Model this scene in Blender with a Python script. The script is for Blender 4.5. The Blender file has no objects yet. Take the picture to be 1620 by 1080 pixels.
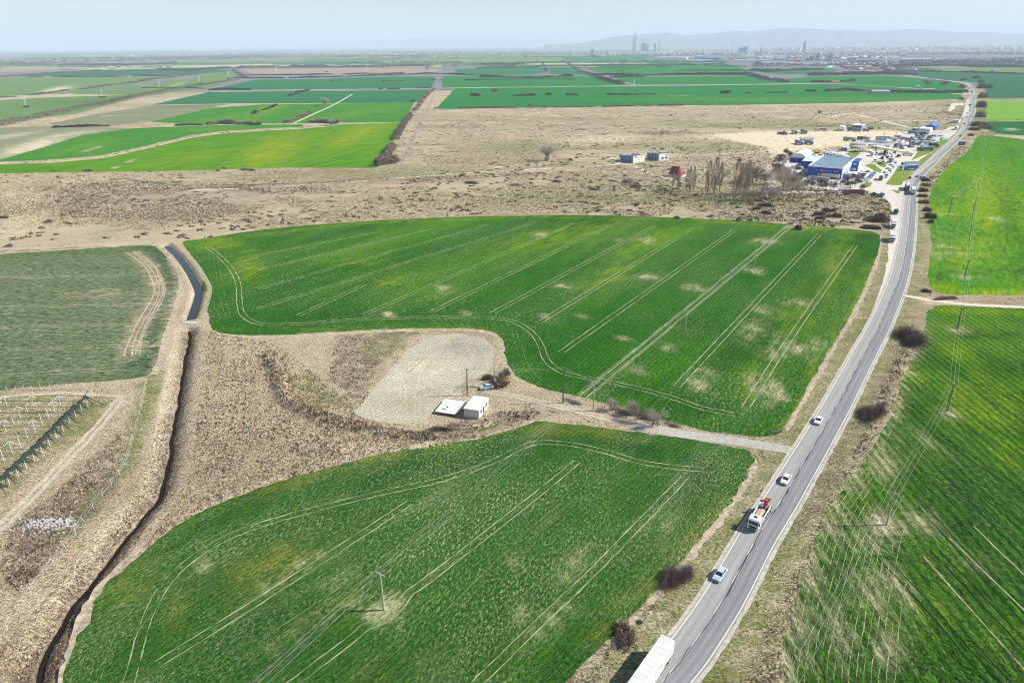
import bpy, math, random, colorsys
import numpy as np
from mathutils import Vector, Matrix
from mathutils.geometry import delaunay_2d_cdt
random.seed(7); rng = np.random.default_rng(7)
R = math.radians
S = bpy.context.scene
COL = S.collection
# ---------------------------------------------------------------- camera
H = 100.0                                   # camera height above the plain, metres
FP = 1080.0                                 # focal length in pixels of the 1620 px wide photograph
ROLL = 0.4; HY = 71.5
_p = math.atan((540-HY)/FP)
fv = np.array([0, math.cos(_p), -math.sin(_p)]); _r = np.array([1., 0, 0]); _u = np.cross(_r, fv)
_c, _s = math.cos(R(ROLL)), math.sin(R(ROLL))
rv = _r*_c-_u*_s; uv = _u*_c+_r*_s
cam = bpy.data.objects.new('camera', bpy.data.cameras.new('camera')); COL.objects.link(cam)
cam.data.sensor_width = 36; cam.data.lens = 36*FP/1620
cam.data.clip_start = 1; cam.data.clip_end = 200000
M = Matrix.Identity(4)
for i in range(3):
    M[i][0] = rv[i]; M[i][1] = uv[i]; M[i][2] = -fv[i]
M[2][3] = H
cam.matrix_world = M
S.camera = cam
S.render.resolution_x = 1024; S.render.resolution_y = 682
# ---------------------------------------------------------------- sky and sun
SUN_EL, SUN_AZ = 38.0, 88.0                 # azimuth clockwise from +Y
w = bpy.data.worlds.new('World'); S.world = w; w.use_nodes = True
nt = w.node_tree
sky = nt.nodes.new('ShaderNodeTexSky'); sky.sky_type = 'NISHITA'; sky.sun_disc = False
sky.sun_elevation = R(SUN_EL); sky.sun_rotation = R(SUN_AZ); sky.altitude = 100
sky.air_density = 1.0; sky.dust_density = 0.35; sky.ozone_density = 1.0
bg = nt.nodes['Background']; bg.inputs['Strength'].default_value = 0.07
nt.links.new(sky.outputs[0], bg.inputs['Color'])
sl = bpy.data.lights.new('sun', 'SUN'); sl.energy = 5.0; sl.angle = R(0.53); sl.color = (1, .945, .86)
so = bpy.data.objects.new('sun', sl); COL.objects.link(so)
sd = Vector((math.sin(R(SUN_AZ))*math.cos(R(SUN_EL)), math.cos(R(SUN_AZ))*math.cos(R(SUN_EL)), math.sin(R(SUN_EL))))
so.rotation_euler = sd.to_track_quat('Z', 'Y').to_euler()
S.view_settings.view_transform = 'Standard'; S.view_settings.look = 'None'
S.view_settings.gamma = 1; S.view_settings.exposure = 0.78
S.view_settings.use_curve_mapping = False
S.cycles.volume_bounces = 1
S.cycles.filter_width = 1.0
S.cycles.max_bounces = 4

# ---------------------------------------------------------------- helpers
def G(x, y, z=0.0):
    """point of the plane at height z seen at photo pixel x, y"""
    d = fv*FP+rv*(x-810)+uv*(540-y)
    t = (H-z)/(-d[2])
    return np.array([d[0]*t, d[1]*t])
def P(X, Y, Z=0):
    v0, v1, v2 = X, Y, Z-H
    d = v0*fv[0]+v1*fv[1]+v2*fv[2]
    return 810+FP*(v0*rv[0]+v1*rv[1]+v2*rv[2])/d, 540-FP*(v0*uv[0]+v1*uv[1]+v2*uv[2])/d
def GL(pts): return np.array([G(*p) for p in pts])
def smooth(pts, n=6, closed=False):
    p = np.asarray(pts, float); m = len(p); out = []
    rngi = range(m) if closed else range(m-1)
    for i in rngi:
        if closed: a, b, c, d = p[(i-1) % m], p[i], p[(i+1) % m], p[(i+2) % m]
        else: a, b, c, d = p[max(i-1, 0)], p[i], p[i+1], p[min(i+2, m-1)]
        for k in range(n):
            t = k/n
            out.append(.5*((2*b)+(-a+c)*t+(2*a-5*b+4*c-d)*t*t+(-a+3*b-3*c+d)*t**3))
    if not closed: out.append(p[-1])
    return np.array(out)
def resample(p, step):
    p = np.asarray(p, float); seg = np.hypot(*(p[1:]-p[:-1]).T); s = np.r_[0, np.cumsum(seg)]
    n = max(2, int(s[-1]/step)+1); t = np.linspace(0, s[-1], n)
    return np.c_[np.interp(t, s, p[:, 0]), np.interp(t, s, p[:, 1])]
def normals(p):
    d = np.gradient(p, axis=0); d /= np.maximum(np.hypot(*d.T)[:, None], 1e-9)
    return np.c_[-d[:, 1], d[:, 0]]
def offset(p, o): return p+normals(p)*o
def inside(poly, X, Y):
    poly = np.asarray(poly); r = np.zeros(X.shape, bool); n = len(poly)
    x0, y0 = poly.min(0); x1, y1 = poly.max(0)
    sel = (X >= x0) & (X <= x1) & (Y >= y0) & (Y <= y1)
    xs, ys = X[sel], Y[sel]; q = np.zeros(xs.shape, bool)
    for i in range(n):
        ax, ay = poly[i]; bx, by = poly[(i+1) % n]
        if ay == by: continue
        q ^= ((ay > ys) != (by > ys)) & (xs < (bx-ax)*(ys-ay)/(by-ay)+ax)
    r[sel] = q
    return r
def dist_line(X, Y, p):
    best = np.full(X.shape, 1e9)
    for i in range(len(p)-1):
        a = p[i]; b = p[i+1]; d = b-a; L = d@d+1e-9
        t = np.clip(((X-a[0])*d[0]+(Y-a[1])*d[1])/L, 0, 1)
        best = np.minimum(best, np.hypot(X-a[0]-t*d[0], Y-a[1]-t*d[1]))
    return best
def vnoise(X, Y, s, seed=0):
    r = np.random.default_rng(seed); T = r.random((256, 256))
    x = X*s; y = Y*s; xi = np.floor(x).astype(int); yi = np.floor(y).astype(int); fx = x-xi; fy = y-yi
    fx = fx*fx*(3-2*fx); fy = fy*fy*(3-2*fy); g = lambda a, b: T[a % 256, b % 256]
    return (g(xi, yi)*(1-fx)+g(xi+1, yi)*fx)*(1-fy)+(g(xi, yi+1)*(1-fx)+g(xi+1, yi+1)*fx)*fy
def fnoise(X, Y, s, seed=0): return (vnoise(X, Y, s, seed)*.55+vnoise(X, Y, s*2.1, seed+1)*.3+vnoise(X, Y, s*4.3, seed+2)*.15)

def mesh_np(name, co, faces_idx, k, mats=(), colors=None, attr=None, smoothf=False):
    """co (n,3), faces_idx (m,k) uniform polygons"""
    me = bpy.data.meshes.new(name); co = np.asarray(co, np.float32); f = np.asarray(faces_idx, np.int32)
    me.vertices.add(len(co)); me.vertices.foreach_set('co', co.ravel())
    me.loops.add(f.size); me.loops.foreach_set('vertex_index', f.ravel())
    me.polygons.add(len(f)); me.polygons.foreach_set('loop_start', np.arange(0, f.size, k, dtype=np.int32))
    me.update(calc_edges=True)
    if colors is not None:
        a = me.color_attributes.new('tint', 'FLOAT_COLOR', 'POINT')
        c = np.ones((len(co), 4), np.float32); c[:, :3] = colors; a.data.foreach_set('color', c.ravel())
    if attr is not None:
        a = me.color_attributes.new('pat', 'FLOAT_COLOR', 'POINT')
        c = np.ones((len(co), 4), np.float32); c[:, :3] = attr; a.data.foreach_set('color', c.ravel())
    for m in mats: me.materials.append(m)
    return me
def link(name, me, parent=None, loc=None, rot=None):
    o = bpy.data.objects.new(name, me); COL.objects.link(o)
    if parent: o.parent = parent
    if loc is not None: o.location = loc
    if rot is not None: o.rotation_euler = rot
    return o
def tag(o, label=None, cat=None, group=None, kind=None):
    if label: o['label'] = label
    if cat: o['category'] = cat
    if group: o['group'] = group
    if kind: o['kind'] = kind
    return o
def empty(name, loc, rz=0): return link(name, None, None, loc, (0, 0, rz))
def copy_tree(o, parent=None):
    c = o.copy(); COL.objects.link(c); c.parent = parent
    for ch in o.children: copy_tree(ch, c)
    return c

class MB:
    """collects polygons, with material slots"""
    def __init__(s): s.v = []; s.f = []; s.m = []
    def poly(s, pts, m=0):
        i = len(s.v); s.v += [tuple(p) for p in pts]; s.f.append(tuple(range(i, i+len(pts)))); s.m.append(m); return s
    def box(s, c, d, m=0, rz=0, T=None):
        x, y, z = c; a, b, e = d[0]/2, d[1]/2, d[2]/2; cs, sn = math.cos(rz), math.sin(rz); i = len(s.v)
        for k in range(8):
            px, py, pz = (a if k & 1 else -a), (b if k & 2 else -b), (e if k & 4 else -e)
            s.v.append((x+px*cs-py*sn, y+px*sn+py*cs, z+pz))
        for q in ((0, 2, 3, 1), (4, 5, 7, 6), (0, 1, 5, 4), (2, 6, 7, 3), (0, 4, 6, 2), (1, 3, 7, 5)):
            s.f.append(tuple(i+j for j in q)); s.m.append(m)
        return s
    def tube(s, a, b, r0, r1=None, n=6, m=0, cap=True):
        r1 = r0 if r1 is None else r1; a = Vector(a); b = Vector(b); d = b-a
        q = d.to_track_quat('Z', 'Y'); i = len(s.v)
        for c, r in ((a, r0), (b, r1)):
            for k in range(n):
                t = 2*math.pi*k/n; s.v.append(tuple(c+q @ Vector((r*math.cos(t), r*math.sin(t), 0))))
        for k in range(n):
            s.f.append((i+k, i+(k+1) % n, i+n+(k+1) % n, i+n+k)); s.m.append(m)
        if cap:
            s.f.append(tuple(i+n+k for k in range(n))); s.m.append(m)
            s.f.append(tuple(i+n-1-k for k in range(n))); s.m.append(m)
        return s
    def prism(s, prof, x0, x1, m=0, axis='x'):
        """profile of (y, z) points swept along x"""
        n = len(prof); i = len(s.v)
        for x in (x0, x1):
            for (y, z) in prof: s.v.append((x, y, z) if axis == 'x' else (y, x, z))
        for k in range(n): s.f.append((i+k, i+(k+1) % n, i+n+(k+1) % n, i+n+k)); s.m.append(m)
        s.f.append(tuple(i+n-1-k for k in range(n))); s.m.append(m)
        s.f.append(tuple(i+n+k for k in range(n))); s.m.append(m)
        return s
    def mesh(s, name, mats):
        me = bpy.data.meshes.new(name); me.from_pydata(s.v, [], s.f); me.update()
        for m in (mats if isinstance(mats, (list, tuple)) else [mats]): me.materials.append(m)
        me.polygons.foreach_set('material_index', s.m)
        return me
    def build(s, name, mats, parent=None, loc=None, rot=None): return link(name, s.mesh(name, mats), parent, loc, rot)

# ---------------------------------------------------------------- materials
def newmat(name):
    m = bpy.data.materials.new(name); m.use_nodes = True; n = m.node_tree
    b = n.nodes['Principled BSDF']; b.inputs['Roughness'].default_value = .9
    b.inputs['Specular IOR Level'].default_value = .0
    return m, n, b
def nd(n, t, **k):
    x = n.nodes.new(t)
    for a, v in k.items():
        if hasattr(x, a): setattr(x, a, v)
    return x
def noise(n, vec, scale, detail=3, rough=.6, dist=0):
    x = n.nodes.new('ShaderNodeTexNoise'); x.inputs['Scale'].default_value = scale; x.inputs['Detail'].default_value = detail
    x.inputs['Roughness'].default_value = rough; x.inputs['Distortion'].default_value = dist
    if vec is not None: n.links.new(vec, x.inputs['Vector'])
    return x.outputs['Fac']
def mapr(n, v, a, b, c=0, d=1):
    x = n.nodes.new('ShaderNodeMapRange'); x.inputs[1].default_value = a; x.inputs[2].default_value = b
    x.inputs[3].default_value = c; x.inputs[4].default_value = d; n.links.new(v, x.inputs[0]); return x.outputs[0]
def mix(n, f, a, b, mode='MIX'):
    x = n.nodes.new('ShaderNodeMix'); x.data_type = 'RGBA'; x.blend_type = mode
    for s, v in ((x.inputs[0], f), (x.inputs[6], a), (x.inputs[7], b)):
        if isinstance(v, (int, float)): s.default_value = v
        elif isinstance(v, tuple): s.default_value = (*v, 1)
        else: n.links.new(v, s)
    return x.outputs[2]
def mth(n, op, a, b=None):
    x = n.nodes.new('ShaderNodeMath'); x.operation = op
    for s, v in ((x.inputs[0], a), (x.inputs[1], b)):
        if v is None: continue
        if isinstance(v, (int, float)): s.default_value = v
        else: n.links.new(v, s)
    return x.outputs[0]
def coords(n, rot=0, sx=1, sy=1):
    tc = n.nodes.new('ShaderNodeNewGeometry'); mp = n.nodes.new('ShaderNodeMapping'); mp.vector_type = 'TEXTURE'
    mp.inputs['Rotation'].default_value = (0, 0, rot); mp.inputs['Scale'].default_value = (sx, sy, 1)
    n.links.new(tc.outputs['Position'], mp.inputs['Vector']); return mp.outputs[0]
def groundmat(name, c0, c1, A, B, C, rot=0, fine=1.2, stretch=3., speck=None, speckamt=.5, vary=.012, row=0, rowamt=.25,
              bump=.6, bumpd=.3, contrast=.5, med=.08, extra=()):
    """c0..c1 base range; A, B, C colours painted by the attribute 'pat'"""
    m, n, b = newmat(name); L = n.links
    g = coords(n); r = coords(n, rot, stretch, 1)
    big = mapr(n, noise(n, coords(n, rot, stretch*.7, 1), vary, 5, .6), .32, .68)
    medn = mapr(n, noise(n, r, med, 4, .65), .3, .7)
    fn = noise(n, r, fine, 3, .75)
    at = n.nodes.new('ShaderNodeAttribute'); at.attribute_name = 'pat'
    sp = n.nodes.new('ShaderNodeSeparateColor'); L.new(at.outputs['Color'], sp.inputs[0])
    col = mix(n, mth(n, 'MULTIPLY', mth(n, 'ADD', big, medn), .5), c0, c1)
    for k, (ec, es, lo, hi, ea, est) in enumerate(extra):
        mp = n.nodes.new('ShaderNodeMapping'); mp.inputs['Location'].default_value = (31.7*k+5, 17.3*k, 0); L.new(coords(n, rot, est, 1), mp.inputs['Vector'])
        col = mix(n, mapr(n, noise(n, mp.outputs[0], es, 6, .68), lo, hi, 0, ea), col, ec)
    edge = mth(n, 'SUBTRACT', mapr(n, noise(n, r, .22, 5, .75), .3, .7), .5)
    for ch, cc in ((0, A), (1, B), (2, C)):
        if cc is None: continue
        v = sp.outputs[ch]
        f = mth(n, 'ADD', v, mth(n, 'MULTIPLY', edge, mth(n, 'MULTIPLY', 1.4, mth(n, 'MINIMUM', mth(n, 'MULTIPLY', v, 3), 1))))
        x = n.nodes.new('ShaderNodeClamp'); L.new(f, x.inputs[0])
        col = mix(n, x.outputs[0], col, cc)
    lum = mapr(n, fn, .32, .68, 1-contrast, 1+contrast)
    if row:
        wv = n.nodes.new('ShaderNodeTexWave'); wv.inputs['Scale'].default_value = 1/row/3.2 ; wv.bands_direction = 'Y'
        wv.inputs['Distortion'].default_value = 1.5; wv.inputs['Detail'].default_value = 2; wv.inputs['Detail Scale'].default_value = .6
        L.new(coords(n, rot), wv.inputs['Vector'])
        lum = mth(n, 'MULTIPLY', lum, mapr(n, wv.outputs['Fac'], 0, 1, 1-rowamt, 1+rowamt))
    cb = n.nodes.new('ShaderNodeCombineColor')
    for k in range(3): L.new(lum, cb.inputs[k])
    col = mix(n, 1., col, cb.outputs[0], 'MULTIPLY')
    if speck:
        s1 = mapr(n, noise(n, r, .035, 5, .7), .40, .62)
        s2 = mapr(n, noise(n, coords(n, rot+.5, 2, 1), fine*.8, 2, .8), .52, .66)
        col = mix(n, mth(n, 'MULTIPLY', mth(n, 'MULTIPLY', s1, s2), speckamt), col, speck)
    L.new(col, b.inputs['Base Color'])
    if bump:
        bp = n.nodes.new('ShaderNodeBump'); bp.inputs['Strength'].default_value = bump; bp.inputs['Distance'].default_value = bumpd
        L.new(fn, bp.inputs['Height']); L.new(bp.outputs[0], b.inputs['Normal'])
    return m
def plain(name, c, rough=.7, var=.12, scale=.6, metal=0, spec=.3, emit=None):
    m, n, b = newmat(name); b.inputs['Roughness'].default_value = rough; b.inputs['Metallic'].default_value = metal
    b.inputs['Specular IOR Level'].default_value = spec
    tc = n.nodes.new('ShaderNodeTexCoord')
    v = mapr(n, noise(n, tc.outputs['Object'], scale, 4, .65), .3, .7, 1-var, 1+var)
    cb = n.nodes.new('ShaderNodeCombineColor')
    for k in range(3): n.links.new(v, cb.inputs[k])
    n.links.new(mix(n, 1., c, cb.outputs[0], 'MULTIPLY'), b.inputs['Base Color'])
    return m
def tintmat(name, rough=.95):
    m, n, b = newmat(name); a = n.nodes.new('ShaderNodeAttribute'); a.attribute_name = 'tint'; b.inputs['Roughness'].default_value = rough
    n.links.new(a.outputs['Color'], b.inputs['Base Color']); return m
TINT = tintmat('plant_matter')

# ---------------------------------------------------------------- sheets of ground
def paint(X, Y, marks):
    """marks: (channel, kind, pixel points, radius in metres or pixels, strength) -> (n,3) attribute"""
    a = np.zeros((len(X), 3)); px, py = P(X, Y)
    for mk in marks:
        ch, kind, pts, rad, st = mk
        if kind == 'line':
            d = dist_line(X, Y, GL(pts)); v = st*np.clip(1.5-d/rad, 0, 1)
        elif kind == 'poly':
            v = st*inside(GL(pts), X, Y)
        else:
            cx, cy, rx, ry = pts; tilt = rad or 0; c, s = math.cos(R(tilt)), math.sin(R(tilt))
            dx, dy = px-cx, py-cy; q = ((dx*c+dy*s)/rx)**2+((-dx*s+dy*c)/ry)**2
            v = st*np.exp(-q*1.2)
        a[:, ch] = np.maximum(a[:, ch], v)
    return np.clip(a, 0, 1)
LAYER = [0]
def jitter_edge(p, step, amp, seed=0):
    q = resample(np.vstack([p, p[:1]]), step)[:-1]; r = np.random.default_rng(seed)
    n = r.normal(0, 1, len(q)); n = (n+np.roll(n, 1)*.7+np.roll(n, 2)*.4)*amp/1.3
    return q+normals(q)*n[:, None]
POLYS = {}
def sheet(name, pts, mat, z, marks=(), curve=True, step=None, cell=None, amp=.25, world=False, kind='structure', seed=1):
    p = np.array(pts, float) if world else GL(pts)
    if curve: p = smooth(p, 5, True)
    ymn = max(60, np.hypot(*p.T).min())
    step = step or max(1.2, ymn*.012); p = jitter_edge(p, step, amp*max(1, ymn/400), seed)
    POLYS.setdefault(name, []).append(p)
    x0, y0 = p.min(0); x1, y1 = p.max(0)
    pts2 = [Vector(q) for q in p]; ne = len(pts2)
    if marks:
        cell = cell or max(3., math.sqrt((x1-x0)*(y1-y0)/5000))
        gx, gy = np.meshgrid(np.arange(x0, x1, cell), np.arange(y0, y1, cell)); gx = gx.ravel(); gy = gy.ravel()
        ins = inside(p, gx, gy) & (dist_line(gx, gy, np.vstack([p[::3], p[:1]])) > cell*.4)
        pts2 += [Vector(q) for q in zip(gx[ins], gy[ins])]
    v, e, f, *_ = delaunay_2d_cdt(pts2, [(i, (i+1) % ne) for i in range(ne)], [tuple(range(ne))], 1, 1e-4)
    co = np.array([(q[0], q[1], z) for q in v])
    tri = np.array([t for t in f if len(t) == 3])
    a = paint(co[:, 0], co[:, 1], marks) if marks else np.zeros((len(co), 3))
    # orient up
    A = co[tri[:, 0]]; B = co[tri[:, 1]]; C = co[tri[:, 2]]
    cr = (B[:, 0]-A[:, 0])*(C[:, 1]-A[:, 1])-(B[:, 1]-A[:, 1])*(C[:, 0]-A[:, 0])
    tri[cr < 0] = tri[cr < 0][:, ::-1]
    me = mesh_np(name, co, tri, 3, [mat], attr=a)
    o = link(name, me); o['kind'] = kind
    return o
def ribbon_arrays(p, w0, w1, z, seed=None, amp=0):
    """strip between offsets w0 and w1 of polyline p"""
    a = offset(p, w0); b = offset(p, w1)
    if amp:
        r = np.random.default_rng(seed or 0); a = a+normals(p)*r.normal(0, amp, (len(p), 1)); b = b+normals(p)*r.normal(0, amp, (len(p), 1))
    n = len(p); co = np.zeros((2*n, 3)); co[0::2, :2] = a; co[1::2, :2] = b; co[:, 2] = z
    i = np.arange(n-1)*2; f = np.c_[i, i+1, i+3, i+2] if w0 > w1 else np.c_[i+1, i, i+2, i+3]
    return co, f
def ribbons(name, items, mat, kind='structure', uvs=False):
    cs = []; fs = []; k = 0; us = []
    for ii, (p, w0, w1, z, amp) in enumerate(items):
        c, f = ribbon_arrays(p, w0, w1, z+ii*(.0015 if len(items) < 60 else 0), k, amp); cs.append(c); fs.append(f+k); k += len(c)
        s = np.r_[0, np.cumsum(np.hypot(*(p[1:]-p[:-1]).T))]
        u = np.zeros((len(c), 3)); u[0::2, 0] = 0; u[1::2, 0] = 1; u[0::2, 1] = s; u[1::2, 1] = s; us.append(u)
    co = np.vstack(cs); me = mesh_np(name, co, np.vstack(fs), 4, [mat])
    a = me.attributes.new('lane', 'FLOAT_VECTOR', 'POINT'); a.data.foreach_set('vector', np.vstack(us).astype(np.float32).ravel())
    o = link(name, me)
    if kind: o['kind'] = kind
    return o
# ================================================================ GROUND
def ang(a, b):
    d = G(*b)-G(*a); return math.atan2(d[1], d[0])
ROAD_PX = [(1012,1150),(1048,1080),(1089,1029.6),(1139.5,955.6),(1174.5,893.4),(1198,850.5),(1233,796),(1254,761),(1282,714.4),(1309,667.8),(1325,640),(1346,600),(1369,556.7),(1389,520),
 (1411,470),(1424,433),(1431,400),(1436,366.7),(1439,333),(1441,310),(1442,297),(1447,285),(1458,272),(1471,260),(1494,237),(1512,221),(1523,209),(1528,200),(1531,188),(1537,178),(1539,165),
 (1538,152),(1536.5,141),(1534,134)]
ROAD = resample(smooth(GL(ROAD_PX), 8), 2.0)
ROAD_FAR = resample(smooth(GL([(1534,134),(1524,131.7),(1505,129),(1479,126),(1457,123),(1425,118.5),(1390,114),(1357,109),(1330,106),(1313,107)]), 6), 10)
ROAD_FAR2 = resample(GL([(1310,108),(1332,95.5),(1357,84)]), 30)
DITCH_W = GL([(262,384),(267,390),(280,402),(296,422),(309,445),(314,460),(309,480),(303,497),(301,506)])
DITCH_D = GL([(300,515),(297,540),(291,570),(287,600),(283,625),(278,650),(274,670),(268,700),(263,730),(257,755),(250,780),(238,795),(225,812),(205,835),(180,868),(150,905),(125,935),(105,965),(90,990),(75,1015),(62,1045),(50,1085),(30,1150)])
DITCH_W = resample(smooth(DITCH_W, 5), 2.); DITCH_D = resample(smooth(DITCH_D, 5), 1.6)
def wob(p, amp, seed):
    r = np.random.default_rng(seed); n = r.normal(0, 1, len(p)); n = (n+np.roll(n, 1)+np.roll(n, 2))/1.7
    n[0] = n[-1] = 0
    return p+normals(p)*n[:, None]*amp
DITCH_D = wob(DITCH_D, .22, 5)
BRUSHY = [(425,560),(440,600),(455,635),(490,655),(540,670),(600,685),(660,692),(700,690),(760,685)]
gmarks = [
 (1,'line',[(-30,203),(20,193),(80,180),(140,168),(200,156),(260,144),(310,136),(372,127)],15,.8),
 (0,'line',ROAD_PX,11,.8),
 (2,'poly',[(0,290),(60,300),(100,330),(60,360),(0,380)],0,.25),
 (0,'line',[(245,590),(232,640),(215,690),(190,740),(140,800),(110,840)],2.5,.95),
 (0,'poly',[(110,640),(165,640),(150,665),(120,690),(100,690)],0,.9),(0,'poly',[(-30,620),(180,628),(170,665),(60,740),(-40,850)],0,.45),
 (1,'poly',[(190,690),(150,720),(90,780),(20,830),(0,900),(30,940),(110,850),(180,770),(200,720)],0,.55),
 (1,'line',BRUSHY,2.2,.5),(1,'line',[(299,520),(290,570),(282,625),(273,670),(262,730),(249,780),(223,812),(178,868),(123,935),(88,990),(60,1045),(28,1150)],3.0,.8),(2,'line',[(318,520),(308,575),(300,625),(292,670),(281,735),(268,790),(245,828),(200,885),(150,950),(112,1005),(84,1060)],1.2,.2),(2,'line',[(282,520),(272,575),(262,630),(254,680),(243,735),(228,775),(200,800),(150,860),(98,930),(60,990),(35,1045)],1.2,.2),(1,'poly',[(530,530),(640,524),(600,570),(575,640),(520,600)],0,.5),
 (0,'poly',[(560,530),(660,522),(630,560),(580,580)],0,.7),(0,'poly',[(455,600),(500,590),(560,650),(500,650)],0,.45),
 (1,'poly',[(640,690),(840,640),(860,660),(700,705)],0,.6),
 (1,'line',[(1440,540),(1400,610),(1360,680),(1310,760),(1270,830)],3,.5),
 (0,'line',[(1370,640),(1330,700),(1290,770),(1240,850),(1180,960),(1110,1080)],3.2,.9),
 (1,'poly',[(0,300),(200,285),(420,300),(500,320),(300,350),(150,345),(0,340)],0,.28),
 (1,'blob',(370,300,70,8),0,.75),(1,'blob',(480,300,60,7),0,.5),(1,'blob',(640,285,60,5),0,.5),(0,'blob',(620,275,200,9),0,.4),
 (0,'blob',(900,315,260,8),0,.55),(0,'blob',(1000,300,160,16),0,.3),(0,'blob',(1140,295,90,16),0,.4),(0,'blob',(820,235,130,9),0,.5),(0,'blob',(1100,232,160,8),0,.55),
 (1,'blob',(1050,211,45,3.5),0,.8),(2,'blob',(1160,217,95,6),0,.55),(2,'blob',(1260,222,90,9),0,.6),(2,'blob',(950,222,80,5),0,.5),
 (2,'poly',[(1130,212),(1250,207),(1370,206),(1420,205),(1435,215),(1400,225),(1300,235),(1235,243),(1222,250),(1212,232),(1150,222)],0,.8),
 (0,'blob',(1340,200,140,6),0,.6),(1,'blob',(760,200,200,5),0,.3),(0,'blob',(1080,190,250,5),0,.25),
 (0,'blob',(1060,300,30,6),0,1.),(0,'blob',(1190,316,90,5),0,.9),(0,'poly',[(1440,150),(1520,150),(1525,185),(1450,195)],0,.3),
 (1,'poly',[(1490,160),(1525,163),(1525,190),(1480,185)],0,.45),
 (0,'line',[(0,297),(200,292),(400,284),(600,277),(800,268)],3,.5),
 (1,'line',[(330,295),(460,291),(700,281),(860,275)],4,.5),
 (1,'blob',(1280,345,120,14),0,.35),(1,'blob',(1250,310,100,12),0,.45),
 (0,'poly',[(1560,130),(1620,130),(1620,200),(1550,205)],0,.8),
]
# radial grid, fine near the camera and coarse far away, with the ditch cut into it
rows = []; Y = 45.
while Y < 58000: rows.append(Y); Y *= 1.028
pts = []
for j, Y in enumerate(rows):
    W = max(Y*1.25, 180)+60; n = int(2*W/(Y*.028)); n = min(n, 130)
    xs = np.linspace(-W, W, n)+(W/n if j % 2 else 0); pts.append(np.c_[xs, np.full(len(xs), Y)])
pts = np.vstack(pts)
z = np.zeros(len(pts))
near = (dist_line(pts[:, 0], pts[:, 1], DITCH_D[::6]) > 10) & (dist_line(pts[:, 0], pts[:, 1], DITCH_W[::4]) > 10)
pts = pts[near]
# finer scatter near the camera for the painted patches
fx = rng.uniform(-230, 330, 16000); fy = rng.uniform(70, 420, 16000)
k = (np.abs(fx) < fy*1.0+10) & (dist_line(fx, fy, DITCH_D[::6]) > 9.5) & (dist_line(fx, fy, DITCH_W[::4]) > 9.5)
pts = np.vstack([pts, np.c_[fx[k], fy[k]]])
for bk_ in [resample(smooth(GL(q), 5), 3) for q in (BRUSHY, [(452,566),(462,600),(478,632),(505,652),(540,664),(575,672)], [(640,706),(720,697),(800,676),(850,660)])]: pts = pts[dist_line(pts[:, 0], pts[:, 1], bk_) > 3.5]
zz = np.zeros(len(pts))
DPROF = [(0,-2.3),(.45,-2.2),(1.1,-1.5),(2.6,-.75),(4.4,-.05),(6,.0),(9,0)]
WPROF = [(0,-1.9),(1.3,-1.8),(2.4,-.35),(3.8,.08),(5,.03),(7,0),(9,0)]
BPROF = [(0,1.15),(1.,.95),(2.2,.3),(3.4,0)]
BANKS = [resample(smooth(GL(q), 5), 1.6) for q in (BRUSHY, [(452,566),(462,600),(478,632),(505,652),(540,664),(575,672)], [(640,706),(720,697),(800,676),(850,660)])]
def ground_z(X, Y):
    z = np.zeros(len(X))
    for line, prof in ((DITCH_D, DPROF), (DITCH_W, WPROF), (BANKS[0], BPROF), (BANKS[1], [(0,.5),(1.6,0)]), (BANKS[2], [(0,.6),(1.8,0)])):
        d = dist_line(X, Y, line[::2] if len(line) > 40 else line); k = d < prof[-1][0]
        z[k] += np.interp(d[k], [q[0] for q in prof], [q[1] for q in prof])
    return z
def add_ditch(pts, zz, line, prof):
    for off, dep in prof:
        for s in ((1, -1) if off else (1,)):
            q = offset(line, s*off); m = np.full(len(q), dep)
            m[[0, -1]] = 0 if off else 0
            pts = np.vstack([pts, q]); zz = np.r_[zz, m]
    return pts, zz
pts, zz = add_ditch(pts, zz, DITCH_D, DPROF)
pts, zz = add_ditch(pts, zz, DITCH_W, WPROF)
for bk, pr in zip(BANKS, (BPROF, [(0,.5),(1.6,0)], [(0,.6),(1.8,0)])): pts, zz = add_ditch(pts, zz, bk, pr)
v, e, f, ov, *_ = delaunay_2d_cdt([Vector(q) for q in pts], [], [], 0, 1e-3)
co = np.zeros((len(v), 3)); co[:, :2] = [(q[0], q[1]) for q in v]; co[:, 2] = [zz[o[0]] if len(o) else 0 for o in ov]
tri = np.array([t for t in f if len(t) == 3])
A_ = co[tri[:, 0]]; B_ = co[tri[:, 1]]; C_ = co[tri[:, 2]]
cr = (B_[:, 0]-A_[:, 0])*(C_[:, 1]-A_[:, 1])-(B_[:, 1]-A_[:, 1])*(C_[:, 0]-A_[:, 0]); tri[cr < 0] = tri[cr < 0][:, ::-1]
STRAW = (.40, .315, .20)
m_ground = groundmat('dry_grassland', (.43,.355,.25), (.295,.255,.17), (.14,.155,.055), (.16,.125,.09), (.62,.53,.39), fine=2.0, stretch=1.4, contrast=.75, vary=.02, med=.12, speck=(.66,.58,.44), speckamt=.6, bump=1., bumpd=.4, extra=[((.20,.205,.10), .006, .50, .62, .65, 3.), ((.29,.205,.145), .011, .53, .64, .6, 2.), ((.24,.215,.13), .045, .54, .64, .6, 1.6), ((.60,.50,.38), .03, .57, .68, .6, 2.5), ((.17,.14,.09), .16, .6, .7, .5, 1.5)])
ground = link('ground', mesh_np('ground', co, tri, 3, [m_ground], attr=paint(co[:, 0], co[:, 1], gmarks))); ground['kind'] = 'structure'
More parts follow.
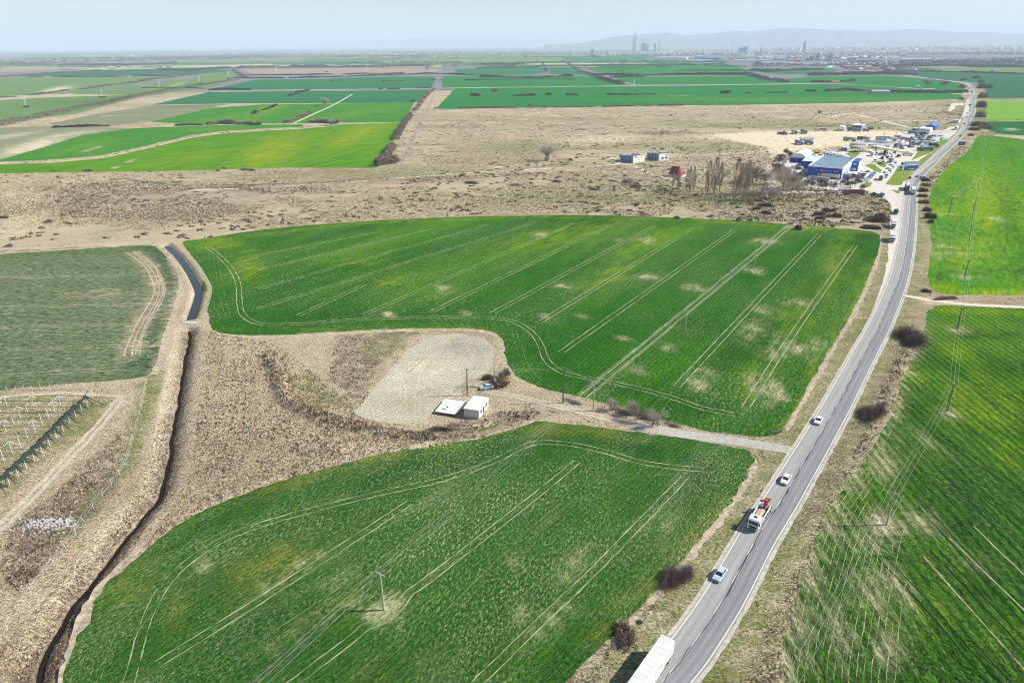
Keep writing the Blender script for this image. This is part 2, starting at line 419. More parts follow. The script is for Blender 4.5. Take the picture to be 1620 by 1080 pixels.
# water in the upper ditch, and a dark brown strip along the bottom of the lower one
mw, n_, b_ = newmat('ditch_water'); b_.inputs['Base Color'].default_value = (.015,.02,.022,1); b_.inputs['Roughness'].default_value = .12; b_.inputs['Specular IOR Level'].default_value = .3
bp_ = n_.nodes.new('ShaderNodeBump'); bp_.inputs['Strength'].default_value = .25; bp_.inputs['Distance'].default_value = .1; n_.links.new(noise(n_, coords(n_), 1.2, 3), bp_.inputs['Height']); n_.links.new(bp_.outputs[0], b_.inputs['Normal'])
ribbons('ditch_water', [(DITCH_W[2:], -1.55, 1.5, -.95, 0)], mw)
mb_, n_, b_ = newmat('dark_ditch_bottom'); b_.inputs['Base Color'].default_value = (.02,.015,.012,1); b_.inputs['Roughness'].default_value = .5
ribbons('ditch_bottom', [(DITCH_D, -.48, .48, -1.9, .08)], mb_)

# ---------------------------------------------------------------- near fields
GA = (.012,.085,.014); GB = (.035,.125,.022); YG = (.16,.22,.012); BARE = (.42,.36,.24)
r1 = ang((852,511),(1097,360)); r2 = ang((758,1078),(945,897)); r5 = ang((1433,691),(1620,890))
m_f1 = groundmat('young_wheat_wide', (.015,.082,.008), (.032,.118,.010), (.13,.21,.006), (.010,.060,.008), BARE, rot=r1, fine=1.6, stretch=3, contrast=.6, speck=(.36,.38,.22), speckamt=.55, row=1.6, rowamt=.12, extra=[((.06,.16,.008), .012, .5, .64, .75, 2.5), ((.009,.058,.009), .02, .52, .64, .7, 3), ((.075,.15,.05), .09, .56, .68, .35, 3)])
f1m = [(2,'blob',(892,453,12,4),0,.9),(2,'blob',(855,372,9,3),0,.8),(2,'blob',(700,455,10,5),0,.6),(2,'blob',(613,496,7,2.5),0,.8),(2,'blob',(740,497,7,2.5),0,.8),(2,'blob',(870,503,10,4),0,.8),
 (2,'blob',(1100,455,15,4),0,.8),(2,'blob',(1023,438,16,4),0,.7),(2,'blob',(1193,428,12,5),0,.9),(2,'blob',(1085,523,7,3),0,.8),(2,'blob',(1023,380,12,4),0,.7),(2,'blob',(985,379,6,3),0,.7),(2,'blob',(1210,383,18,5),0,.6),
 (2,'blob',(1207,491,14,6),0,.6),(2,'blob',(1258,478,18,5),0,.55),(2,'blob',(1212,610,22,16),20,.7),(2,'blob',(1235,628,14,18),30,.6),(2,'blob',(1290,545,20,8),-20,.5),(2,'blob',(1225,560,16,10),20,.55),(2,'blob',(1110,610,18,12),40,.45),
 (2,'blob',(1118,590,8,10),0,.45),(2,'blob',(1190,520,12,24),40,.4),(2,'blob',(1250,548,30,9),30,.5),(2,'blob',(1262,358,14,3),0,.8),(2,'blob',(990,538,8,3),0,.7),(2,'blob',(1055,548,10,4),0,.7),(2,'blob',(1005,584,10,5),0,.6),(2,'blob',(925,500,8,3),0,.5),
 (0,'blob',(395,420,26,26),0,.75),(0,'blob',(345,385,40,12),0,.65),(0,'blob',(620,445,50,12),-8,.4),(0,'blob',(700,462,45,8),0,.25),(0,'blob',(560,412,50,10),0,.35),
 (0,'blob',(880,375,120,18),-10,.5),(0,'blob',(960,440,55,18),-30,.5),(0,'blob',(1020,385,60,14),-20,.55),(0,'blob',(1320,420,18,60),20,.65),(0,'blob',(1300,360,80,6),0,.6),(0,'blob',(1190,600,25,50),30,.4),(0,'blob',(820,600,10,24),20,.5),
 (0,'blob',(1260,500,26,50),30,.5),(0,'line',[(480,528),(640,521),(740,520),(780,526)],2.5,.45),(0,'line',[(300,385),(560,353),(830,343),(1080,347),(1385,368)],4,.35),(0,'line',[(1385,410),(1350,490),(1290,590),(1240,680)],3,.35),
 (1,'blob',(560,500,260,18),0,.5),(1,'blob',(1000,620,110,14),8,.6),(1,'blob',(450,470,50,40),0,.35),(1,'blob',(1120,645,70,14),0,.6),(1,'blob',(1280,470,15,50),30,.4),(1,'blob',(870,560,30,30),0,.5)]
F1 = [(290,383),(330,376),(420,363),(560,351),(700,344),(830,341),(960,341),(1080,345),(1180,350),(1260,356),(1330,361),(1378,366),(1391,374),(1392,390),(1385,412),(1370,448),(1350,490),(1320,540),(1290,590),(1262,640),(1242,675),(1222,690),(1180,690),(1120,681),(1060,667),(1000,648),(935,632),(880,619),(840,607),(815,592),(802,570),(797,545),(783,526),(740,519),(640,520),(560,523),(480,528),(400,530),(350,526),(331,510),(328,470),(318,430),(300,400)]
sheet('wheat_field', F1, m_f1, .02, f1m, amp=.35)
m_f2 = groundmat('young_wheat_front', (.016,.070,.010), (.035,.108,.014), (.13,.15,.028), (.010,.050,.009), (.36,.36,.20), rot=r2, fine=2.4, stretch=2.2, contrast=.8, speck=(.40,.44,.26), speckamt=.75, row=1.3, rowamt=.15, extra=[((.07,.15,.012), .02, .5, .64, .6, 2.5), ((.009,.052,.009), .035, .52, .62, .75, 3), ((.13,.17,.085), .07, .54, .68, .55, 4), ((.10,.15,.07), .3, .56, .66, .4, 3)])
f2m = [(0,'blob',(425,895,95,30),-22,.85),(0,'blob',(200,920,36,50),30,.55),(0,'blob',(540,960,50,25),-30,.35),(0,'blob',(280,960,16,40),20,.5),(0,'line',[(400,778),(600,722),(780,677),(960,682)],4,.5),(0,'blob',(600,1060,60,12),-20,.35),
 (0,'line',[(1150,800),(1060,910),(960,1015)],3.5,.4),(2,'blob',(600,955,34,12),-10,1.),(2,'blob',(612,970,16,22),30,1.),(2,'blob',(470,900,60,9),-30,.45),(2,'blob',(440,1010,46,8),-35,.5),(2,'blob',(815,893,14,10),-30,.5),(2,'blob',(910,890,60,12),-35,.4),(2,'blob',(820,965,12,26),30,.35),(2,'blob',(870,980,60,8),-35,.35),
 (2,'blob',(900,965,20,9),0,.4),(2,'blob',(330,890,30,8),-35,.4),(2,'blob',(1040,830,16,30),40,.35),(2,'blob',(540,920,26,7),-20,.35),
 (1,'blob',(700,740,160,16),-8,.6),(1,'blob',(1000,710,130,10),8,.6),(1,'blob',(330,920,40,40),30,.5),(1,'blob',(760,1000,90,30),-30,.3),(1,'blob',(1100,760,40,40),-30,.4)]
F2 = [(60,1180),(95,1085),(108,1040),(118,1020),(140,975),(165,930),(205,890),(260,845),(320,808),(400,775),(500,744),(600,719),(700,694),(780,673),(830,666),(880,668),(960,677),(1060,690),(1140,703),(1180,712),(1190,726),(1180,755),(1150,800),(1110,850),(1060,910),(1010,965),(960,1015),(920,1052),(880,1100),(820,1180)]
sheet('wheat_field', F2, m_f2, .02, f2m, amp=.35)
m_f3 = groundmat('sparse_crop', (.125,.15,.075), (.08,.125,.06), (.06,.12,.025), (.03,.075,.03), (.36,.30,.20), rot=ang((0,517),(210,513)), fine=.9, stretch=3., contrast=.75, speck=(.38,.37,.27), speckamt=.7, row=1.5, rowamt=.2)
f3m = [(2,'line',[(215,400),(235,420),(250,450),(250,465),(240,485),(225,510),(212,540),(208,562)],4.2,.5),(1,'line',[(235,395),(270,420),(280,450),(262,510),(245,570)],8,.9),(0,'line',[(0,405),(100,398),(250,392)],8,.4),(2,'blob',(235,500,40,16),-60,.5),(2,'blob',(160,465,60,10),0,.3),(2,'line',[(268,410),(284,440),(262,520),(250,590)],2,.6)]
F3 = [(-120,411),(-60,407),(0,402),(100,396),(180,391),(245,389),(268,405),(282,435),(279,470),(262,520),(250,560),(240,588),(215,598),(120,606),(0,617),(-60,622),(-120,628)]
sheet('sparse_crop_field', F3, m_f3, .02, f3m, amp=.3)
m_f4 = groundmat('bright_wheat', (.04,.15,.009), (.065,.20,.009), (.17,.26,.007), (.018,.09,.010), (.35,.34,.20), rot=ang((1545,467),(1560,260)), fine=.5, stretch=5., contrast=.35, speck=(.35,.40,.22), speckamt=.3, vary=.02, extra=[((.15,.25,.007), .012, .5, .62, .6, 5), ((.025,.11,.01), .03, .52, .62, .6, 8)])
f4m = [(0,'blob',(1520,400,60,26),0,.6),(0,'blob',(1555,350,14,60),0,.55),(0,'line',[(1480,455),(1540,463),(1640,463)],4,.85),(0,'blob',(1490,335,20,10),0,.8),(0,'blob',(1580,300,40,50),0,.35),(1,'blob',(1505,438,40,8),0,.7),(1,'blob',(1600,430,60,10),0,.5),(1,'blob',(1500,400,8,60),0,.5),(1,'blob',(1610,340,5,70),0,.6),(1,'blob',(1590,330,4,80),0,.5),
 (2,'blob',(1580,347,12,3),0,.8),(2,'blob',(1527,438,14,4),0,.9),(2,'blob',(1533,382,6,3),0,.9),(2,'blob',(1485,390,10,30),10,.4),(2,'blob',(1505,400,18,4),0,.45),(2,'blob',(1498,339,10,2),0,.7)]
F4 = [(1535,236),(1550,215),(1600,218),(1640,222),(1800,228),(1850,466),(1700,468),(1640,467),(1560,467),(1500,466),(1474,457),(1468,438),(1473,385),(1470,335),(1472,305),(1488,277),(1510,256)]
sheet('bright_wheat_field', F4, m_f4, .02, f4m, amp=.3)
m_f5 = groundmat('right_wheat', (.018,.078,.006), (.038,.118,.008), (.11,.20,.006), (.010,.048,.006), (.36,.32,.20), rot=r5, fine=1.9, stretch=3.2, contrast=.65, speck=(.30,.33,.18), speckamt=.4, row=2.4, rowamt=.3, extra=[((.085,.19,.008), .014, .48, .62, .7, 3), ((.010,.055,.006), .03, .52, .62, .7, 5), ((.13,.17,.08), .12, .58, .70, .4, 4)])
f5m = [(2,'blob',(1400,828,30,18),0,1.),(2,'blob',(1455,820,26,16),30,.65),(2,'blob',(1405,935,45,36),30,.55),(2,'blob',(1330,1000,30,80),10,.35),(2,'blob',(1398,1030,22,30),0,.6),(2,'blob',(1545,890,14,12),0,.6),(2,'blob',(1500,655,12,8),0,.9),(2,'blob',(1380,740,40,26),-30,.5),(2,'blob',(1370,860,40,16),0,.35),
 (2,'blob',(1445,555,40,12),-60,.5),(2,'blob',(1516,522,14,5),0,.9),(2,'blob',(1455,690,40,8),30,.4),(2,'blob',(1470,830,60,5),40,.5),(2,'line',[(1240,1080),(1250,1000),(1270,930),(1300,850),(1330,790)],2.,.55),(2,'line',[(1340,770),(1400,680),(1435,590)],2,.4),
 (0,'blob',(1560,640,80,60),20,.6),(0,'blob',(1520,560,40,20),20,.6),(0,'blob',(1600,720,50,40),30,.5),(0,'blob',(1470,720,40,30),0,.3),(0,'blob',(1350,800,26,20),-30,.7),(0,'blob',(1440,600,30,20),0,.7),(0,'line',[(1480,490),(1640,495)],4,.8),(0,'blob',(1460,960,50,60),30,.4),(0,'blob',(1600,1020,60,40),30,.3),
 (1,'blob',(1500,800,120,60),40,.6),(1,'blob',(1345,820,30,20),-30,.5),(1,'blob',(1560,530,60,8),0,.7),(1,'blob',(1600,580,50,20),0,.4),(1,'blob',(1320,900,20,60),20,.7),(1,'blob',(1560,900,80,60),40,.5)]
F5 = [(1475,486),(1520,484),(1640,489),(1760,494),(2100,1180),(1225,1180),(1232,1080),(1240,1020),(1256,960),(1280,885),(1310,805),(1340,763),(1375,715),(1400,675),(1420,622),(1438,575),(1460,545),(1464,512)]
sheet('right_wheat_field', F5, m_f5, .02, f5m, amp=.35)
# gravel yard, side tracks, margins
m_gravel = groundmat('gravel', (.33,.305,.24), (.43,.40,.30), (.28,.29,.16), (.25,.24,.21), (.52,.47,.35), fine=1.6, stretch=1.3, contrast=.45, speck=(.24,.25,.2), speckamt=.5, vary=.05, med=.3)
sheet('gravel_yard', [(565,655),(572,640),(600,605),(630,570),(660,542),(690,531),(730,529),(768,535),(780,550),(778,575),(765,592),(735,605),(700,635),(672,664),(640,669),(600,668)], m_gravel, .03,
      [(2,'blob',(650,585,50,18),-40,.6),(1,'blob',(730,550,50,16),0,.7),(2,'blob',(700,590,50,14),-20,.5),(0,'blob',(640,640,60,16),0,.35)], amp=.35)
m_margin = groundmat('bare_margin', (.44,.37,.28), (.34,.28,.21), None, None, None, fine=.8, stretch=2, contrast=.4, vary=.03)
def margin(px, w, seed=3, z=.012): 
    p = resample(smooth(GL(px), 5), 1.5); return (p, w, -w, z, .3)
ribbons('bare_field_margin', [margin([(85,1180),(100,1080),(130,985),(165,925),(205,885),(260,840),(320,803),(400,769),(500,739),(600,714),(700,689),(780,668)], 1.3),
 margin([(331,515),(352,529),(400,533),(480,531),(560,526),(640,523),(740,522),(780,528),(794,548),(799,572),(812,594),(840,610)], .8),
 margin([(1394,380),(1388,412),(1374,448),(1354,492),(1324,542),(1294,592),(1266,642),(1244,680)], .7),
 margin([(1192,726),(1184,757),(1154,803),(1114,853),(1064,913),(1014,968),(964,1018),(924,1055)], .7),
 margin([(250,392),(272,408),(287,440),(283,472),(266,522),(254,562),(243,592)], 1.4),
 margin([(1470,545),(1466,510),(1442,575),(1424,622)][2:], 1.),
 margin([(290,381),(330,374),(420,361),(560,349),(700,342),(830,339),(960,339),(1080,343),(1180,348),(1260,354),(1330,359),(1385,364)], 1.0)], m_margin)
m_track = groundmat('dirt_track', (.48,.42,.33), (.38,.335,.26), None, None, None, fine=1.2, stretch=1.5, contrast=.3, vary=.05)
m_pale = groundmat('pale_gravel_track', (.60,.55,.45), (.50,.46,.38), None, None, None, fine=1.2, stretch=1.5, contrast=.25, vary=.05)
SIDE = smooth(GL([(1252,713),(1235,709),(1180,700),(1100,689),(1040,679),(1000,671)]), 5)
TW = smooth(GL([(1003,672),(960,661),(900,647),(850,634),(800,624),(772,619)]), 5)
m_lane = groundmat('weathered_lane', (.40,.385,.35), (.33,.315,.29), None, None, None, fine=1.4, stretch=1.4, contrast=.25, vary=.06)
ribbons('side_lane', [(resample(SIDE, 1.5), -2.1, 2.1, .035, .12)], m_lane)
ribbons('dirt_track', [(resample(TW, 1.5), -1.4, -.5, .03, .12), (resample(TW, 1.5), .4, 1.3, .03, .12),
  (resample(smooth(GL([(190,632),(175,650),(150,680),(110,722),(60,775),(0,835),(-60,900)]), 5), 1.5), -1.5, -.4, .03, .15),
  (resample(smooth(GL([(190,632),(175,650),(150,680),(110,722),(60,775),(0,835),(-60,900)]), 5), 1.5), .4, 1.5, .03, .15),
  (resample(smooth(GL([(172,640),(190,628),(150,625),(100,622),(0,628)]), 5), 1.5), -1., .6, .03, .2)], m_track)
ribbons('gravel_track', [(resample(smooth(GL([(1430,467),(1450,471),(1480,476),(1540,482),(1620,486),(1760,492)]), 5), 2), -1.5, 1.5, .035, .15),
  (resample(smooth(GL([(300,301),(430,296),(600,284),(800,270),(960,262),(980,255),(966,250)]), 5), 4), -1.6, 1.6, .03, .2),
  (resample(smooth(GL([(976,258),(1000,262),(1030,275),(1050,281),(1090,290),(1140,296),(1200,300),(1225,303)]), 5), 4), -1.5, 1.5, .03, .2),
  (resample(smooth(GL([(1060,248),(1120,245),(1180,241),(1230,239),(1240,243),(1262,243)]), 5), 4), -1.6, 1.6, .03, .2),
  (resample(smooth(GL([(1238,253),(1222,263),(1212,272),(1222,285),(1226,297),(1232,303),(1290,304),(1350,305),(1385,303)]), 5), 3), -4., 4., .03, .4),
  (resample(smooth(GL([(0,259),(80,256),(160,249),(230,235),(300,218),(350,211),(420,206),(480,203),(530,199)]), 5), 6), -1.4, 1.4, .06, .3),
  (resample(smooth(GL([(1310,186),(1345,180),(1380,188),(1410,195),(1440,202)]), 5), 6), -3., 3., .05, .3),
  (resample(smooth(GL([(1345,180),(1400,177),(1490,176)]), 5), 6), -2., 2., .05, .3), (resample(smooth(GL([(1400,191),(1460,191),(1520,193)]), 5), 6), -3., 3., .05, .3),
    (resample(smooth(GL([(465,195),(500,179),(530,165),(558,149)]), 5), 8), -1.8, 1.8, .08, .4),
  (resample(smooth(GL([(345,146),(420,143),(600,141),(900,137),(1080,135),(1330,132)]), 5), 15), -4., 4., .1, 1.)], m_pale)

# ---------------------------------------------------------------- tractor tracks in the crops
def pair(px, gap=1.9, w=.26, curve=True):
    p = GL(px); p = smooth(p, 6) if curve and len(px) > 2 else p; p = resample(p, 1.8)
    return [(p, gap/2-w/2, gap/2+w/2, .034, .07), (p, -gap/2-w/2, -gap/2+w/2, .034, .07)]
tr = []
for q in ([(400,405),(605,366)],[(407,427),(683,362)],[(408,457),(773,355)],[(408,488),(847,352)],[(470,500),(577,450)],[(577,497),(909,353)],[(683,493),(970,354)],[(778,496),(1035,357)],[(852,511),(1097,360)],[(888,557),(1162,364)],
          [(905,642),(1080,497),(1250,357)],[(1070,612),(1297,370)],[(1178,647),(1262,517),(1353,388)],
          [(328,390),(352,410),(367,427),(377,450),(380,487),(390,503),(417,513),(480,512),(540,507),(620,503),(700,502),(780,503),(815,510),(840,525),(855,545),(862,565),(875,580),(900,592),(940,600),(1000,612),(1060,628),(1110,645),(1160,655)]):
    tr += pair(q, 2.2, .25)
tr += pair([(905,642),(1080,497),(1250,357)], 3.6, .14)
m_crut = groundmat('crop_wheel_rut', (.28,.31,.17), (.46,.43,.30), None, None, None, fine=1., stretch=1, contrast=.35, med=.25, vary=.03)
ribbons('tractor_tracks', tr, m_crut)
tr = []
for q in ([(340,395),(345,430),(352,470),(362,505)],[(350,520),(420,521),(520,518),(640,512)],[(850,600),(830,575),(820,545),(812,520)],[(1180,660),(1240,560),(1330,400)],[(1300,560),(1350,470)],[(860,620),(920,634),(1000,650),(1080,668)]): tr += pair(q, 1.9, .16)
ribbons('faint_tracks', tr, groundmat('faint_rut', (.08,.15,.03), (.18,.22,.09), None, None, None, fine=1., stretch=1, contrast=.4, med=.3, vary=.05))
tr = []
for q in ([(250,1050),(270,1037),(405,953),(648,795)],[(458,1085),(565,1003),(578,990),(605,982),(622,972),(638,950),(652,933),(682,913),(865,770),(912,730)],[(740,1095),(855,983),(945,897),(1083,755)],
          [(200,1090),(215,1040),(225,1000),(240,960),(262,925),(290,895),(340,860),(405,832),(500,805),(600,780),(700,758),(780,730),(820,710),(850,700),(900,702),(960,715),(1010,730),(1060,738),(1115,743)]):
    tr += pair(q, 1.9, .18)
m_rut = groundmat('wheel_rut', (.28,.33,.17), (.44,.42,.28), None, None, None, fine=1.5, stretch=1, contrast=.3)
ribbons('tractor_tracks', tr, m_rut)
tr = []
for q in ([(-40,486),(225,482)],[(-40,518),(210,513)],[(-40,554),(200,547)],[(-40,597),(200,582)],[(-40,440),(200,436)]): tr += pair(q, 2.2, .3)
tr += pair([(205,398),(235,420),(250,450),(250,465),(240,485),(225,510),(212,540),(205,562)], 3.6, .7)
tr += pair([(215,398),(240,420),(256,450),(254,470),(244,490),(230,512),(218,540),(215,562)], 2.4, .5)
ribbons('tractor_tracks', tr, m_margin)
tr = []
edge5 = resample(smooth(GL([(1228,1180),(1236,1080),(1244,1020),(1260,960),(1284,885),(1314,805),(1344,763),(1379,715),(1404,675),(1424,622)]), 5), 1.8)
for i in range(15):
    o = -(1.2+i*1.15); c = edge5[(i*7) % 11:int(len(edge5)*(.86-.028*i-.09*((i*5) % 3)))]
    tr.append((wob(c, .05, i), o, o-.1, .034, .05))
for q in ([(1538,831),(1640,930)],[(1500,850),(1640,985)],[(1460,880),(1620,1060)]): p = resample(GL(q), 2); tr.append((p, 0, .35, .034, .05))
ribbons('seed_rows', tr, groundmat('seed_row_soil', (.16,.19,.08), (.40,.38,.24), None, None, None, fine=1.2, stretch=1, contrast=.5, med=.4, vary=.1))
tr2 = []
for q in ([(330,1000),(420,940),(520,880)],[(480,800),(600,775),(700,740)],[(700,980),(800,880),(900,790)],[(980,960),(1060,870),(1130,780)],[(560,1078),(640,1010)],[(150,1075),(175,1000),(215,930),(260,880)],[(440,1000),(560,920),(700,820)]): tr2 += pair(q, 1.9, .13)
ribbons('faint_tracks', tr2, groundmat('faint_rut', (.09,.14,.04), (.20,.22,.10), None, None, None, fine=1., stretch=1, contrast=.4, med=.3, vary=.05))
m_dark = groundmat('dark_furrow', (.008,.035,.008), (.012,.05,.012), None, None, None, fine=1.5, stretch=1, contrast=.3)
tr = []
for q in ([(1433,691),(1530,790),(1640,905)],[(1553,738),(1640,795)],[(1385,880),(1460,960),(1560,1080)],[(1450,800),(1540,900),(1640,1010)],[(1480,690),(1640,800)],[(1530,600),(1640,650)],[(1500,740),(1640,860)],[(1470,870),(1640,1050)],[(1500,990),(1590,1090)]):
    p = resample(smooth(GL(q), 5), 2); tr.append((p, 0, .38, .03, .06)); tr.append((p, 1.9, 2.2, .03, .06))
ribbons('furrows', tr, m_dark)

# ---------------------------------------------------------------- middle and far fields
def farmat(name, c, d, yel=(.2,.3,.02), rot=0, con=.18): return groundmat(name, c, d, yel, (c[0]*.5, c[1]*.6, c[2]*.6), (.5,.45,.32), rot=rot, fine=.12, stretch=4, contrast=con, vary=.004, med=.02, bump=.2, speck=None)
m_m1 = farmat('yellow_green_crop', (.055,.18,.010), (.10,.22,.010), (.20,.26,.010), rot=R(60), con=.25)
m_m2 = farmat('green_crop', (.035,.165,.022), (.055,.19,.022), (.12,.23,.022), rot=R(60))
m_m3 = farmat('emerald_crop', (.012,.14,.028), (.022,.165,.030))
m_m4 = farmat('teal_crop', (.02,.13,.05), (.025,.145,.055))
m_m5 = farmat('sage_crop', (.16,.19,.10), (.20,.20,.13))
m_m6 = farmat('pale_green_crop', (.10,.19,.06), (.125,.20,.07))
m_m7 = farmat('ploughed_soil', (.27,.20,.16), (.31,.24,.19))
m_m8 = farmat('dark_green_crop', (.02,.10,.05), (.025,.12,.055))
m_m9 = farmat('pale_straw', (.42,.38,.27), (.34,.32,.22))
def ff(px, mat, z, name, marks=()): return sheet(name, px, mat, z, marks, curve=False, amp=.35)
far_m = groundmat('far_country', (.155,.155,.165), (.20,.185,.20), (.06,.17,.09), (.12,.11,.14), (.40,.37,.31), fine=.02, stretch=6, contrast=.3, vary=.0012, med=.004, bump=0)
far = sheet('far_plain', [(-44000,1750),(30000,1750),(60000,56000),(-70000,56000)], far_m, .02, [(0,'blob',(900,100,700,14),0,.35),(1,'blob',(250,88,400,6),0,.6),(1,'blob',(1350,95,300,20),0,.7)], curve=False, step=400, world=True, cell=900, amp=0)
ff([(-60,276),(-60,262),(0,260),(80,258),(160,251),(230,236),(300,219),(350,212),(420,207),(480,204),(540,197),(632,194),(628,215),(612,240),(597,266),(560,266),(450,265),(300,270),(150,272)], m_m1, .04, 'crop_field', [(0,'blob',(430,240,60,22),-20,.8),(0,'blob',(560,215,60,14),-20,.7),(0,'blob',(300,250,80,8),-10,.4),(1,'blob',(40,268,80,5),0,.3),(2,'line',[(180,266),(215,252)],1.5,.6)])
ff([(-60,259),(0,256),(80,253),(160,246),(230,231),(300,214),(350,208),(420,203),(480,201),(480,197),(350,198),(210,203),(130,214),(60,236),(0,253)], m_m2, .04, 'crop_field', [(0,'blob',(140,232,60,10),-10,.5),(2,'line',[(130,240),(160,232)],2,.7),(0,'blob',(330,205,60,5),0,.4)])
ff([(-60,205),(60,200),(190,202),(205,204),(130,213),(60,235),(0,252),(-60,258)], m_m5, .04, 'fallow_field', [(2,'blob',(50,232,60,9),-14,1.),(2,'blob',(100,214,60,4),-8,.6),(2,'blob',(20,215,50,4),-8,.5)])
ff([(75,197),(150,181),(240,167),(360,165),(335,171),(240,193),(160,199)], m_m5, .05, 'fallow_field', [(2,'line',[(160,183),(220,183)],2,.8),(1,'blob',(290,168,50,4),0,.4)])
ff([(240,193),(335,171),(420,165),(655,163),(641,193),(480,195),(300,197)], m_m2, .05, 'crop_field', [(0,'blob',(420,175,50,8),-20,.8),(0,'blob',(360,185,50,5),-10,.5),(0,'blob',(560,180,80,6),-10,.4)])
ff([(240,166),(330,146),(420,145),(560,144),(687,142),(676,152),(655,163),(360,164)], m_m4, .06, 'crop_field')
ff([(334,142),(405,126),(480,126),(620,121),(690,122),(683,140),(420,142)], m_m4, .08, 'crop_field')
ff([(-60,198),(-60,163),(60,155),(190,151),(230,151),(120,180),(0,194)], m_m6, .06, 'crop_field', [(1,'blob',(150,160,130,6),-3,.5)])
ff([(-60,156),(-60,124),(0,123),(60,124),(140,123),(290,121),(240,128),(190,139),(100,149),(0,152)], m_m6, .07, 'crop_field', [(2,'line',[(5,143),(30,142)],3,.7),(2,'blob',(90,142,24,4),-10,1.)])
ff([(110,149),(190,142),(300,124),(345,114),(370,114),(375,124),(335,138),(240,151)], m_m6, .08, 'crop_field', [(2,'line',[(270,137),(292,130)],4,.7)])
ff([(690,172),(720,140),(900,138),(1080,136),(1320,133),(1440,140),(1522,150),(1520,157),(1350,163),(1180,166),(900,169),(700,173)], m_m3, .05, 'crop_field', [(2,'line',[(1050,151),(1090,152)],4,.5),(0,'blob',(1250,158,250,5),0,.2)])
ff([(700,139),(700,121),(860,120),(940,121),(975,131),(1000,135),(900,137)], m_m3, .08, 'crop_field')
ff([(1010,134),(985,129),(970,123),(1080,121),(1180,120),(1250,127),(1310,131),(1190,133)], m_m3, .08, 'crop_field')
ff([(960,119),(940,113),(920,106),(905,99),(1000,98),(1150,102),(1190,112),(1180,118)], m_m3, .4, 'crop_field')
ff([(1230,126),(1300,121),(1400,120),(1450,124),(1500,129),(1522,132),(1528,142),(1522,149),(1440,139),(1330,132),(1310,131)], m_m3, .08, 'crop_field')
ff([(1190,113),(1230,118),(1290,117),(1325,112),(1310,107),(1260,108)], m_m4, .4, 'crop_field')
ff([(1380,108),(1500,106),(1640,108),(1700,112),(1700,116),(1500,113),(1400,112)], m_m6, .4, 'crop_field')
ff([(1400,113),(1500,114),(1640,117),(1760,120),(1780,155),(1640,155),(1562,156),(1558,140),(1545,131),(1500,127),(1450,121)], m_m8, .4, 'dark_crop_field')
ff([(1562,160),(1640,160),(1780,162),(1790,190),(1640,190),(1560,190)], farmat('lime_crop', (.13,.28,.03), (.15,.31,.03)), .05, 'crop_field')
ff([(1560,193),(1640,192),(1790,192),(1800,218),(1640,216),(1580,212),(1562,205)], farmat('deep_green_crop', (.015,.10,.03), (.02,.13,.03)), .05, 'dark_crop_field', [(2,'blob',(1600,205,12,2),0,.6)])
for i, (px, mm) in enumerate([([(380,110),(640,108),(700,110),(680,118),(400,118)], m_m7), ([(720,118),(720,110),(850,104),(870,104),(865,114),(840,119)], m_m4), ([(870,118),(868,103),(895,102),(925,112),(950,119)], m_m4),
  ([(560,107),(560,98),(700,90),(820,88),(900,90),(880,99),(700,104)], m_m6), ([(100,110),(300,104),(520,100),(700,103),(700,106),(400,107),(200,112)], m_m9), ([(0,120),(100,113),(280,108),(380,112),(300,118),(100,121)], m_m8),
  ([(120,106),(350,99),(560,97),(560,101),(300,103)], m_m6), ([(-60,110),(100,106),(100,111),(-60,118)], m_m7), ([(900,97),(880,90),(950,87),(1060,88),(1000,96)], m_m4), ([(400,92),(520,88),(640,87),(600,92),(450,96)], m_m6),
  ([(1300,104),(1380,101),(1620,103),(1700,104),(1700,107),(1400,107)], m_m7), ([(0,98),(120,95),(110,99),(0,104)], m_m5), ([(1440,98),(1700,94),(1700,99),(1440,101)], m_m5), ([(260,92),(420,89),(420,92),(280,96)], m_m6)]):
    ff(px, mm, .45+.02*i, 'distant_field')

# ---------------------------------------------------------------- main road
m_road, n_, b_ = newmat('worn_asphalt'); at = n_.nodes.new('ShaderNodeAttribute'); at.attribute_name = 'lane'
sp = n_.nodes.new('ShaderNodeSeparateXYZ'); n_.links.new(at.outputs['Vector'], sp.inputs[0])
rp = n_.nodes.new('ShaderNodeValToRGB'); cr_ = rp.color_ramp
stops = [(0, (0.31, 0.303, 0.28)), (0.1, (0.262, 0.26, 0.249)), (0.17, (0.31, 0.307, 0.294)), (0.26, (0.256, 0.254, 0.248)), (0.36, (0.298, 0.295, 0.283)), (0.46, (0.245, 0.242, 0.238)), (0.505, (0.256, 0.254, 0.247)), (0.52, (0.196, 0.195, 0.204)), (0.6, (0.172, 0.171, 0.183)), (0.66, (0.227, 0.226, 0.231)), (0.75, (0.176, 0.175, 0.186)), (0.84, (0.22, 0.218, 0.223)), (0.92, (0.179, 0.179, 0.186)), (1, (0.29, 0.289, 0.275))]
while len(cr_.elements) < len(stops): cr_.elements.new(.5)
for e_, (p_, c_) in zip(cr_.elements, stops): e_.position = p_; e_.color = (*c_, 1)
sc = n_.nodes.new('ShaderNodeVectorMath'); sc.operation = 'MULTIPLY'; sc.inputs[1].default_value = (6, .035, 1); n_.links.new(at.outputs['Vector'], sc.inputs[0])
wn = noise(n_, sc.outputs[0], 1., 5, .6)
uu = mth(n_, 'ADD', sp.outputs[0], mth(n_, 'MULTIPLY', mth(n_, 'SUBTRACT', wn, .5), .05)); n_.links.new(uu, rp.inputs[0])
gn = noise(n_, coords(n_), 1.4, 4, .7)
lm = mth(n_, 'MULTIPLY', mapr(n_, wn, .3, .7, .86, 1.14), mapr(n_, gn, .3, .7, .9, 1.1))
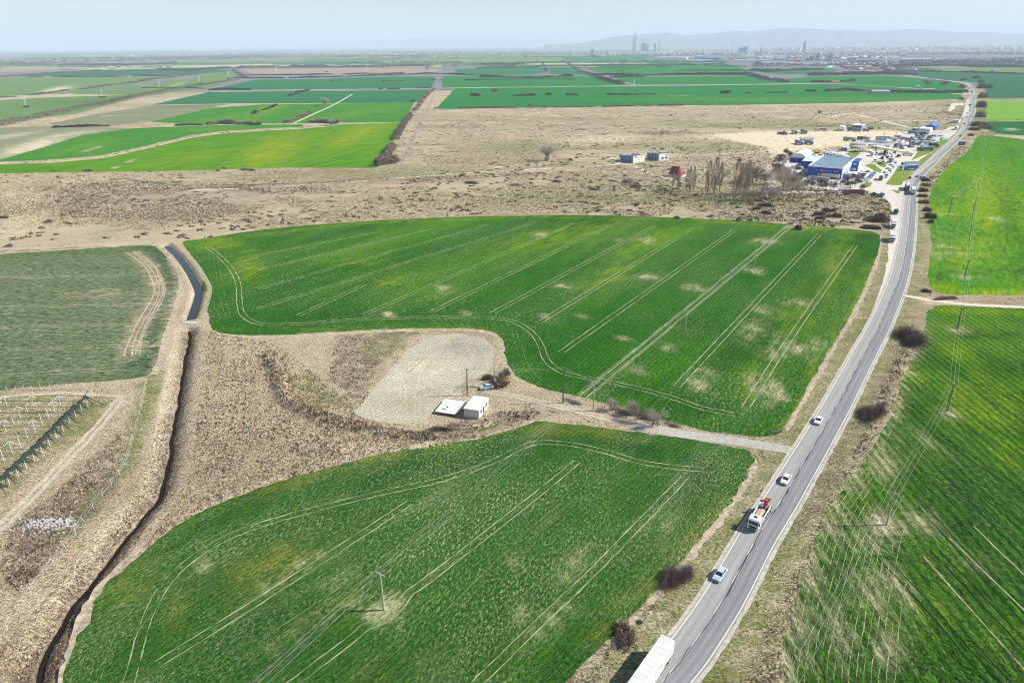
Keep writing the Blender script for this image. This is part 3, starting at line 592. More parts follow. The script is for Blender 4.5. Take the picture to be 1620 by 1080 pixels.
cb = n_.nodes.new('ShaderNodeCombineColor'); [n_.links.new(lm, cb.inputs[k]) for k in range(3)]
n_.links.new(mix(n_, 1., rp.outputs[0], cb.outputs[0], 'MULTIPLY'), b_.inputs['Base Color']); b_.inputs['Roughness'].default_value = .85
n_.nodes['Principled BSDF'].inputs['Specular IOR Level'].default_value = .25
ribbons('main_road', [(ROAD, 4.05, -4.05, .06, 0)], m_road)
ribbons('far_road', [(ROAD_FAR, 6, -6, .5, .4), (ROAD_FAR2, 10, -10, 1.2, .4)], plain('far_asphalt', (.42,.42,.42), scale=.01))
m_shoulder = groundmat('concrete_shoulder', (.46,.43,.37), (.37,.345,.29), (.3,.3,.2), None, None, fine=1., stretch=1.2, contrast=.28, vary=.05)
ribbons('road_shoulder', [(ROAD, 4.75, 4.04, .05, .06), (ROAD, -4.04, -4.8, .05, .08)], m_shoulder)
# paint: edge lines and the broken centre line, thin sheets just above the asphalt
m_paint = plain('road_paint', (.62,.62,.60), .6, .12, 3)
def dashes(p, off, w, on, gap, z=.066):
    out = []; i = 0; a = max(1, int(on/2)); g = max(1, int(gap/2))
    while i < len(p)-a-1: out.append((p[i:i+a+1], off+w/2, off-w/2, z, 0)); i += a+g
    return out
NEARN = int(np.argmax(ROAD[:, 1] > 520))
ribbons('road_edge_line', [(ROAD, 3.72, 3.54, .066, .01), (ROAD, -3.56, -3.74, .066, .01)], m_paint)
ribbons('road_centre_line', dashes(ROAD[:NEARN//2], .1, .1, 4, 6)+[(ROAD[NEARN//2:], .17, .0, .066, 0)], m_paint)
# meandering sealed crack beside the centre line
cr_p = wob(resample(ROAD[:NEARN//2+60], 1.1), .17, 12)
m_seal = plain('bitumen_seal', (.03,.03,.035), .5)
ribbons('sealed_crack', [(cr_p, .04, -.11, .068, .03)], m_seal)
ribbons('sealed_crack', [(resample(ROAD[:NEARN], 2), -.05, -.13, .067, .05)], m_seal)
# parking strip west of the road, junction apron and the service area ground
m_conc = groundmat('pale_concrete', (.56,.53,.47), (.48,.45,.40), (.38,.36,.33), (.33,.31,.29), (.66,.6,.5), fine=.5, stretch=1.4, contrast=.2, vary=.02, med=.08, bump=.2)
sheet('parking_strip', [(1379,500),(1392,460),(1400,430),(1405,400),(1407,370),(1409,340),(1409,325),(1400,315),(1383,305),(1360,302),(1362,297),(1382,291),(1400,285),(1412,295),(1425,302),(1434,304),(1434,330),(1430,370),(1424,402),(1416,438),(1402,476)], m_conc, .045, [(1,'blob',(1425,340,6,40),0,.4)])
sheet('service_yard', [(1245,262),(1252,250),(1262,243),(1290,246),(1350,236),(1345,225),(1380,218),(1400,222),(1420,214),(1440,206),(1455,205),(1490,206),(1505,200),(1515,203),(1508,214),(1492,225),(1470,245),(1440,268),(1424,284),(1440,290),(1434,303),(1410,296),(1385,292),(1360,302),(1325,301),(1285,296),(1262,288),(1248,276)], m_conc, .05, [(1,'blob',(1420,228,60,8),0,.6),(1,'blob',(1300,285,40,8),0,.3),(2,'blob',(1390,232,30,6),0,.5),(1,'blob',(1470,208,40,4),0,.8)])
m_lawn = groundmat('lawn', (.14,.20,.035), (.18,.23,.05), (.2,.2,.05), None, None, fine=.6, stretch=2, contrast=.3, vary=.03)
for q in ([(1401,292),(1406,285),(1416,272),(1421,262),(1444,262),(1455,253),(1470,243),(1476,245),(1458,258),(1440,272),(1430,285),(1426,294),(1412,293)],
          [(1362,297),(1370,287),(1380,288),(1376,296)],[(1385,255),(1405,254),(1400,266),(1390,262)],[(1368,262),(1380,258),(1396,270),(1391,274)],[(1410,300),(1424,302),(1424,307),(1418,306)],[(1442,254),(1452,240),(1462,234),(1490,230),(1484,236),(1470,243)],[(1338,244),(1350,238),(1362,242),(1352,250)],[(1476,226),(1500,221),(1494,229),(1480,229)]):
    sheet('lawn', q, m_lawn, .09, curve=False, amp=.1)
# white line triangle at the junction
ribbons('turning_lane_line', [(resample(smooth(GL([(1448,283),(1462,270),(1482,256),(1500,243)]), 5), 2), 2.6, 2.2, .07, 0)], m_paint)
sheet('widened_road', [(1436,300),(1440,288),(1452,273),(1468,258),(1490,238),(1508,221),(1517,207),(1522,199),(1532,193),(1527,207),(1519,219),(1503,237),(1482,256),(1466,272),(1456,284),(1450,300)], plain('grey_asphalt', (.27,.27,.285), scale=.05), .047)
sheet('lay_by', [(1500,176),(1506,163),(1524,163),(1526,167),(1513,167),(1507,177)], m_conc, .06, curve=False)
sheet('lay_by', [(1527,165),(1532,155),(1534,155),(1533,172),(1530,182),(1521,188),(1524,180)], m_conc, .06, curve=False)

ribbons('dirt_track', [(resample(smooth(GL([(632,262),(648,232),(662,200),(675,175),(690,141)]), 5), 8), -2.4, 2.4, .05, .6)], groundmat('dull_earth_track', (.34,.28,.23), (.26,.215,.18), None, None, None, fine=.3, stretch=1.5, contrast=.35))
ribbons('wheel_ruts_in_gravel', [(resample(smooth(GL(q), 6), 2), o_, o_+.4, .036, .12) for q in ([(770,617),(735,612),(690,612),(650,630)],[(740,600),(760,570),(740,545),(690,550),(640,590)],[(700,620),(660,620),(620,640)]) for o_ in (-1., .8)], groundmat('gravel_rut', (.27,.25,.19), (.34,.31,.23), None, None, None, fine=1.2, stretch=1, contrast=.4))
m_worn = groundmat('worn_track', (.40,.35,.27), (.26,.22,.16), None, None, None, fine=.6, stretch=1.5, contrast=.4, vary=.03)
ribbons('worn_track', [(resample(smooth(GL(q), 5), 3), -w_, w_, .02, .35) for q, w_ in (([(0,322),(120,318),(260,322),(400,330),(520,333)],.7),([(240,305),(420,306),(600,300),(760,290),(880,284)],.8),([(800,268),(900,272),(1040,290),(1150,305),(1230,312)],.7),([(0,392),(120,385),(250,378),(340,368),(480,350)],1.0),
  ([(700,250),(820,246),(900,240),(1000,236)],1.),([(760,175),(900,178),(1100,176),(1300,172)],1.4),([(690,232),(800,225),(960,212),(1100,204)],1.2),([(1060,330),(1160,334),(1260,326),(1340,324)],.6),([(980,262),(1100,258),(1180,262),(1215,268)],.8))], m_worn)
m_dkd = groundmat('dark_furrow_earth', (.13,.11,.075), (.20,.17,.11), None, None, None, fine=.6, stretch=1.5, contrast=.4)  # dark brown earth colour for the ditch lines and field boundaries
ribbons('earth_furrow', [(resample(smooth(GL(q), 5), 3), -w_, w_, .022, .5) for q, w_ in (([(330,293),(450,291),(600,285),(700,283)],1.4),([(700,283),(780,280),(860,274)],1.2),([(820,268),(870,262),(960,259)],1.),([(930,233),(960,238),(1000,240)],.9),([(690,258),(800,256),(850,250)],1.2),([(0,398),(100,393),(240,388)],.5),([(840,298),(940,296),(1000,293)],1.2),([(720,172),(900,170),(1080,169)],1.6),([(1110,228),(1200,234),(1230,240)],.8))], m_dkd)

# ---------------------------------------------------------------- many thin strips and hedge lines of the far plain
rs_ = random.Random(11); mats_ = [m_m3, m_m4, m_m5, m_m6, m_m7, m_m8, m_m9, m_m2, m_m4, m_m6]
for i in range(64):
    y = rs_.choice([81+9*rs_.random(), 90+14*rs_.random(), 96+12*rs_.random()]); x = rs_.uniform(-60, 940); L_ = rs_.uniform(60, 260); hgt = .5+.09*(y-80)*rs_.random()+.3
    tl_ = .0045*L_*-1; ff([(x, y), (x+L_, y+tl_), (x+L_+rs_.uniform(-20, 20), y+tl_+hgt), (x+rs_.uniform(-20, 20), y+hgt)], mats_[i % 10], 1.3+.03*i, 'distant_field')
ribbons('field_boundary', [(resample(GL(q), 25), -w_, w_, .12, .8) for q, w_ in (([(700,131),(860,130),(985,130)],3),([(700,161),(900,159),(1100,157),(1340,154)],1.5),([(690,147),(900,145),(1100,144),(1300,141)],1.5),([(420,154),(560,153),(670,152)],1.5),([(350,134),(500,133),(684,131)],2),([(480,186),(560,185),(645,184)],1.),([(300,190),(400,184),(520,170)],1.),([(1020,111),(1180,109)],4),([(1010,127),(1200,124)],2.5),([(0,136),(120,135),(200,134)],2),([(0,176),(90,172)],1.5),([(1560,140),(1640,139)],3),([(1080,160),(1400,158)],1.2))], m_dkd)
# ================================================================ HAZE
hz = MB(); hz.box((0, 20000, 449), (150000, 110000, 904)); m_h = bpy.data.materials.new('haze'); m_h.use_nodes = True
n_ = m_h.node_tree; n_.nodes.clear(); o_ = n_.nodes.new('ShaderNodeOutputMaterial'); pv = n_.nodes.new('ShaderNodeVolumePrincipled')
pv.inputs['Color'].default_value = (.70,.85,1,1); pv.inputs['Density'].default_value = 7.0e-5; pv.inputs['Anisotropy'].default_value = 0
n_.links.new(pv.outputs[0], o_.inputs['Volume']); hzo = hz.build('haze', m_h); hzo['kind'] = 'stuff'

# ================================================================ GRASS AND CROP TUFTS
def pal(r, n, cols, wts=None, var=.16):
    c = np.array(cols)[r.choice(len(cols), n, p=wts)]; return np.clip(c*(1+r.normal(0, var, (n, 1)))*(1+r.normal(0, .04, (n, 3))), .003, .95)
def tufts(name, X, Y, h, w, col, blades=3, z=0, lean=.5, dirn=None, seed=0):
    r = np.random.default_rng(seed); n = len(X)
    if n == 0: return
    co = np.zeros((n, blades, 3, 3), np.float32); cc = np.repeat(np.repeat(col[:, None, None, :], blades, 1), 3, 2)
    for b in range(blades):
        a = r.uniform(0, math.pi*2, n) if dirn is None else dirn+r.normal(0, .35, n)
        ox, oy = r.normal(0, .35, (2, n))*w; dx, dy = np.cos(a)*w/2, np.sin(a)*w/2; la = r.uniform(0, 6.28, n); ll = r.uniform(.1, lean, n)*h
        co[:, b, 0, 0] = X+ox-dx; co[:, b, 0, 1] = Y+oy-dy; co[:, b, 1, 0] = X+ox+dx; co[:, b, 1, 1] = Y+oy+dy
        co[:, b, 0, 2] = co[:, b, 1, 2] = z-.05
        co[:, b, 2, 0] = X+ox+np.cos(la)*ll; co[:, b, 2, 1] = Y+oy+np.sin(la)*ll; co[:, b, 2, 2] = z+h*r.uniform(.6, 1, n)
        cc[:, b] = cc[:, b]*r.uniform(.8, 1.15, (n, 1, 1))
    co = co.reshape(-1, 3); me = mesh_np(name, co, np.arange(len(co)).reshape(-1, 3), 3, [TINT], colors=np.clip(cc.reshape(-1, 3), 0, 1))
    o = link(name, me); o['kind'] = 'stuff'; return o
def anyfield(X, Y):
    r = np.zeros(X.shape, bool)
    for nme, ps in POLYS.items():
        if nme in ('far_plain',): continue
        for p in ps:
            q = p[::2] if len(p) > 400 else p
            r |= inside(q, X, Y)
    return r
def sample(n, y0, y1, xr=1.12, pw=2.):
    u = rng.random(n); k = 1-pw
    Y = (y0**k+u*(y1**k-y0**k))**(1/k); X = rng.uniform(-xr, xr, n)*Y*1.0+0
    return X, Y
# rough grass on the margins, banks and waste ground near the camera
X, Y = sample(520000, 68, 430, pw=1.6)
ok = ~anyfield(X, Y)
X, Y = X[ok], Y[ok]
dr = dist_line(X, Y, ROAD[::3]); ok = dr > 5.6
X, Y, dr = X[ok], Y[ok], dr[ok]
dd = np.minimum(dist_line(X, Y, DITCH_D[::2]), dist_line(X, Y, DITCH_W)); dl = dist_line(X, Y, SIDE); dt = dist_line(X, Y, TW)
ok = (dd > 1.0) & (dl > 2.2) & (dt > 1.5) & ~((dist_line(X, Y, DITCH_W) < 2.9))
for pth in ([(190,632),(150,680),(110,722),(60,775),(0,835)], [(1430,467),(1480,476),(1540,482),(1640,487)]): ok &= dist_line(X, Y, GL(pth)) > 1.9
X, Y, dr, dd = X[ok], Y[ok], dr[ok], dd[ok]
at_ = paint(X, Y, gmarks); cl = fnoise(X, Y, .09, 21); cl2 = fnoise(X, Y, .35, 31)
px_, py_ = P(X, Y)
reed = inside(np.array([(305,520),(440,545),(560,640),(700,700),(860,662),(600,720),(330,805),(150,960),(60,1100),(-60,1100),(60,960),(200,800),(262,650),(290,560)]), px_, py_)
keep = rng.random(len(X)) < np.where(reed, .85, np.clip(cl2*1.5-.1, .15, 1)*np.where(Y < 230, .95, .7))
keep &= rng.random(len(X)) > .65*(at_[:, 2])
X, Y, dr, dd, at_, cl, cl2, reed = [q[keep] for q in (X, Y, dr, dd, at_, cl, cl2, reed)]
n = len(X); r0 = np.random.default_rng(3)
straw = pal(r0, n, [(.53,.42,.29),(.63,.51,.37),(.35,.27,.18),(.19,.145,.10),(.42,.335,.22)], None)
olive = pal(r0, n, [(.17,.20,.05),(.24,.25,.08),(.11,.15,.035),(.36,.32,.14)])
brush = pal(r0, n, [(.16,.11,.08),(.22,.155,.12),(.10,.075,.06),(.34,.26,.19)])
col = straw; u_ = r0.random(n)[:, None]
brownish = (cl > .56)[:, None] & (u_ < .45); col = np.where(brownish, brush, col)
col = np.where(u_ < at_[:, :1]*1.1, olive, col); col = np.where((r0.random(n)[:, None] < at_[:, 1:2]*1.15), brush, col)
big = np.clip(.35+.5*reed+.8*at_[:, 1]+.25*(dd < 6), .3, 1.5)*np.where(dr < 9, .5, 1)*np.where(at_[:, 0] > .5, .55, 1)*np.where(dd < 6.5, .38, 1)
hh = big*.8*(.45+.75*cl2)*r0.uniform(.6, 1.3, n); ww = .13+.17*hh
tufts('dry_grass', X, Y, hh, ww*np.clip(Y/150, 1, 2.2), col, 3, z=ground_z(X, Y), seed=4)
# rough ground further off
X, Y = sample(260000, 400, 1250, pw=1.9, xr=.95); ok = ~anyfield(X, Y); X, Y = X[ok], Y[ok]
ok = (dist_line(X, Y, ROAD[::5]) > 9) & (fnoise(X, Y, .02, 5)+.5*fnoise(X, Y, .09, 15) > .62); X, Y = X[ok], Y[ok]; at_ = paint(X, Y, gmarks)
ok = rng.random(len(X)) > at_[:, 2]*1.2; X, Y, at_ = X[ok], Y[ok], at_[ok]; n = len(X)
u_ = r0.random(n)[:, None]; cl = fnoise(X, Y, .03, 8)[:, None]
col = pal(r0, n, [(.58,.47,.32),(.48,.39,.26),(.36,.31,.18),(.27,.24,.14)])
col = np.where((u_ < .35) & (cl > .5), pal(r0, n, [(.20,.165,.10),(.24,.18,.13),(.13,.105,.07)]), col); col = np.where(u_ < at_[:, :1], pal(r0, n, [(.15,.18,.05),(.22,.22,.08)]), col)
col = np.where(u_ > 1-at_[:, 1:2]*1.2, pal(r0, n, [(.14,.10,.08),(.2,.15,.12)]), col)
tufts('rough_grass', X, Y, r0.uniform(.25, .8, n)*(1+at_[:, 1]), r0.uniform(.5, 1.3, n)*Y/600, col, 2, seed=6)
# crop texture
def crop(px, n, pw, y0, y1, cols, dirn, h, w, seed, marks, thr=.0, spk=(.36,.42,.22), spw=.2, nsc=(.5, .12)):
    X, Y = sample(n, y0, y1, pw=pw); poly = POLYS[px[0]][px[1]]; ok = inside(poly, X, Y); X, Y = X[ok], Y[ok]
    c, s = math.cos(dirn), math.sin(dirn); U = X*c+Y*s; V = -X*s+Y*c
    ok = fnoise(U*.35, V*1.1, nsc[0], seed) > thr; X, Y, U, V = X[ok], Y[ok], U[ok], V[ok]; n = len(X); r = np.random.default_rng(seed)
    a = paint(X, Y, marks); cc = pal(r, n, cols)
    pale = (fnoise(U*.4, V, nsc[1], seed+9)-.40)*2.2; u = r.random(n)
    cc = np.where((u < np.clip(pale, 0.04, 1)*spw+a[:, 2]*.7)[:, None], pal(r, n, [spk, (.22,.27,.13), (.34,.33,.22)]), cc)
    cc = np.where((r.random(n) < a[:, 0]*.6)[:, None], pal(r, n, [(.11,.16,.03), (.16,.18,.045)]), cc)
    tufts('crop_rows', X, Y, r.uniform(.5, 1.2, n)*h, r.uniform(.6, 1.5, n)*w*np.clip(Y/140, .8, 2.5), cc, 2, z=.02, dirn=dirn, lean=.8, seed=seed)
GR = [(.015,.070,.008),(.030,.105,.012),(.022,.085,.010),(.05,.135,.014)]
crop(('wheat_field', 1), 260000, 1.5, 70, 215, GR, r2, .18, .26, 41, f2m, .25, spk=(.24,.31,.16), spw=.5)
crop(('wheat_field', 0), 230000, 1.5, 140, 440, [(.015,.085,.008),(.03,.12,.010),(.045,.14,.012)], r1, .2, .32, 42, f1m, .35, spk=(.22,.30,.14), spw=.12)
crop(('right_wheat_field', 0), 330000, 1.5, 70, 330, [(.017,.072,.006),(.034,.11,.008),(.055,.15,.009),(.09,.18,.008)], r5, .16, .26, 43, f5m, .28, spk=(.20,.26,.11), spw=.25)
crop(('sparse_crop_field', 0), 120000, 1.4, 190, 420, [(.085,.125,.055),(.05,.095,.035),(.28,.28,.18)], 0., .15, .35, 44, f3m, .35, spk=(.40,.38,.28), spw=.5)

# ================================================================ BUSHES AND TREES
def scale_at(x, y):
    p = G(x, y); return FP/(p[1]*fv[1]-H*fv[2])      # pixels per metre at that ground point
def twig_mesh(name, n, rx, ry, rz, cols, w=.05, L=.5, z0=0., shell=.55, up=.35, seed=0, trunk=0):
    r = np.random.default_rng(seed)
    d = r.normal(0, 1, (n, 3)); d[:, 2] = np.abs(d[:, 2]); d /= np.linalg.norm(d, axis=1)[:, None]
    rad = r.uniform(shell, 1, n)*(1+.22*np.sin(d[:, 0]*5+seed)*np.cos(d[:, 1]*4+1)); p = d*rad[:, None]*np.array([rx, ry, rz]); p[:, 2] += z0
    v = d*np.array([1, 1, 1])+r.normal(0, .45, (n, 3)); v[:, 2] += up; v /= np.linalg.norm(v, axis=1)[:, None]
    lobe = r.integers(0, 6, n); lc = np.random.default_rng(seed+77).uniform(-.55, .55, (6, 2)); ls = np.random.default_rng(seed+78).uniform(.4, .75, 6)
    p[:, 0] = lc[lobe, 0]*rx+p[:, 0]*ls[lobe]; p[:, 1] = lc[lobe, 1]*ry+p[:, 1]*ls[lobe]; p[:, 2] *= (.55+.6*ls[lobe])
    l = r.uniform(.5, 1.3, n)*L; q = r.normal(0, 1, (n, 3)); side = np.cross(v, q); side /= np.linalg.norm(side, axis=1)[:, None]; side *= (r.uniform(.6, 1.4, n)*w)[:, None]
    co = np.zeros((n, 3, 3), np.float32); co[:, 0] = p-v*(l[:, None]*.6)+side; co[:, 1] = p-v*(l[:, None]*.6)-side; co[:, 2] = p+v*(l[:, None]*.5)
    co[:, :, 2] = np.maximum(co[:, :, 2], -.05)
    cc = np.repeat(pal(r, n, cols)[:, None, :], 3, 1)
    return mesh_np(name, co.reshape(-1, 3), np.arange(n*3).reshape(-1, 3), 3, [TINT], colors=cc.reshape(-1, 3))
DK = [(.085,.058,.06),(.13,.09,.09),(.055,.04,.04),(.20,.15,.14)]
BR = [(.17,.12,.09),(.24,.18,.14),(.11,.08,.065),(.30,.24,.19)]
GY = [(.38,.33,.29),(.46,.40,.36),(.28,.24,.21)]
GN = [(.06,.085,.025),(.10,.12,.04),(.04,.055,.02),(.16,.15,.07)]
BV = {}
for i in range(3):
    BV['dark', i] = twig_mesh('bush', 3200, 1, 1, .8, DK, .016, .30, seed=i, shell=.2)
    BV['brown', i] = twig_mesh('bush', 1500, 1, 1, .8, BR, .025, .34, seed=10+i, shell=.2)
    BV['grey', i] = twig_mesh('bush', 1300, 1, 1, 1., GY, .016, .45, seed=20+i, shell=.25, up=.8)
    BV['green', i] = twig_mesh('bush', 1300, 1, 1, .8, GN, .035, .25, seed=30+i, shell=.4)
bark = plain('bark', (.16,.125,.10), .9, .3, 3)
def bush(x, y, wpx, hpx, kind, label, group=None, ry=None):
    s = scale_at(x, y); p = G(x, y); o = link('bush', BV[kind, random.randrange(3)]); sx = wpx/2/s; hz = hpx/s
    o.location = (p[0], p[1], 0); o.scale = (sx*1.12, (ry/2) if ry else sx*.9, hz*.9); o.rotation_euler = (0, 0, random.choice((0, .3, -.3)))
    tag(o, label, 'bush', group); return o
TH = [twig_mesh('thicket', 15000, 1, 1, .8, DK, .006, .11, seed=90+i, shell=.3, up=.6) for i in range(2)]
def thicket(x, y, W, L, h, label, k=0):
    p = G(x, y); o = link('thicket', TH[k], None, (p[0], p[1], 0), (0, 0, R(-33))); o.scale = (W/2, L/2, h); tag(o, label, 'bush')
thicket(1439,536,12.5,25,5.2,'largest dark thicket east of the road, below the gravel turn-off')
thicket(1380,656,8,16,3.4,'dark bare thicket east of the road, next one down from the largest thicket',1)
thicket(1071,915,6.5,10.5,3.,'wide dark bush on the west verge beside the silver car',1)
bush(990,1004,38,22,'brown','reddish bare bush on the west verge near the white trailer',ry=8)
bush(1012,984,12,6,'brown','tiny bare shrub between the reddish bush and the road')
bush(1386,350,34,12,'dark','dark bush behind the two white lorries in the parking strip')
bush(1376,361,26,10,'dark','dark bush at the field corner beside the parking strip')
bush(1392,344,22,9,'dark','small dark bush touching the parking strip by the first white lorry')
bush(1262,363,13,12,'dark','lone round bush at the foot of a power pole on the far edge of the wheat field')
for i, (x, y, a, b) in enumerate([(1210,326,26,8),(1196,331,16,6),(1212,338,20,7),(1295,340,22,8),(1310,334,20,8),(1322,343,20,8),(1296,346,18,6),(1070,345,14,5),(1186,349,10,6),(1100,310,10,6),(1168,349,9,8)]):
    bush(x, y, a, b, 'dark' if i < 7 else 'brown', 'low dark scrub bush on the rough grass north of the wheat field', 'scrub bushes on the rough grass north of the wheat field')
for i, (x, y, a, b) in enumerate([(1463,286,17,7),(1463,294,22,7),(1460,303,22,9),(1458,311,20,6),(1460,321,22,8),(1466,334,18,9),(1470,345,20,14),(1472,352,12,8)]):
    bush(x, y, a*.85, b*1.1, 'brown' if i % 3 == 1 else 'dark', 'dark bare bush in the row along the east edge of the road opposite the truck stop', 'bushes in the row beside the road opposite the truck stop')
for i, (x, y, a, b) in enumerate([(1556,140,20,12),(1552,155,16,14),(1551,170,16,16),(1549,185,18,14),(1546,199,22,12),(1556,203,26,10),(1540,206,20,7),(1535,215,10,6),(1545,125,14,8),(1551,131,12,8)]):
    bush(x, y, a, b, 'brown' if i % 2 else 'dark', 'brown bare roadside bush in the far row east of the bend', 'far roadside bushes east of the bend')
for i, (x, y, a, b) in enumerate([(1522,139,12,8),(1526,146,10,7),(1520,158,10,6),(1523,127,12,5)]):
    bush(x, y, a, b, 'brown', 'brown bush on the west side of the far bend', 'bushes west of the far bend')
bush(792,608,34,26,'brown','tangled bare brush behind the silver car by the gravel yard',ry=8)
bush(772,600,26,13,'dark','dark bare brush left of the concrete pole at the gravel yard',ry=3)
bush(800,592,18,16,'brown','brush on the field edge right of the concrete pole')
for i, (x, y, a, b) in enumerate([(700,684,60,12),(655,690,34,10),(740,690,40,9),(620,680,20,7)]): bush(x, y, a, b, 'dark' if i < 2 else 'brown', ['dark scrub mound just below the gravel yard','dark scrub at the left foot of the gravel yard','brown scrub between the roofless hut and the front field','small brown scrub at the corner of the gravel yard'][i], ry=4)
for i, (x, y, a, b) in enumerate([(1210,468,1,1)]): pass
bush(1490,473,40,8,'brown','low brown scrub beside the gravel turn-off east of the road',ry=4)
bush(1465,462,18,8,'dark','small dark scrub on the corner where the gravel turn-off meets the verge',ry=4)
bush(1505,472,20,6,'brown','flat brown scrub patch further along the gravel turn-off',ry=3)
bush(992,289,26,10,'grey','grey shrub clump left of the red-roofed house',ry=14); bush(1006,296,20,8,'brown','olive-brown shrub below the grey shrub clump')
bush(6,345,14,7,'dark','dark bush at the left edge of the pale grassland'); bush(76,352,16,8,'brown','thin brown bush on the pale grassland'); bush(14,390,14,7,'brown','reddish shrub just above the left crop field')
for i, (x, y, a, b) in enumerate([(345,271,8,5),(355,267,7,5),(386,269,14,6),(398,270,14,6),(140,270,20,3),(82,271,12,2)]):
    bush(x, y, a, b, 'brown' if i < 4 else 'dark', 'small bush along the lower edge of the yellow-green field', 'bushes along the lower edge of the yellow-green field')
for i, (x, y, a, b) in enumerate([(862,253,1,1)]): pass
for i, (x, y, a, b) in enumerate([(902,254,10,6),(912,250,6,3),(835,262,8,4),(731,277,8,4),(968,287,12,4),(880,288,20,4),(813,293,30,3),(745,290,30,4),(1075,292,8,5),(940,300,20,3),(1265,245,20,10),(1245,241,10,5)]):
    bush(x, y, a, b, 'dark' if i % 2 else 'brown', 'low scrub clump on the open grassland west of the truck stop', 'scrub clumps on the open grassland')
for i, (x, y) in enumerate([(41.7,169.5),(162.5,154.5),(316,133),(362,125),(516,114.5)]):
    bush(x, y, 12-i*1.5, 4-i*.4, 'green', ['dark green shrub at the foot of the leftmost pylon','dark green shrub at the foot of the second pylon','small shrub at the foot of the third pylon in the pale field','small shrub under the pylon beside the straw strip','shrub under the pylon on the ploughed strip'][i])

def tree_mesh(kind, seed):
    """a trunk with forking limbs, and a crown of fine twigs; unit: metres"""
    r = random.Random(seed); tr = MB(); tips = []
    def grow(p, d, L, rad, lev):
        e = p+d*L; tr.tube(p, e, rad, rad*.62, 5 if lev < 2 else 3, cap=False)
        if lev >= 3: tips.append((e, d)); return
        for k in range(3 if lev else 4):
            nd_ = (d+Vector((r.gauss(0, 1), r.gauss(0, 1), r.gauss(0, .5)))*(.16 if kind == 'poplar' else .5)).normalized()
            grow(p+d*L*r.uniform(.5, 1), nd_, L*r.uniform(.6, .85), rad*.55, lev+1)
    if kind == 'multi':
        for k in range(6): grow(Vector((r.gauss(0, .8), r.gauss(0, .6), 0)), Vector((r.gauss(0, .3), r.gauss(0, .2), 1)).normalized(), 3.2, .17, 1)
    else: grow(Vector((0, 0, 0)), Vector((0, 0, 1)), 5 if kind == 'poplar' else 2.6, .28 if kind == 'poplar' else .2, 0)
    return tr.mesh('trunk', bark), tips
def make_tree(kind, seed, cols, n):
    me, tips = tree_mesh(kind, seed); r = np.random.default_rng(seed)
    if kind == 'poplar':
        z = r.uniform(.12, 1, n)*17; rad = 1.9*np.sin(np.clip(z/17, 0, 1)**.8*math.pi)**.6+.2; a = r.uniform(0, 6.28, n); q = r.uniform(.1, 1, n)**.6
        p = np.c_[np.cos(a)*rad*q, np.sin(a)*rad*q, z]; v = np.c_[np.cos(a)*.25, np.sin(a)*.25, np.ones(n)]+r.normal(0, .15, (n, 3)); l = r.uniform(.8, 2.2, n); w = .05
    else:
        k = r.integers(0, len(tips), n); b = np.array([tuple(t[0]) for t in tips])[k]; d = np.array([tuple(t[1]) for t in tips])[k]
        p = b+r.normal(0, .6, (n, 3)); p[:, 2] = np.maximum(p[:, 2], .8); v = d+r.normal(0, .5, (n, 3)); v[:, 2] += .3; l = r.uniform(.5, 1.3, n); w = .026
    v /= np.linalg.norm(v, axis=1)[:, None]; s = np.cross(v, r.normal(0, 1, (n, 3))); s /= np.linalg.norm(s, axis=1)[:, None]
    co = np.zeros((n, 3, 3), np.float32); co[:, 0] = p+s*w; co[:, 1] = p-s*w; co[:, 2] = p+v*l[:, None]
    cc = np.repeat(pal(r, n, cols)[:, None, :], 3, 1)
    return me, mesh_np('crown', co.reshape(-1, 3), np.arange(n*3).reshape(-1, 3), 3, [TINT], colors=cc.reshape(-1, 3)), max(float(co[:, 2, 2].max()), 1)
TV = {('poplar', i): make_tree('poplar', i, BR+GY, 950) for i in range(3)}
TV.update({('bare', i): make_tree('bare', 10+i, BR if i % 2 else GY, 1600) for i in range(4)})
TV.update({('multi', i): make_tree('multi', 30+i, GY, 2600) for i in range(2)})
TV.update({('darktree', i): make_tree('bare', 50+i, DK, 2200) for i in range(2)})
TV.update({('greentree', i): make_tree('bare', 60+i, GN, 3000) for i in range(2)})
def tree(x, y, hpx, kind, label, group=None, wide=1., name='bare_tree'):
    ks = [k for k in TV if k[0] == kind]; t, c, hh = TV[random.choice(ks)]; p = G(x, y); h = hpx/scale_at(x, y)/fv[1]
    o = empty('poplar_tree' if kind == 'poplar' else name, (p[0], p[1], 0), random.uniform(0, 6)); s = h/hh; o.scale = (s*wide, s*wide, s)
    link('trunk', t, o); link('crown', c, o); tag(o, label, 'tree', group); return o
for i, (x, y, h, wd) in enumerate([(1119,308,52,.9),(1129,307,56,1.),(1138,302,44,.8),(1163,312,60,1.),(1175,316,56,1.1),(1170,306,46,.8),(1181,308,50,1.)]):
    tree(x, y, h, 'poplar', 'tall bare poplar in the twin clumps between the red-roofed house and the truck stop', 'tall bare poplars west of the truck stop', wd)
for i, (x, y, h) in enumerate([(1064,298,26),(1072,303,36),(1086,303,34),(1090,304,38),(1096,304,40)]):
    tree(x, y, h, 'poplar', 'thin bare poplar in the short row in front of the red-roofed house', 'thin poplars in front of the red-roofed house', .7)
for i, (x, y, h) in enumerate([(1142,287,24),(1190,290,30),(1197,287,26),(1186,322,22),(1192,318,20),(1204,318,18),(1216,315,18),(1226,313,22),(1210,291,20),(1160,318,22),(1030,302,12),(1046,302,12),(1088,316,10),(1268,318,16),(1400,312,1)][:14]):
    tree(x, y, h, 'bare', 'low bare tree in the scrub around the tall poplars', 'low bare trees around the tall poplars', 1.2)
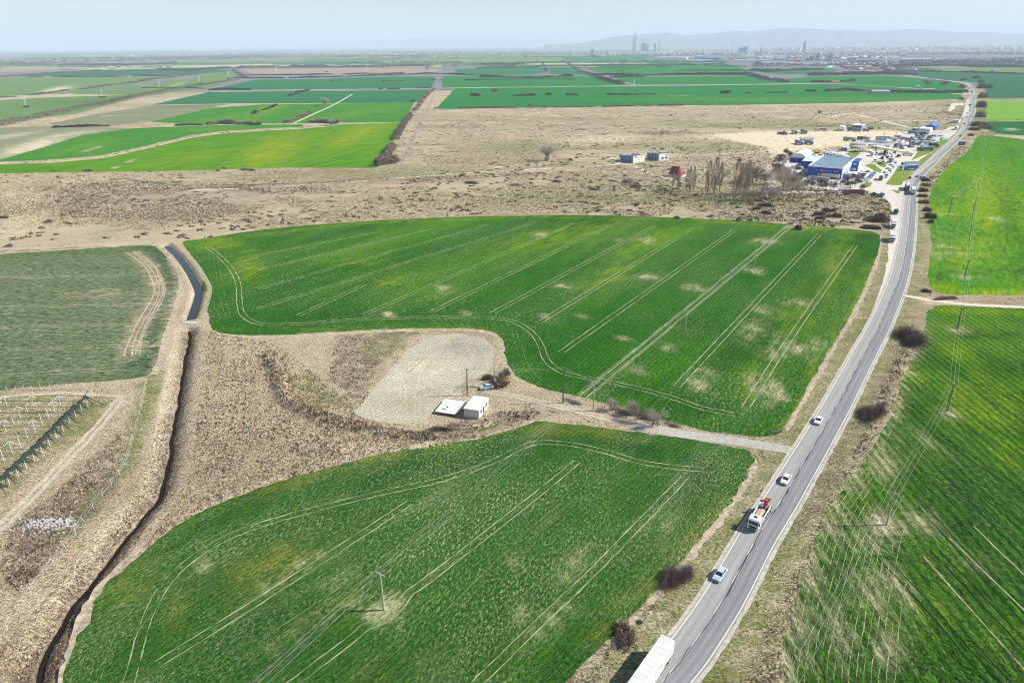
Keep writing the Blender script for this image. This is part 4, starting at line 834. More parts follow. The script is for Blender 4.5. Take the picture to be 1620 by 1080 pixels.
for i, (x, y, h) in enumerate([(1228,273,17),(1233,283,26),(1240,292,30),(1246,298,34),(1238,300,30),(1254,300,26),(1232,262,14),(1238,256,14),(1248,252,14),(1243,246,12),(1262,302,20),(1251,308,26),(1228,281,16),(1225,270,12)]):
    tree(x, y, h, 'darktree' if i in (0, 6, 7, 8, 9, 12, 13) else 'bare', 'bare tree in the tangled belt along the west side of the blue hall yard', 'bare trees along the west side of the hall yard', 1.1)
for i, (x, y, h) in enumerate([(1270,298,14),(1282,300,16),(1294,301,14),(1306,302,16),(1318,301,16),(1340,292,16),(1352,296,18),(1348,287,14),(1362,303,14),(1333,296,14),(1345,300,16),(1299,294,12)]):
    tree(x, y, h, 'darktree', 'dark leafless tree in the hedge between the hall yard and the lane', 'dark trees in the hedge in front of the hall', 1.1)
for i, (x, y, h) in enumerate([(1310,317,16),(1330,310,12),(1350,318,10),(1375,318,8),(1395,330,8)]):
    tree(x, y, h, 'bare', 'small bare tree on the rough ground in front of the lane to the truck stop', 'small bare trees in front of the lane', 1.)
for i, (x, y, h, k, l) in enumerate([(863,255,26,'multi','spreading many-stemmed bare tree alone on the grassland'),(968,648,20,'multi','leftmost pale bare shrubby tree beside the dirt track by the side lane'),(1000,655,24,'multi','middle pale bare shrubby tree in the row beside the side lane'),(1036,672,30,'multi','rightmost pale bare tree in the row, nearest the main road'),
   (1008,664,30,'bare','thin bare tree behind the pole beside the side lane'),(513,167,13,'multi','round pale bare tree by the straw strip in the left fields'),(524,199,11,'multi','round pale bare tree at the end of the curved field track'),(782,150,10,'greentree','pale tree with two dark shrubs beside it in the wide emerald field'),(836,170,6,'darktree','small dark tree on the lower edge of the emerald field'),
   (619,258,14,'bare','pale bare tree at the bottom of the tree-lined ditch'),(630,214,12,'bare','tall bare tree half-way up the tree-lined ditch'),(676,112,10,'multi','pale spreading tree at the end of the ploughed strip'),(1466,140,14,'bare','first of the slim bare trees behind the far farm hedge'),(1489,139,14,'bare','second of the slim bare trees behind the far farm hedge'),(1494,140,13,'bare','third of the slim bare trees behind the far farm hedge'),(830,94,7,'multi','pale tree far off on the teal field')]):
    tree(x, y, h, k, l, None, 1.1)

# ---------------------------------------------------------------- hedges and scrub bands
def hedge(px, wm, hm, cols, label, n=None, gaps=.35, name='hedgerow', kind=None, seed=0, group=None):
    r = np.random.default_rng(seed+len(px)*7+int(px[0][0])); p = resample(GL(px), 3.); s = scale_at(px[0][0], px[0][1]); s2 = scale_at(px[-1][0], px[-1][1]); s = max(s, s2)
    Lp = sum(math.dist(px[i], px[i+1]) for i in range(len(px)-1)); n = n or int(min(16000, max(250, Lp*max(hm*s, 1.2)*14)))
    i = r.integers(0, len(p)-1, n); t = r.random(n)[:, None]; c = p[i]*(1-t)+p[i+1]*t; env = fnoise(c[:, 0], c[:, 1], 1/(28/s+6), seed+5)
    k = env > gaps; c = c[k]; env = env[k]; n = len(c); nn = normals(p)[i[k]]; hgt = hm*np.clip((env-gaps)*2.6, .25, 1.15)
    u = r.uniform(-1, 1, n); z = np.sqrt(1-u*u)*hgt*r.uniform(.15, 1, n)**.6; c = c+nn*(u*wm/2)[:, None]; ts = np.clip(1.1/s, .25, 6)*r.uniform(.6, 1.5, n)
    ts = np.minimum(ts, hm*.7)
    q = r.normal(0, 1, (n, 3, 3))*np.array([.75, .75, .5]); co = np.zeros((n, 3, 3)); co[:, :, :2] = c[:, None, :]; co[:, :, 2] = z[:, None]; co += q*ts[:, None, None]; co[:, :, 2] = np.maximum(co[:, :, 2], 0)
    cc = np.repeat(pal(r, n, cols)[:, None, :], 3, 1)
    o = link(name, mesh_np(name, co.reshape(-1, 3), np.arange(n*3).reshape(-1, 3), 3, [TINT], colors=cc.reshape(-1, 3)))
    if kind: o['kind'] = kind
    else: tag(o, label, 'hedge', group)
    return o
BRW = [(.13,.095,.085),(.18,.135,.125),(.085,.065,.06),(.26,.205,.18)]
DG = [(.045,.055,.035),(.075,.08,.05),(.035,.045,.03),(.14,.115,.09)]
PU = [(.13,.11,.13),(.18,.15,.16),(.09,.085,.10)]
hedge([(-30,203),(20,193),(80,180),(140,168),(200,156),(260,144),(310,136),(372,127)], 34, 4.5, BRW, None, gaps=.15, name='scrub_band', kind='stuff', n=16000)
hedge([(-20,156),(40,152),(80,147),(105,143)], 20, 4, BRW, 'brown scrub hedge at the left edge between two pale green fields')
hedge([(130,141),(160,137),(190,133),(215,130),(250,124),(290,120),(320,117)], 16, 5, BRW, 'long brown hedge climbing to the right between the pale left fields')
hedge([(225,140),(250,139),(290,139),(330,141)], 10, 3, DG, 'thin dark hedge just above the wide scrub band')
hedge([(40,123),(100,122),(140,122.5),(240,120.5),(270,121)], 12, 4, DG, 'straight dark hedge across the pale fields at far left')
hedge([(0,122),(45,119.5),(60,118),(110,115),(150,112),(180,110)], 14, 5, BRW, 'broken brown hedge above the straight dark hedge')
hedge([(85,202),(120,201),(150,200),(172,200)], 8, 3.5, DG, 'dark low hedge at the left end of the yellow-green field', gaps=.2)
hedge([(188,201),(215,200.5)], 6, 3, DG, 'short dark hedge clump right of the low hedge'); hedge([(278,199),(320,198)], 6, 4, DG, 'dark hedge clump left of the long hedge on the yellow-green field', gaps=.2)
hedge([(328,198),(350,196),(375,196.5),(412,197.5)], 7, 5, BR, 'long humped hedge on the upper edge of the yellow-green field', gaps=.1)
hedge([(490,195),(505,194),(535,196)], 6, 5, BR, 'hedge beside the round pale tree at the curved track', gaps=.1)
hedge([(400,181),(412,176),(425,172),(437,167)], 5, 5, DG, 'short diagonal hedge in the middle of the green field'); hedge([(450,195),(465,190),(480,184),(490,179)], 5, 5, BR, 'diagonal hedge along the straw strip in the green field')
hedge([(455,153),(470,148),(488,143)], 8, 5, DG, 'short dark diagonal hedge in the teal field'); hedge([(330,143),(360,142),(395,143)], 10, 4, DG, 'dark hedge on the upper edge of the first teal field', gaps=.15)
hedge([(602,258),(612,247),(622,232)], 9, 7, BR, 'lowest stretch of the tree-lined ditch beside the yellow-green field', gaps=.2)
hedge([(625,222),(632,208),(640,196),(650,184)], 9, 6, BRW, 'middle stretch of the tree-lined ditch', gaps=.2); hedge([(652,180),(662,168),(670,158),(678,148),(688,141)], 9, 5, BR, 'upper stretch of the tree-lined ditch', gaps=.3)
hedge([(595,262),(610,260),(628,257)], 8, 6, BR, 'rounded bush mass at the foot of the tree-lined ditch', gaps=.05)
hedge([(370,112),(380,120),(392,124)], 10, 8, PU, 'dark curved hedge at the corner of the pale left fields', gaps=.1)
hedge([(370,124),(400,124),(500,123),(560,121),(620,119),(685,117),(760,120),(820,123)], 12, 5, DG, 'long dark hedge line across the middle distance left of centre')
hedge([(392,119),(420,119),(480,119),(520,118),(600,117),(640,117)], 10, 4, DG, 'thin dark hedge directly above the long dark hedge line'); hedge([(520,129),(545,129),(600,128),(640,128),(700,127)], 8, 3, DG, 'broken line of low shrubs across the teal strip', gaps=.5)
hedge([(600,141),(632,141)], 8, 4, DG, 'dark low shrub on the pale track left of the ditch top'); hedge([(660,140),(680,139.5)], 8, 4, BR, 'brown shrub at the top end of the ditch'); hedge([(650,161),(664,161)], 6, 3, DG, 'dark shrub on the left side of the tree-lined ditch')
hedge([(760,123),(800,122.5),(840,124),(880,122),(905,121)], 14, 7, DG, 'dark knobbly hedge in the centre of the far fields'); hedge([(735,127),(800,126),(850,126),(910,125)], 8, 3, DG, 'thin broken hedge below the dark knobbly hedge')
hedge([(745,152),(760,152)], 6, 5, GN, 'pair of dark green shrubs in the wide emerald field', gaps=.1); hedge([(812,152),(846,151.5)], 7, 3.5, GN, 'low dark hedge right of the pale tree in the emerald field', gaps=.15)
hedge([(864,151),(872,151)], 5, 4, GN, 'small dark shrub in the emerald field, centre', gaps=.1); hedge([(895,151),(914,151)], 7, 4, GN, 'greyish low hedge in the emerald field', gaps=.1); hedge([(960,150),(1000,150),(1036,149)], 6, 3, GN, 'broken low hedge right of centre in the emerald field', gaps=.3)
hedge([(1140,148),(1155,147.5)], 9, 5, DG, 'dark hedge clump in the right half of the emerald field', gaps=.1); hedge([(1180,148),(1245,146.5)], 6, 3, GN, 'scattered low shrubs beyond the dark hedge clump', gaps=.5)
hedge([(688,172),(760,171),(830,170.5),(900,170),(980,168.5),(1080,167)], 6, 2.5, BR, 'thin dark hedge along the lower edge of the emerald field')
hedge([(890,97),(905,106),(915,113),(932,119),(945,124)], 14, 8, PU, 'upper half of the dark diagonal hedge right of centre', gaps=.15); hedge([(945,124),(960,128),(970,131),(985,134)], 12, 8, DG, 'lower half of the dark diagonal hedge right of centre', gaps=.1)
hedge([(930,119),(960,119),(1020,120),(1080,119),(1120,119),(1190,119)], 14, 7, DG, 'long dark hedge to the right of the diagonal hedge', gaps=.12); hedge([(965,123),(1020,122)], 10, 4, DG, 'short dark hedge below the long right hedge', gaps=.1)
hedge([(1178,118),(1195,122),(1215,127),(1245,130)], 16, 8, PU, 'dark slanting tree belt ending by the emerald field', gaps=.05); hedge([(905,104),(960,104),(1060,103),(1120,104),(1180,106)], 10, 5, DG, 'highest thin hedge on the right-hand fields', gaps=.2)
hedge([(910,108),(960,108),(990,108),(1060,106)], 8, 4, DG, 'second thin hedge on the right-hand fields', gaps=.3); hedge([(940,113),(980,113),(1060,112),(1180,111)], 8, 4, DG, 'row of separate low shrubs on the right-hand fields', gaps=.45)
hedge([(858,101),(862,109),(866,114)], 10, 6, PU, 'short upright hedge left of the diagonal hedge', gaps=.15); hedge([(760,103),(830,102),(860,101)], 12, 7, PU, 'greyish hedge joining the short upright hedge', gaps=.1); hedge([(755,108),(800,108),(855,108)], 8, 4, DG, 'thin hedge below the greyish hedge', gaps=.2)
hedge([(380,107),(450,107),(520,107),(600,106),(680,105)], 16, 8, PU, 'greyish tree belt beyond the ploughed strip', gaps=.15); hedge([(250,112),(310,112),(350,109),(385,108)], 20, 8, PU, 'purplish tree belt left of the curved hedge', gaps=.1)
hedge([(90,104),(140,104),(200,104),(280,101)], 30, 10, PU, 'long purplish wood edge at far left', gaps=.05); hedge([(0,104),(40,102),(80,104)], 25, 8, PU, 'purplish wood at the far left edge', gaps=.1)
hedge([(1075,113),(1190,113)], 6, 3, DG, 'dotted shrubs below the warehouses'); hedge([(1188,112),(1220,114),(1260,112),(1300,111)], 24, 9, PU, 'purplish thicket below the warehouses', gaps=.1)
hedge([(1280,120),(1330,119),(1400,118),(1450,119)], 26, 9, PU, 'dark wood strip along the far main road', gaps=.1); hedge([(1285,130),(1310,131),(1350,128)], 14, 5, DG, 'hedge around the far farmstead in the emerald field', gaps=.1)
hedge([(1305,145),(1340,143),(1390,146),(1450,147),(1520,147)], 9, 5, BRW, 'brown hedge behind the long barn on the right', gaps=.1); hedge([(1275,145),(1290,145)], 8, 4, DG, 'dark shrub left of the long barn hedge', gaps=.1)
hedge([(1380,106),(1440,106),(1500,105),(1560,107),(1620,107)], 30, 10, PU, 'long purplish wood at the far right', gaps=.08); hedge([(1400,112),(1470,114),(1560,116),(1620,118)], 14, 6, PU, 'dark hedge above the dark green field on the right', gaps=.3)
hedge([(1425,104),(1460,102),(1500,100),(1620,99)], 30, 10, PU, 'higher purplish wood line at the far right', gaps=.15); hedge([(930,88),(940,90),(950,93)], 20, 9, PU, 'short purplish wood by the distant suburb', gaps=.05)

# scattered low shrubs of the waste land, too many to count
X, Y = sample(2600, 380, 1150, pw=1.8, xr=.95); ok = ~anyfield(X, Y) & (dist_line(X, Y, ROAD[::5]) > 9) & (fnoise(X, Y, .012, 51) > .5); X, Y = X[ok], Y[ok]; at_ = paint(X, Y, gmarks); ok = at_[:, 2] < .2; X, Y = X[ok], Y[ok]; n = len(X)
Xr = np.repeat(X, 12)+r0.normal(0, .9, n*12); Yr = np.repeat(Y, 12)+r0.normal(0, .7, n*12)
tufts('low_shrubs', Xr, Yr, r0.uniform(.5, 1.5, n*12), r0.uniform(.5, 1.1, n*12), pal(r0, n*12, [(.11,.085,.06),(.15,.12,.085),(.08,.07,.045),(.20,.16,.12),(.10,.11,.045)]), 2, seed=61)


for x, y, W, L_, h, l in ((905,636,2.2,7,1.3,'low bare brush by the dark pole on the dirt track'),(985,652,2.5,9,1.8,'bare brush between the first two pale trees by the side lane'),(1018,660,2.5,8,2.,'bare brush between the last two pale trees by the side lane'),(1062,672,2.,6,1.1,'small bare brush right of the last pale tree')):
    p = G(x, y); o = link('bush', BV['grey', 1], None, (p[0], p[1], 0), (0, 0, R(62))); o.scale = (W/2, L_/2, h); tag(o, l, 'bush')
# ================================================================ HILLS, CITY AND FAR BUILDINGS
def at_dist(x, y, D):
    d = fv*FP+rv*(x-810)+uv*(540-y); t = D/d[1]; return np.array([d[0]*t, D, H+d[2]*t])
def ridge(name, px, D, mat, seed):
    p = smooth(np.array(px, float), 8); cols_ = []
    for k, (x, y) in enumerate(p):
        top = at_dist(x, y, D); dx = top[0]/D
        col_ = []
        for j in range(9):
            t = (j-4)/4; dd_ = D+t*3500+(vnoise(np.array([k*1.]), np.array([j*3.]), .3, seed)[0]-.5)*900
            zz_ = max(0, top[2])*max(0, 1-abs(t))**.8*(1+(vnoise(np.array([k*1.]), np.array([j*7.]), .45, seed+1)[0]-.5)*.35*(abs(t) > .01)) - (1 if abs(t) == 1 else 0)
            col_.append((dx*dd_, dd_, zz_))
        cols_.append(col_)
    v = [q for c in cols_ for q in c]; n = len(cols_); f = []
    for i in range(n-1):
        for j in range(8): a = i*9+j; f.append((a, a+9, a+10, a+1))
    me = mesh_np(name, v, f, 4, [mat]); me.polygons.foreach_set('use_smooth', [True]*len(me.polygons)); o = link(name, me); o['kind'] = 'structure'
m_hill = plain('wooded_hill', (.06,.075,.075), 1, .4, .0008)
ridge('hills', [(860,71),(900,69.5),(930,66.5),(960,60),(1000,56),(1030,54),(1056,52),(1080,55),(1120,54),(1150,50),(1165,49),(1190,50),(1220,46.5),(1245,45),(1300,46.5),(1320,48),(1340,46.5),(1370,49),(1400,48.5),(1450,46),(1480,48),(1500,50),(1540,51.5),(1570,51),(1590,53),(1620,53),(1700,52),(1850,60),(1900,66)], 24000, m_hill, 3)
ridge('far_hills', [(380,76),(480,73),(540,69),(600,64),(660,60.5),(740,57),(770,57.5),(800,60),(830,63),(870,62),(910,64),(960,66),(1000,68)], 45000, m_hill, 9)

wcol = {k: plain(k+'_wall', c, .8, .08, .05) for k, c in dict(white=(.78,.77,.74), cream=(.62,.56,.46), grey=(.42,.43,.44), brown=(.34,.24,.19), blue=(.05,.13,.42), red=(.26,.06,.06), dark=(.13,.14,.17), slate=(.25,.30,.36)).items()}
m_tile = plain('red_tiles', (.30,.12,.08), .9, .2, 1); m_gr = plain('grey_roof', (.33,.34,.36), .8, .1, .1)
def house_mesh(w, d, h, rh, wall, roof, name='far_house'):
    b = MB(); b.box((0, 0, h/2), (w, d, h), 0)
    if rh: b.prism([(-d/2-.4, h), (0, h+rh), (d/2+.4, h)], -w/2-.3, w/2+.3, 1)
    else: b.box((0, 0, h+.2), (w*1.01, d*1.01, .4), 1)
    return b.mesh(name, [wall, roof])
HM = [house_mesh(12, 9, 4.5, 3.2, wcol['white'], m_tile), house_mesh(10, 8, 5, 3, wcol['cream'], m_tile), house_mesh(14, 9, 4, 3, wcol['white'], m_gr), house_mesh(11, 9, 4, 3.2, wcol['grey'], m_tile), house_mesh(18, 10, 5, 2.5, wcol['white'], wcol['brown'])]
AM = [house_mesh(60, 13, 24, 0, wcol['white'], m_gr, 'apartment_block'), house_mesh(40, 14, 30, 0, wcol['cream'], m_gr, 'apartment_block'), house_mesh(80, 12, 18, 0, wcol['white'], m_gr, 'apartment_block'), house_mesh(50, 14, 22, 0, wcol['grey'], m_gr, 'apartment_block')]
IM = [house_mesh(90, 40, 9, 0, wcol['white'], wcol['white'], 'warehouse'), house_mesh(60, 30, 8, 0, wcol['grey'], wcol['white'], 'warehouse'), house_mesh(120, 50, 9, 0, wcol['white'], m_gr, 'warehouse'), house_mesh(40, 20, 7, 2, wcol['cream'], wcol['brown'], 'warehouse')]
def pxrand(poly, n, seed):
    r = np.random.default_rng(seed); q = np.array(poly, float); out = []
    while len(out) < n:
        x = r.uniform(q[:, 0].min(), q[:, 0].max(), n*3); y = r.uniform(q[:, 1].min(), q[:, 1].max(), n*3)
        k = inside(q, x, y); out += list(zip(x[k], y[k]))
    return out[:n]
indiv = 0
def scatter(kind, meshes, poly, n, label, group, seed, name):
    for x, y in pxrand(poly, n, seed):
        p = G(x, y); o = link(name, random.choice(meshes)); o.location = (p[0], p[1], 0); o.rotation_euler = (0, 0, random.choice((0, .5, 1.57, 2.2, -.4)) if name == 'far_house' else random.choice((0, .15, -.2, 1.4))); s = random.uniform(.85, 1.25); o.scale = (s, s, s)
        tag(o, label, 'house' if name == 'far_house' else name.split('_')[0], group)
scatter('h', HM, [(650,90),(740,86),(835,84),(835,88),(700,92)], 45, 'small house in the distant village left of centre', 'distant village houses left of centre', 1, 'far_house')
scatter('h', HM, [(540,92),(620,91),(625,90),(560,88)], 14, 'small house in the sparse hamlet beyond the ploughed strip', 'hamlet houses beyond the ploughed strip', 2, 'far_house')
scatter('h', HM, [(240,87),(350,84),(345,88),(250,91)], 40, 'small white house in the distant village at far left', 'distant village houses at far left', 3, 'far_house')
scatter('h', HM, [(70,97),(95,94),(110,99),(60,101)], 8, 'small house among the purplish trees at far left', 'houses among the trees at far left', 31, 'far_house')
scatter('h', HM, [(905,87),(960,84),(1040,85),(1040,89),(930,89)], 60, 'small house in the suburb below the two chimneys', 'suburb houses below the two chimneys', 4, 'far_house')
scatter('w', IM, [(1040,92),(1100,89),(1250,89),(1250,97),(1110,98),(1050,96)], 46, 'pale flat warehouse in the industrial belt in front of the city', 'warehouses in front of the city', 5, 'warehouse')
scatter('w', IM[1:], [(1210,100),(1290,99),(1290,104),(1220,105)], 10, 'low industrial shed in front of the silos', 'sheds in front of the silos', 6, 'warehouse')
scatter('a', AM, [(1310,79.5),(1500,78),(1505,80),(1310,81)], 34, 'white apartment block in the long row at the edge of the city', 'white apartment blocks along the city edge', 7, 'apartment_block')
scatter('h', HM, [(1340,108),(1420,110),(1450,111),(1450,112.5),(1340,110)], 22, 'small roadside house along the far main road', 'roadside houses along the far main road', 8, 'far_house')
# the rest of the city, houses and leafless trees mixed, as one mass
def mass(name, regs, seed):
    r = np.random.default_rng(seed); V = []; Fq = []; Cc = []; TV_ = []; TC = []
    for poly, n, size, hh, cols in regs:
        px = np.array(pxrand(poly, n, seed+n)); pts = np.array([G(*q) for q in px]); a = r.choice([0, .4, 1.1, 1.57], n)
        w = size*r.uniform(.5, 1.6, n); d = size*.6*r.uniform(.6, 1.2, n); h = hh*r.uniform(.4, 1.5, n); c = np.cos(a); s = np.sin(a)
        co = np.zeros((n, 8, 3))
        for k in range(8):
            ax = (w/2)*(1 if k & 1 else -1); ay = (d/2)*(1 if k & 2 else -1); co[:, k, 0] = pts[:, 0]+ax*c-ay*s; co[:, k, 1] = pts[:, 1]+ax*s+ay*c; co[:, k, 2] = h if k & 4 else 0
        base = sum(len(v) for v in V); V.append(co.reshape(-1, 3)); b = (base+np.arange(n)*8)[:, None, None]
        Fq.append((b+np.array([(4,5,7,6),(0,1,5,4),(2,6,7,3),(0,4,6,2),(1,3,7,5)])[None]).reshape(-1, 4)); Cc.append(np.repeat(pal(r, n, cols, var=.1), 8, 0))
    return link(name, mesh_np(name, np.vstack(V), np.vstack(Fq), 4, [TINT], colors=np.vstack(Cc)))
WH = [(.50,.49,.51),(.32,.30,.33),(.30,.20,.18),(.45,.42,.42),(.20,.20,.25),(.26,.24,.28)]
o = mass('city_buildings', [([(960,80),(1300,76),(1620,76),(1700,76),(1700,84),(1300,85),(960,88)], 7500, 22, 9, WH), ([(1230,77),(1620,73.5),(1620,79),(1230,80)], 900, 50, 22, WH), ([(480,80),(900,75),(960,79),(930,85),(820,84),(650,88),(480,86)], 1100, 26, 7, WH), ([(120,88),(330,84),(420,82),(420,86),(180,92)], 500, 18, 6, WH), ([(1200,88),(1330,86),(1420,88),(1420,93),(1200,93)], 500, 30, 8, WH), ([(1280,98),(1420,97),(1420,103),(1290,104)], 160, 18, 7, WH)], 5); o['kind'] = 'stuff'
def treemass(name, regs, cols, seed):
    r = np.random.default_rng(seed); C_ = []; K = []
    for poly, n, size, hh in regs:
        pts = np.array([G(*q) for q in pxrand(poly, n, seed+n)]); q = r.normal(0, 1, (n, 3, 3))*np.array([size, size, hh*.45]); q[:, :, 2] = np.abs(q[:, :, 2]); q[:, :, :2] += pts[:, None, :]; C_.append(q.reshape(-1, 3)); K.append(np.repeat(pal(r, n, cols), 3, 0))
    C_ = np.vstack(C_); o = link(name, mesh_np(name, C_, np.arange(len(C_)).reshape(-1, 3), 3, [TINT], colors=np.vstack(K))); o['kind'] = 'stuff'
treemass('town_trees', [([(960,80),(1300,75),(1700,74),(1700,86),(1300,88),(960,89)], 9000, 16, 11), ([(480,80),(900,75),(960,79),(930,85),(820,84),(650,90),(480,89)], 2500, 18, 9), ([(0,95),(120,92),(260,86),(430,82),(430,90),(260,95),(0,103)], 3000, 18, 9), ([(1200,97),(1300,96),(1440,96),(1620,92),(1620,105),(1440,104),(1290,105),(1190,106)], 5000, 9, 8), ([(-40,82),(480,78),(900,74),(900,76),(480,81),(-40,86)], 3000, 60, 9), ([(1330,106),(1450,108),(1500,113),(1460,113),(1340,111)], 900, 5, 6)], PU, 9)
def block(x0, x1, yb, hpx, depth, wall, roof, label, name, cat, gable=0, z=0, rz=0):
    a = G(x0, yb); b = G(x1, yb); s = scale_at((x0+x1)/2, yb); w = math.dist(a, b); h = hpx/s; c = (a+b)/2
    o = empty(name, (c[0], c[1]+depth/2, 0), math.atan2(b[1]-a[1], b[0]-a[0]))
    MB().box((0, 0, h/2), (w, depth, h)).build('wall', wall, o)
    if gable: MB().prism([(-depth/2-.5, h), (0, h+gable), (depth/2+.5, h)], -w/2-.4, w/2+.4).build('roof', roof, o)
    else: MB().box((0, 0, h+.4), (w+.6, depth+.6, .8)).build('roof', roof, o)
    tag(o, label, cat); return o, w, h
# two chimneys and the power station
for x, top, wd, l in ((1004.6, 50, 11, 'taller dark chimney of the power station on the horizon'), (1001.5, 56, 9, 'shorter dark chimney just left of the taller one')):
    p = at_dist(x, 78, 10500); z1 = at_dist(x, top, 10500)[2]; o = empty('chimney', (p[0], p[1], 0))
    MB().tube((0, 0, 0), (0, 0, z1*.97), wd, wd*.55, 12).build('shaft', plain('chimney_concrete', (.20,.17,.18), .9), o); MB().tube((0, 0, z1*.97), (0, 0, z1), wd*.6, wd*.6, 12).build('rim', wcol['dark'], o); tag(o, l, 'chimney')
def tower(x, top, D, w, d, col, label, name, cat='tower'):
    p = at_dist(x, 78, D); z1 = at_dist(x, top, D)[2]; o = empty(name, (p[0], p[1], 0)); MB().box((0, 0, z1/2), (w, d, z1)).build('wall', col, o); MB().box((0, 0, z1+2), (w*.6, d*.6, 4)).build('roof', m_gr, o); tag(o, label, cat)
tower(1018, 68.5, 10500, 60, 50, wcol['blue'], 'blue boiler house right of the two chimneys', 'boiler_house', 'building'); tower(1023, 71, 10500, 40, 40, wcol['slate'], 'lower hall touching the blue boiler house', 'turbine_hall', 'building')
tower(1036, 69, 10500, 18, 18, wcol['dark'], 'thin dark tower right of the boiler house', 'industrial_tower'); tower(1043, 67, 10500, 26, 20, wcol['white'], 'pale tower block furthest right of the power station', 'tower_block')
tower(1272, 66, 8000, 20, 22, wcol['slate'], 'tall slim tower block on the city skyline', 'tower_block'); tower(937, 79, 8000, 30, 24, wcol['dark'], 'dark tower among the suburb houses left of the chimneys', 'tower_block'); tower(1175, 76, 8500, 80, 40, wcol['blue'], 'broad bluish building in the middle of the city', 'office_building', 'building'); tower(1204, 73.5, 8500, 8, 8, wcol['dark'], 'thin mast-like tower in the middle of the city', 'industrial_tower')
tower(1180, 74, 9500, 50, 40, wcol['slate'], 'wide grey block behind the bluish building', 'office_building', 'building')
block(1036, 1090, 96.5, 5, 90, wcol['white'], wcol['white'], 'big white warehouse left of the blue warehouse', 'warehouse_hall', 'warehouse')
block(1100, 1141, 95.5, 3.4, 70, wcol['blue'], wcol['blue'], 'long bright blue warehouse in front of the city', 'warehouse_hall', 'warehouse')
block(1165, 1225, 97.5, 2.5, 60, wcol['white'], wcol['white'], 'long low white warehouse right of the blue one', 'warehouse_hall', 'warehouse'); block(1205, 1262, 96, 3, 60, wcol['slate'], wcol['white'], 'grey warehouse left of the silos', 'warehouse_hall', 'warehouse')
block(1361, 1413, 98, 3.2, 70, wcol['red'], wcol['white'], 'long dark red hall with pale roof right of the far road', 'warehouse_hall', 'warehouse'); block(1432, 1500, 95, 1.2, 80, wcol['white'], wcol['white'], 'long pale greenhouse strip at the right', 'greenhouse', 'greenhouse')
block(1100, 1230, 89.5, 1.2, 50, wcol['white'], wcol['white'], 'thin long white roof at the foot of the city', 'warehouse_hall', 'warehouse')
# silos
m_silo = plain('silo_concrete', (.34,.40,.42), .8, .1, .05)
def silos(x0, x1, yb, n, hpx, extra, label):
    s = scale_at(x0, yb); a = G(x0, yb); b = G(x1, yb); h = hpx/s; o = empty('grain_silo', ((a[0]+b[0])/2, a[1], 0)); W = b[0]-a[0]; r = W/n/2
    for i in range(n): MB().tube((-W/2+r*(2*i+1), 0, 0), (-W/2+r*(2*i+1), 0, h), r*.97, r*.97, 14).build('silo_tube', m_silo, o)
    MB().box((W*extra, 0, h*.6), (r*1.6, r*2.2, h*1.2)).build('tower', m_silo, o); tag(o, label, 'silo')
silos(1274, 1288, 100, 3, 9, .2, 'shorter left row of grey grain silos'); silos(1289, 1298, 100, 2, 12, -.1, 'taller grain silos beside the shorter row'); silos(1307, 1318, 100, 3, 12, .1, 'tall dark grain silos nearest the far road')
silos(1340, 1356, 98, 4, 6, .3, 'row of low silos just right of the far road')
# farm buildings in the far fields
block(1380, 1408, 149, 4, 14, wcol['grey'], m_gr, 'long grey barn behind the brown hedge on the right', 'barn', 'barn', gable=2.5); block(1368, 1379, 148.5, 2, 8, wcol['cream'], m_gr, 'low shed left of the long grey barn', 'shed', 'shed')
block(1573, 1586, 116.5, 2.5, 30, wcol['white'], wcol['dark'], 'lone dark-roofed farm with white gable at the far right', 'barn', 'barn', gable=6); block(1308, 1330, 131, 1.2, 20, wcol['brown'], m_tile, 'low farmstead in the emerald field', 'farmhouse', 'farm', gable=3)
block(1450, 1456, 139, 2, 8, wcol['white'], wcol['white'], 'small white shed by the brown hedge on the right', 'shed', 'shed'); block(1460, 1480, 143, 1.6, 9, wcol['cream'], m_gr, 'long low stable among the slim bare trees', 'stable', 'stable', gable=1)
block(1465, 1482, 127, 1.5, 10, wcol['white'], wcol['dark'], 'low building beside the far main road', 'roadside_building', 'building', gable=2); block(1297, 1300, 179, 3, 8, wcol['brown'], m_gr, 'tiny hut alone on the grassland by the pale track', 'hut', 'hut')
# lattice pylons of the high-voltage line
m_steel = plain('galvanised_steel', (.62,.64,.65), .5, .05, 1)
def pylon_mesh():
    b = MB(); Ht = 1.
    c = [(-.09,-.09),(.09,-.09),(.09,.09),(-.09,.09)]
    for (x, y) in c: b.tube((x, y, 0), (x*.15, y*.15, 1), .009, .006, 4)
    for k in range(7):
        z0 = k/7; z1 = (k+1)/7; s0 = 1-.85*z0; s1 = 1-.85*z1
        for i in range(4): a = c[i]; d = c[(i+1) % 4]; b.tube((a[0]*s0, a[1]*s0, z0), (d[0]*s1, d[1]*s1, z1), .004, .004, 3, cap=False)
    return b.mesh('tower', m_steel)
def arm_mesh(z, w):
    b = MB(); b.tube((-w, 0, z), (w, 0, z), .006, .006, 4); b.tube((-w, 0, z), (0, 0, z+.06), .004, .004, 3); b.tube((w, 0, z), (0, 0, z+.06), .004, .004, 3); return b.mesh('crossarm', m_steel)
PY = (pylon_mesh(), arm_mesh(.72, .16), arm_mesh(.86, .12))
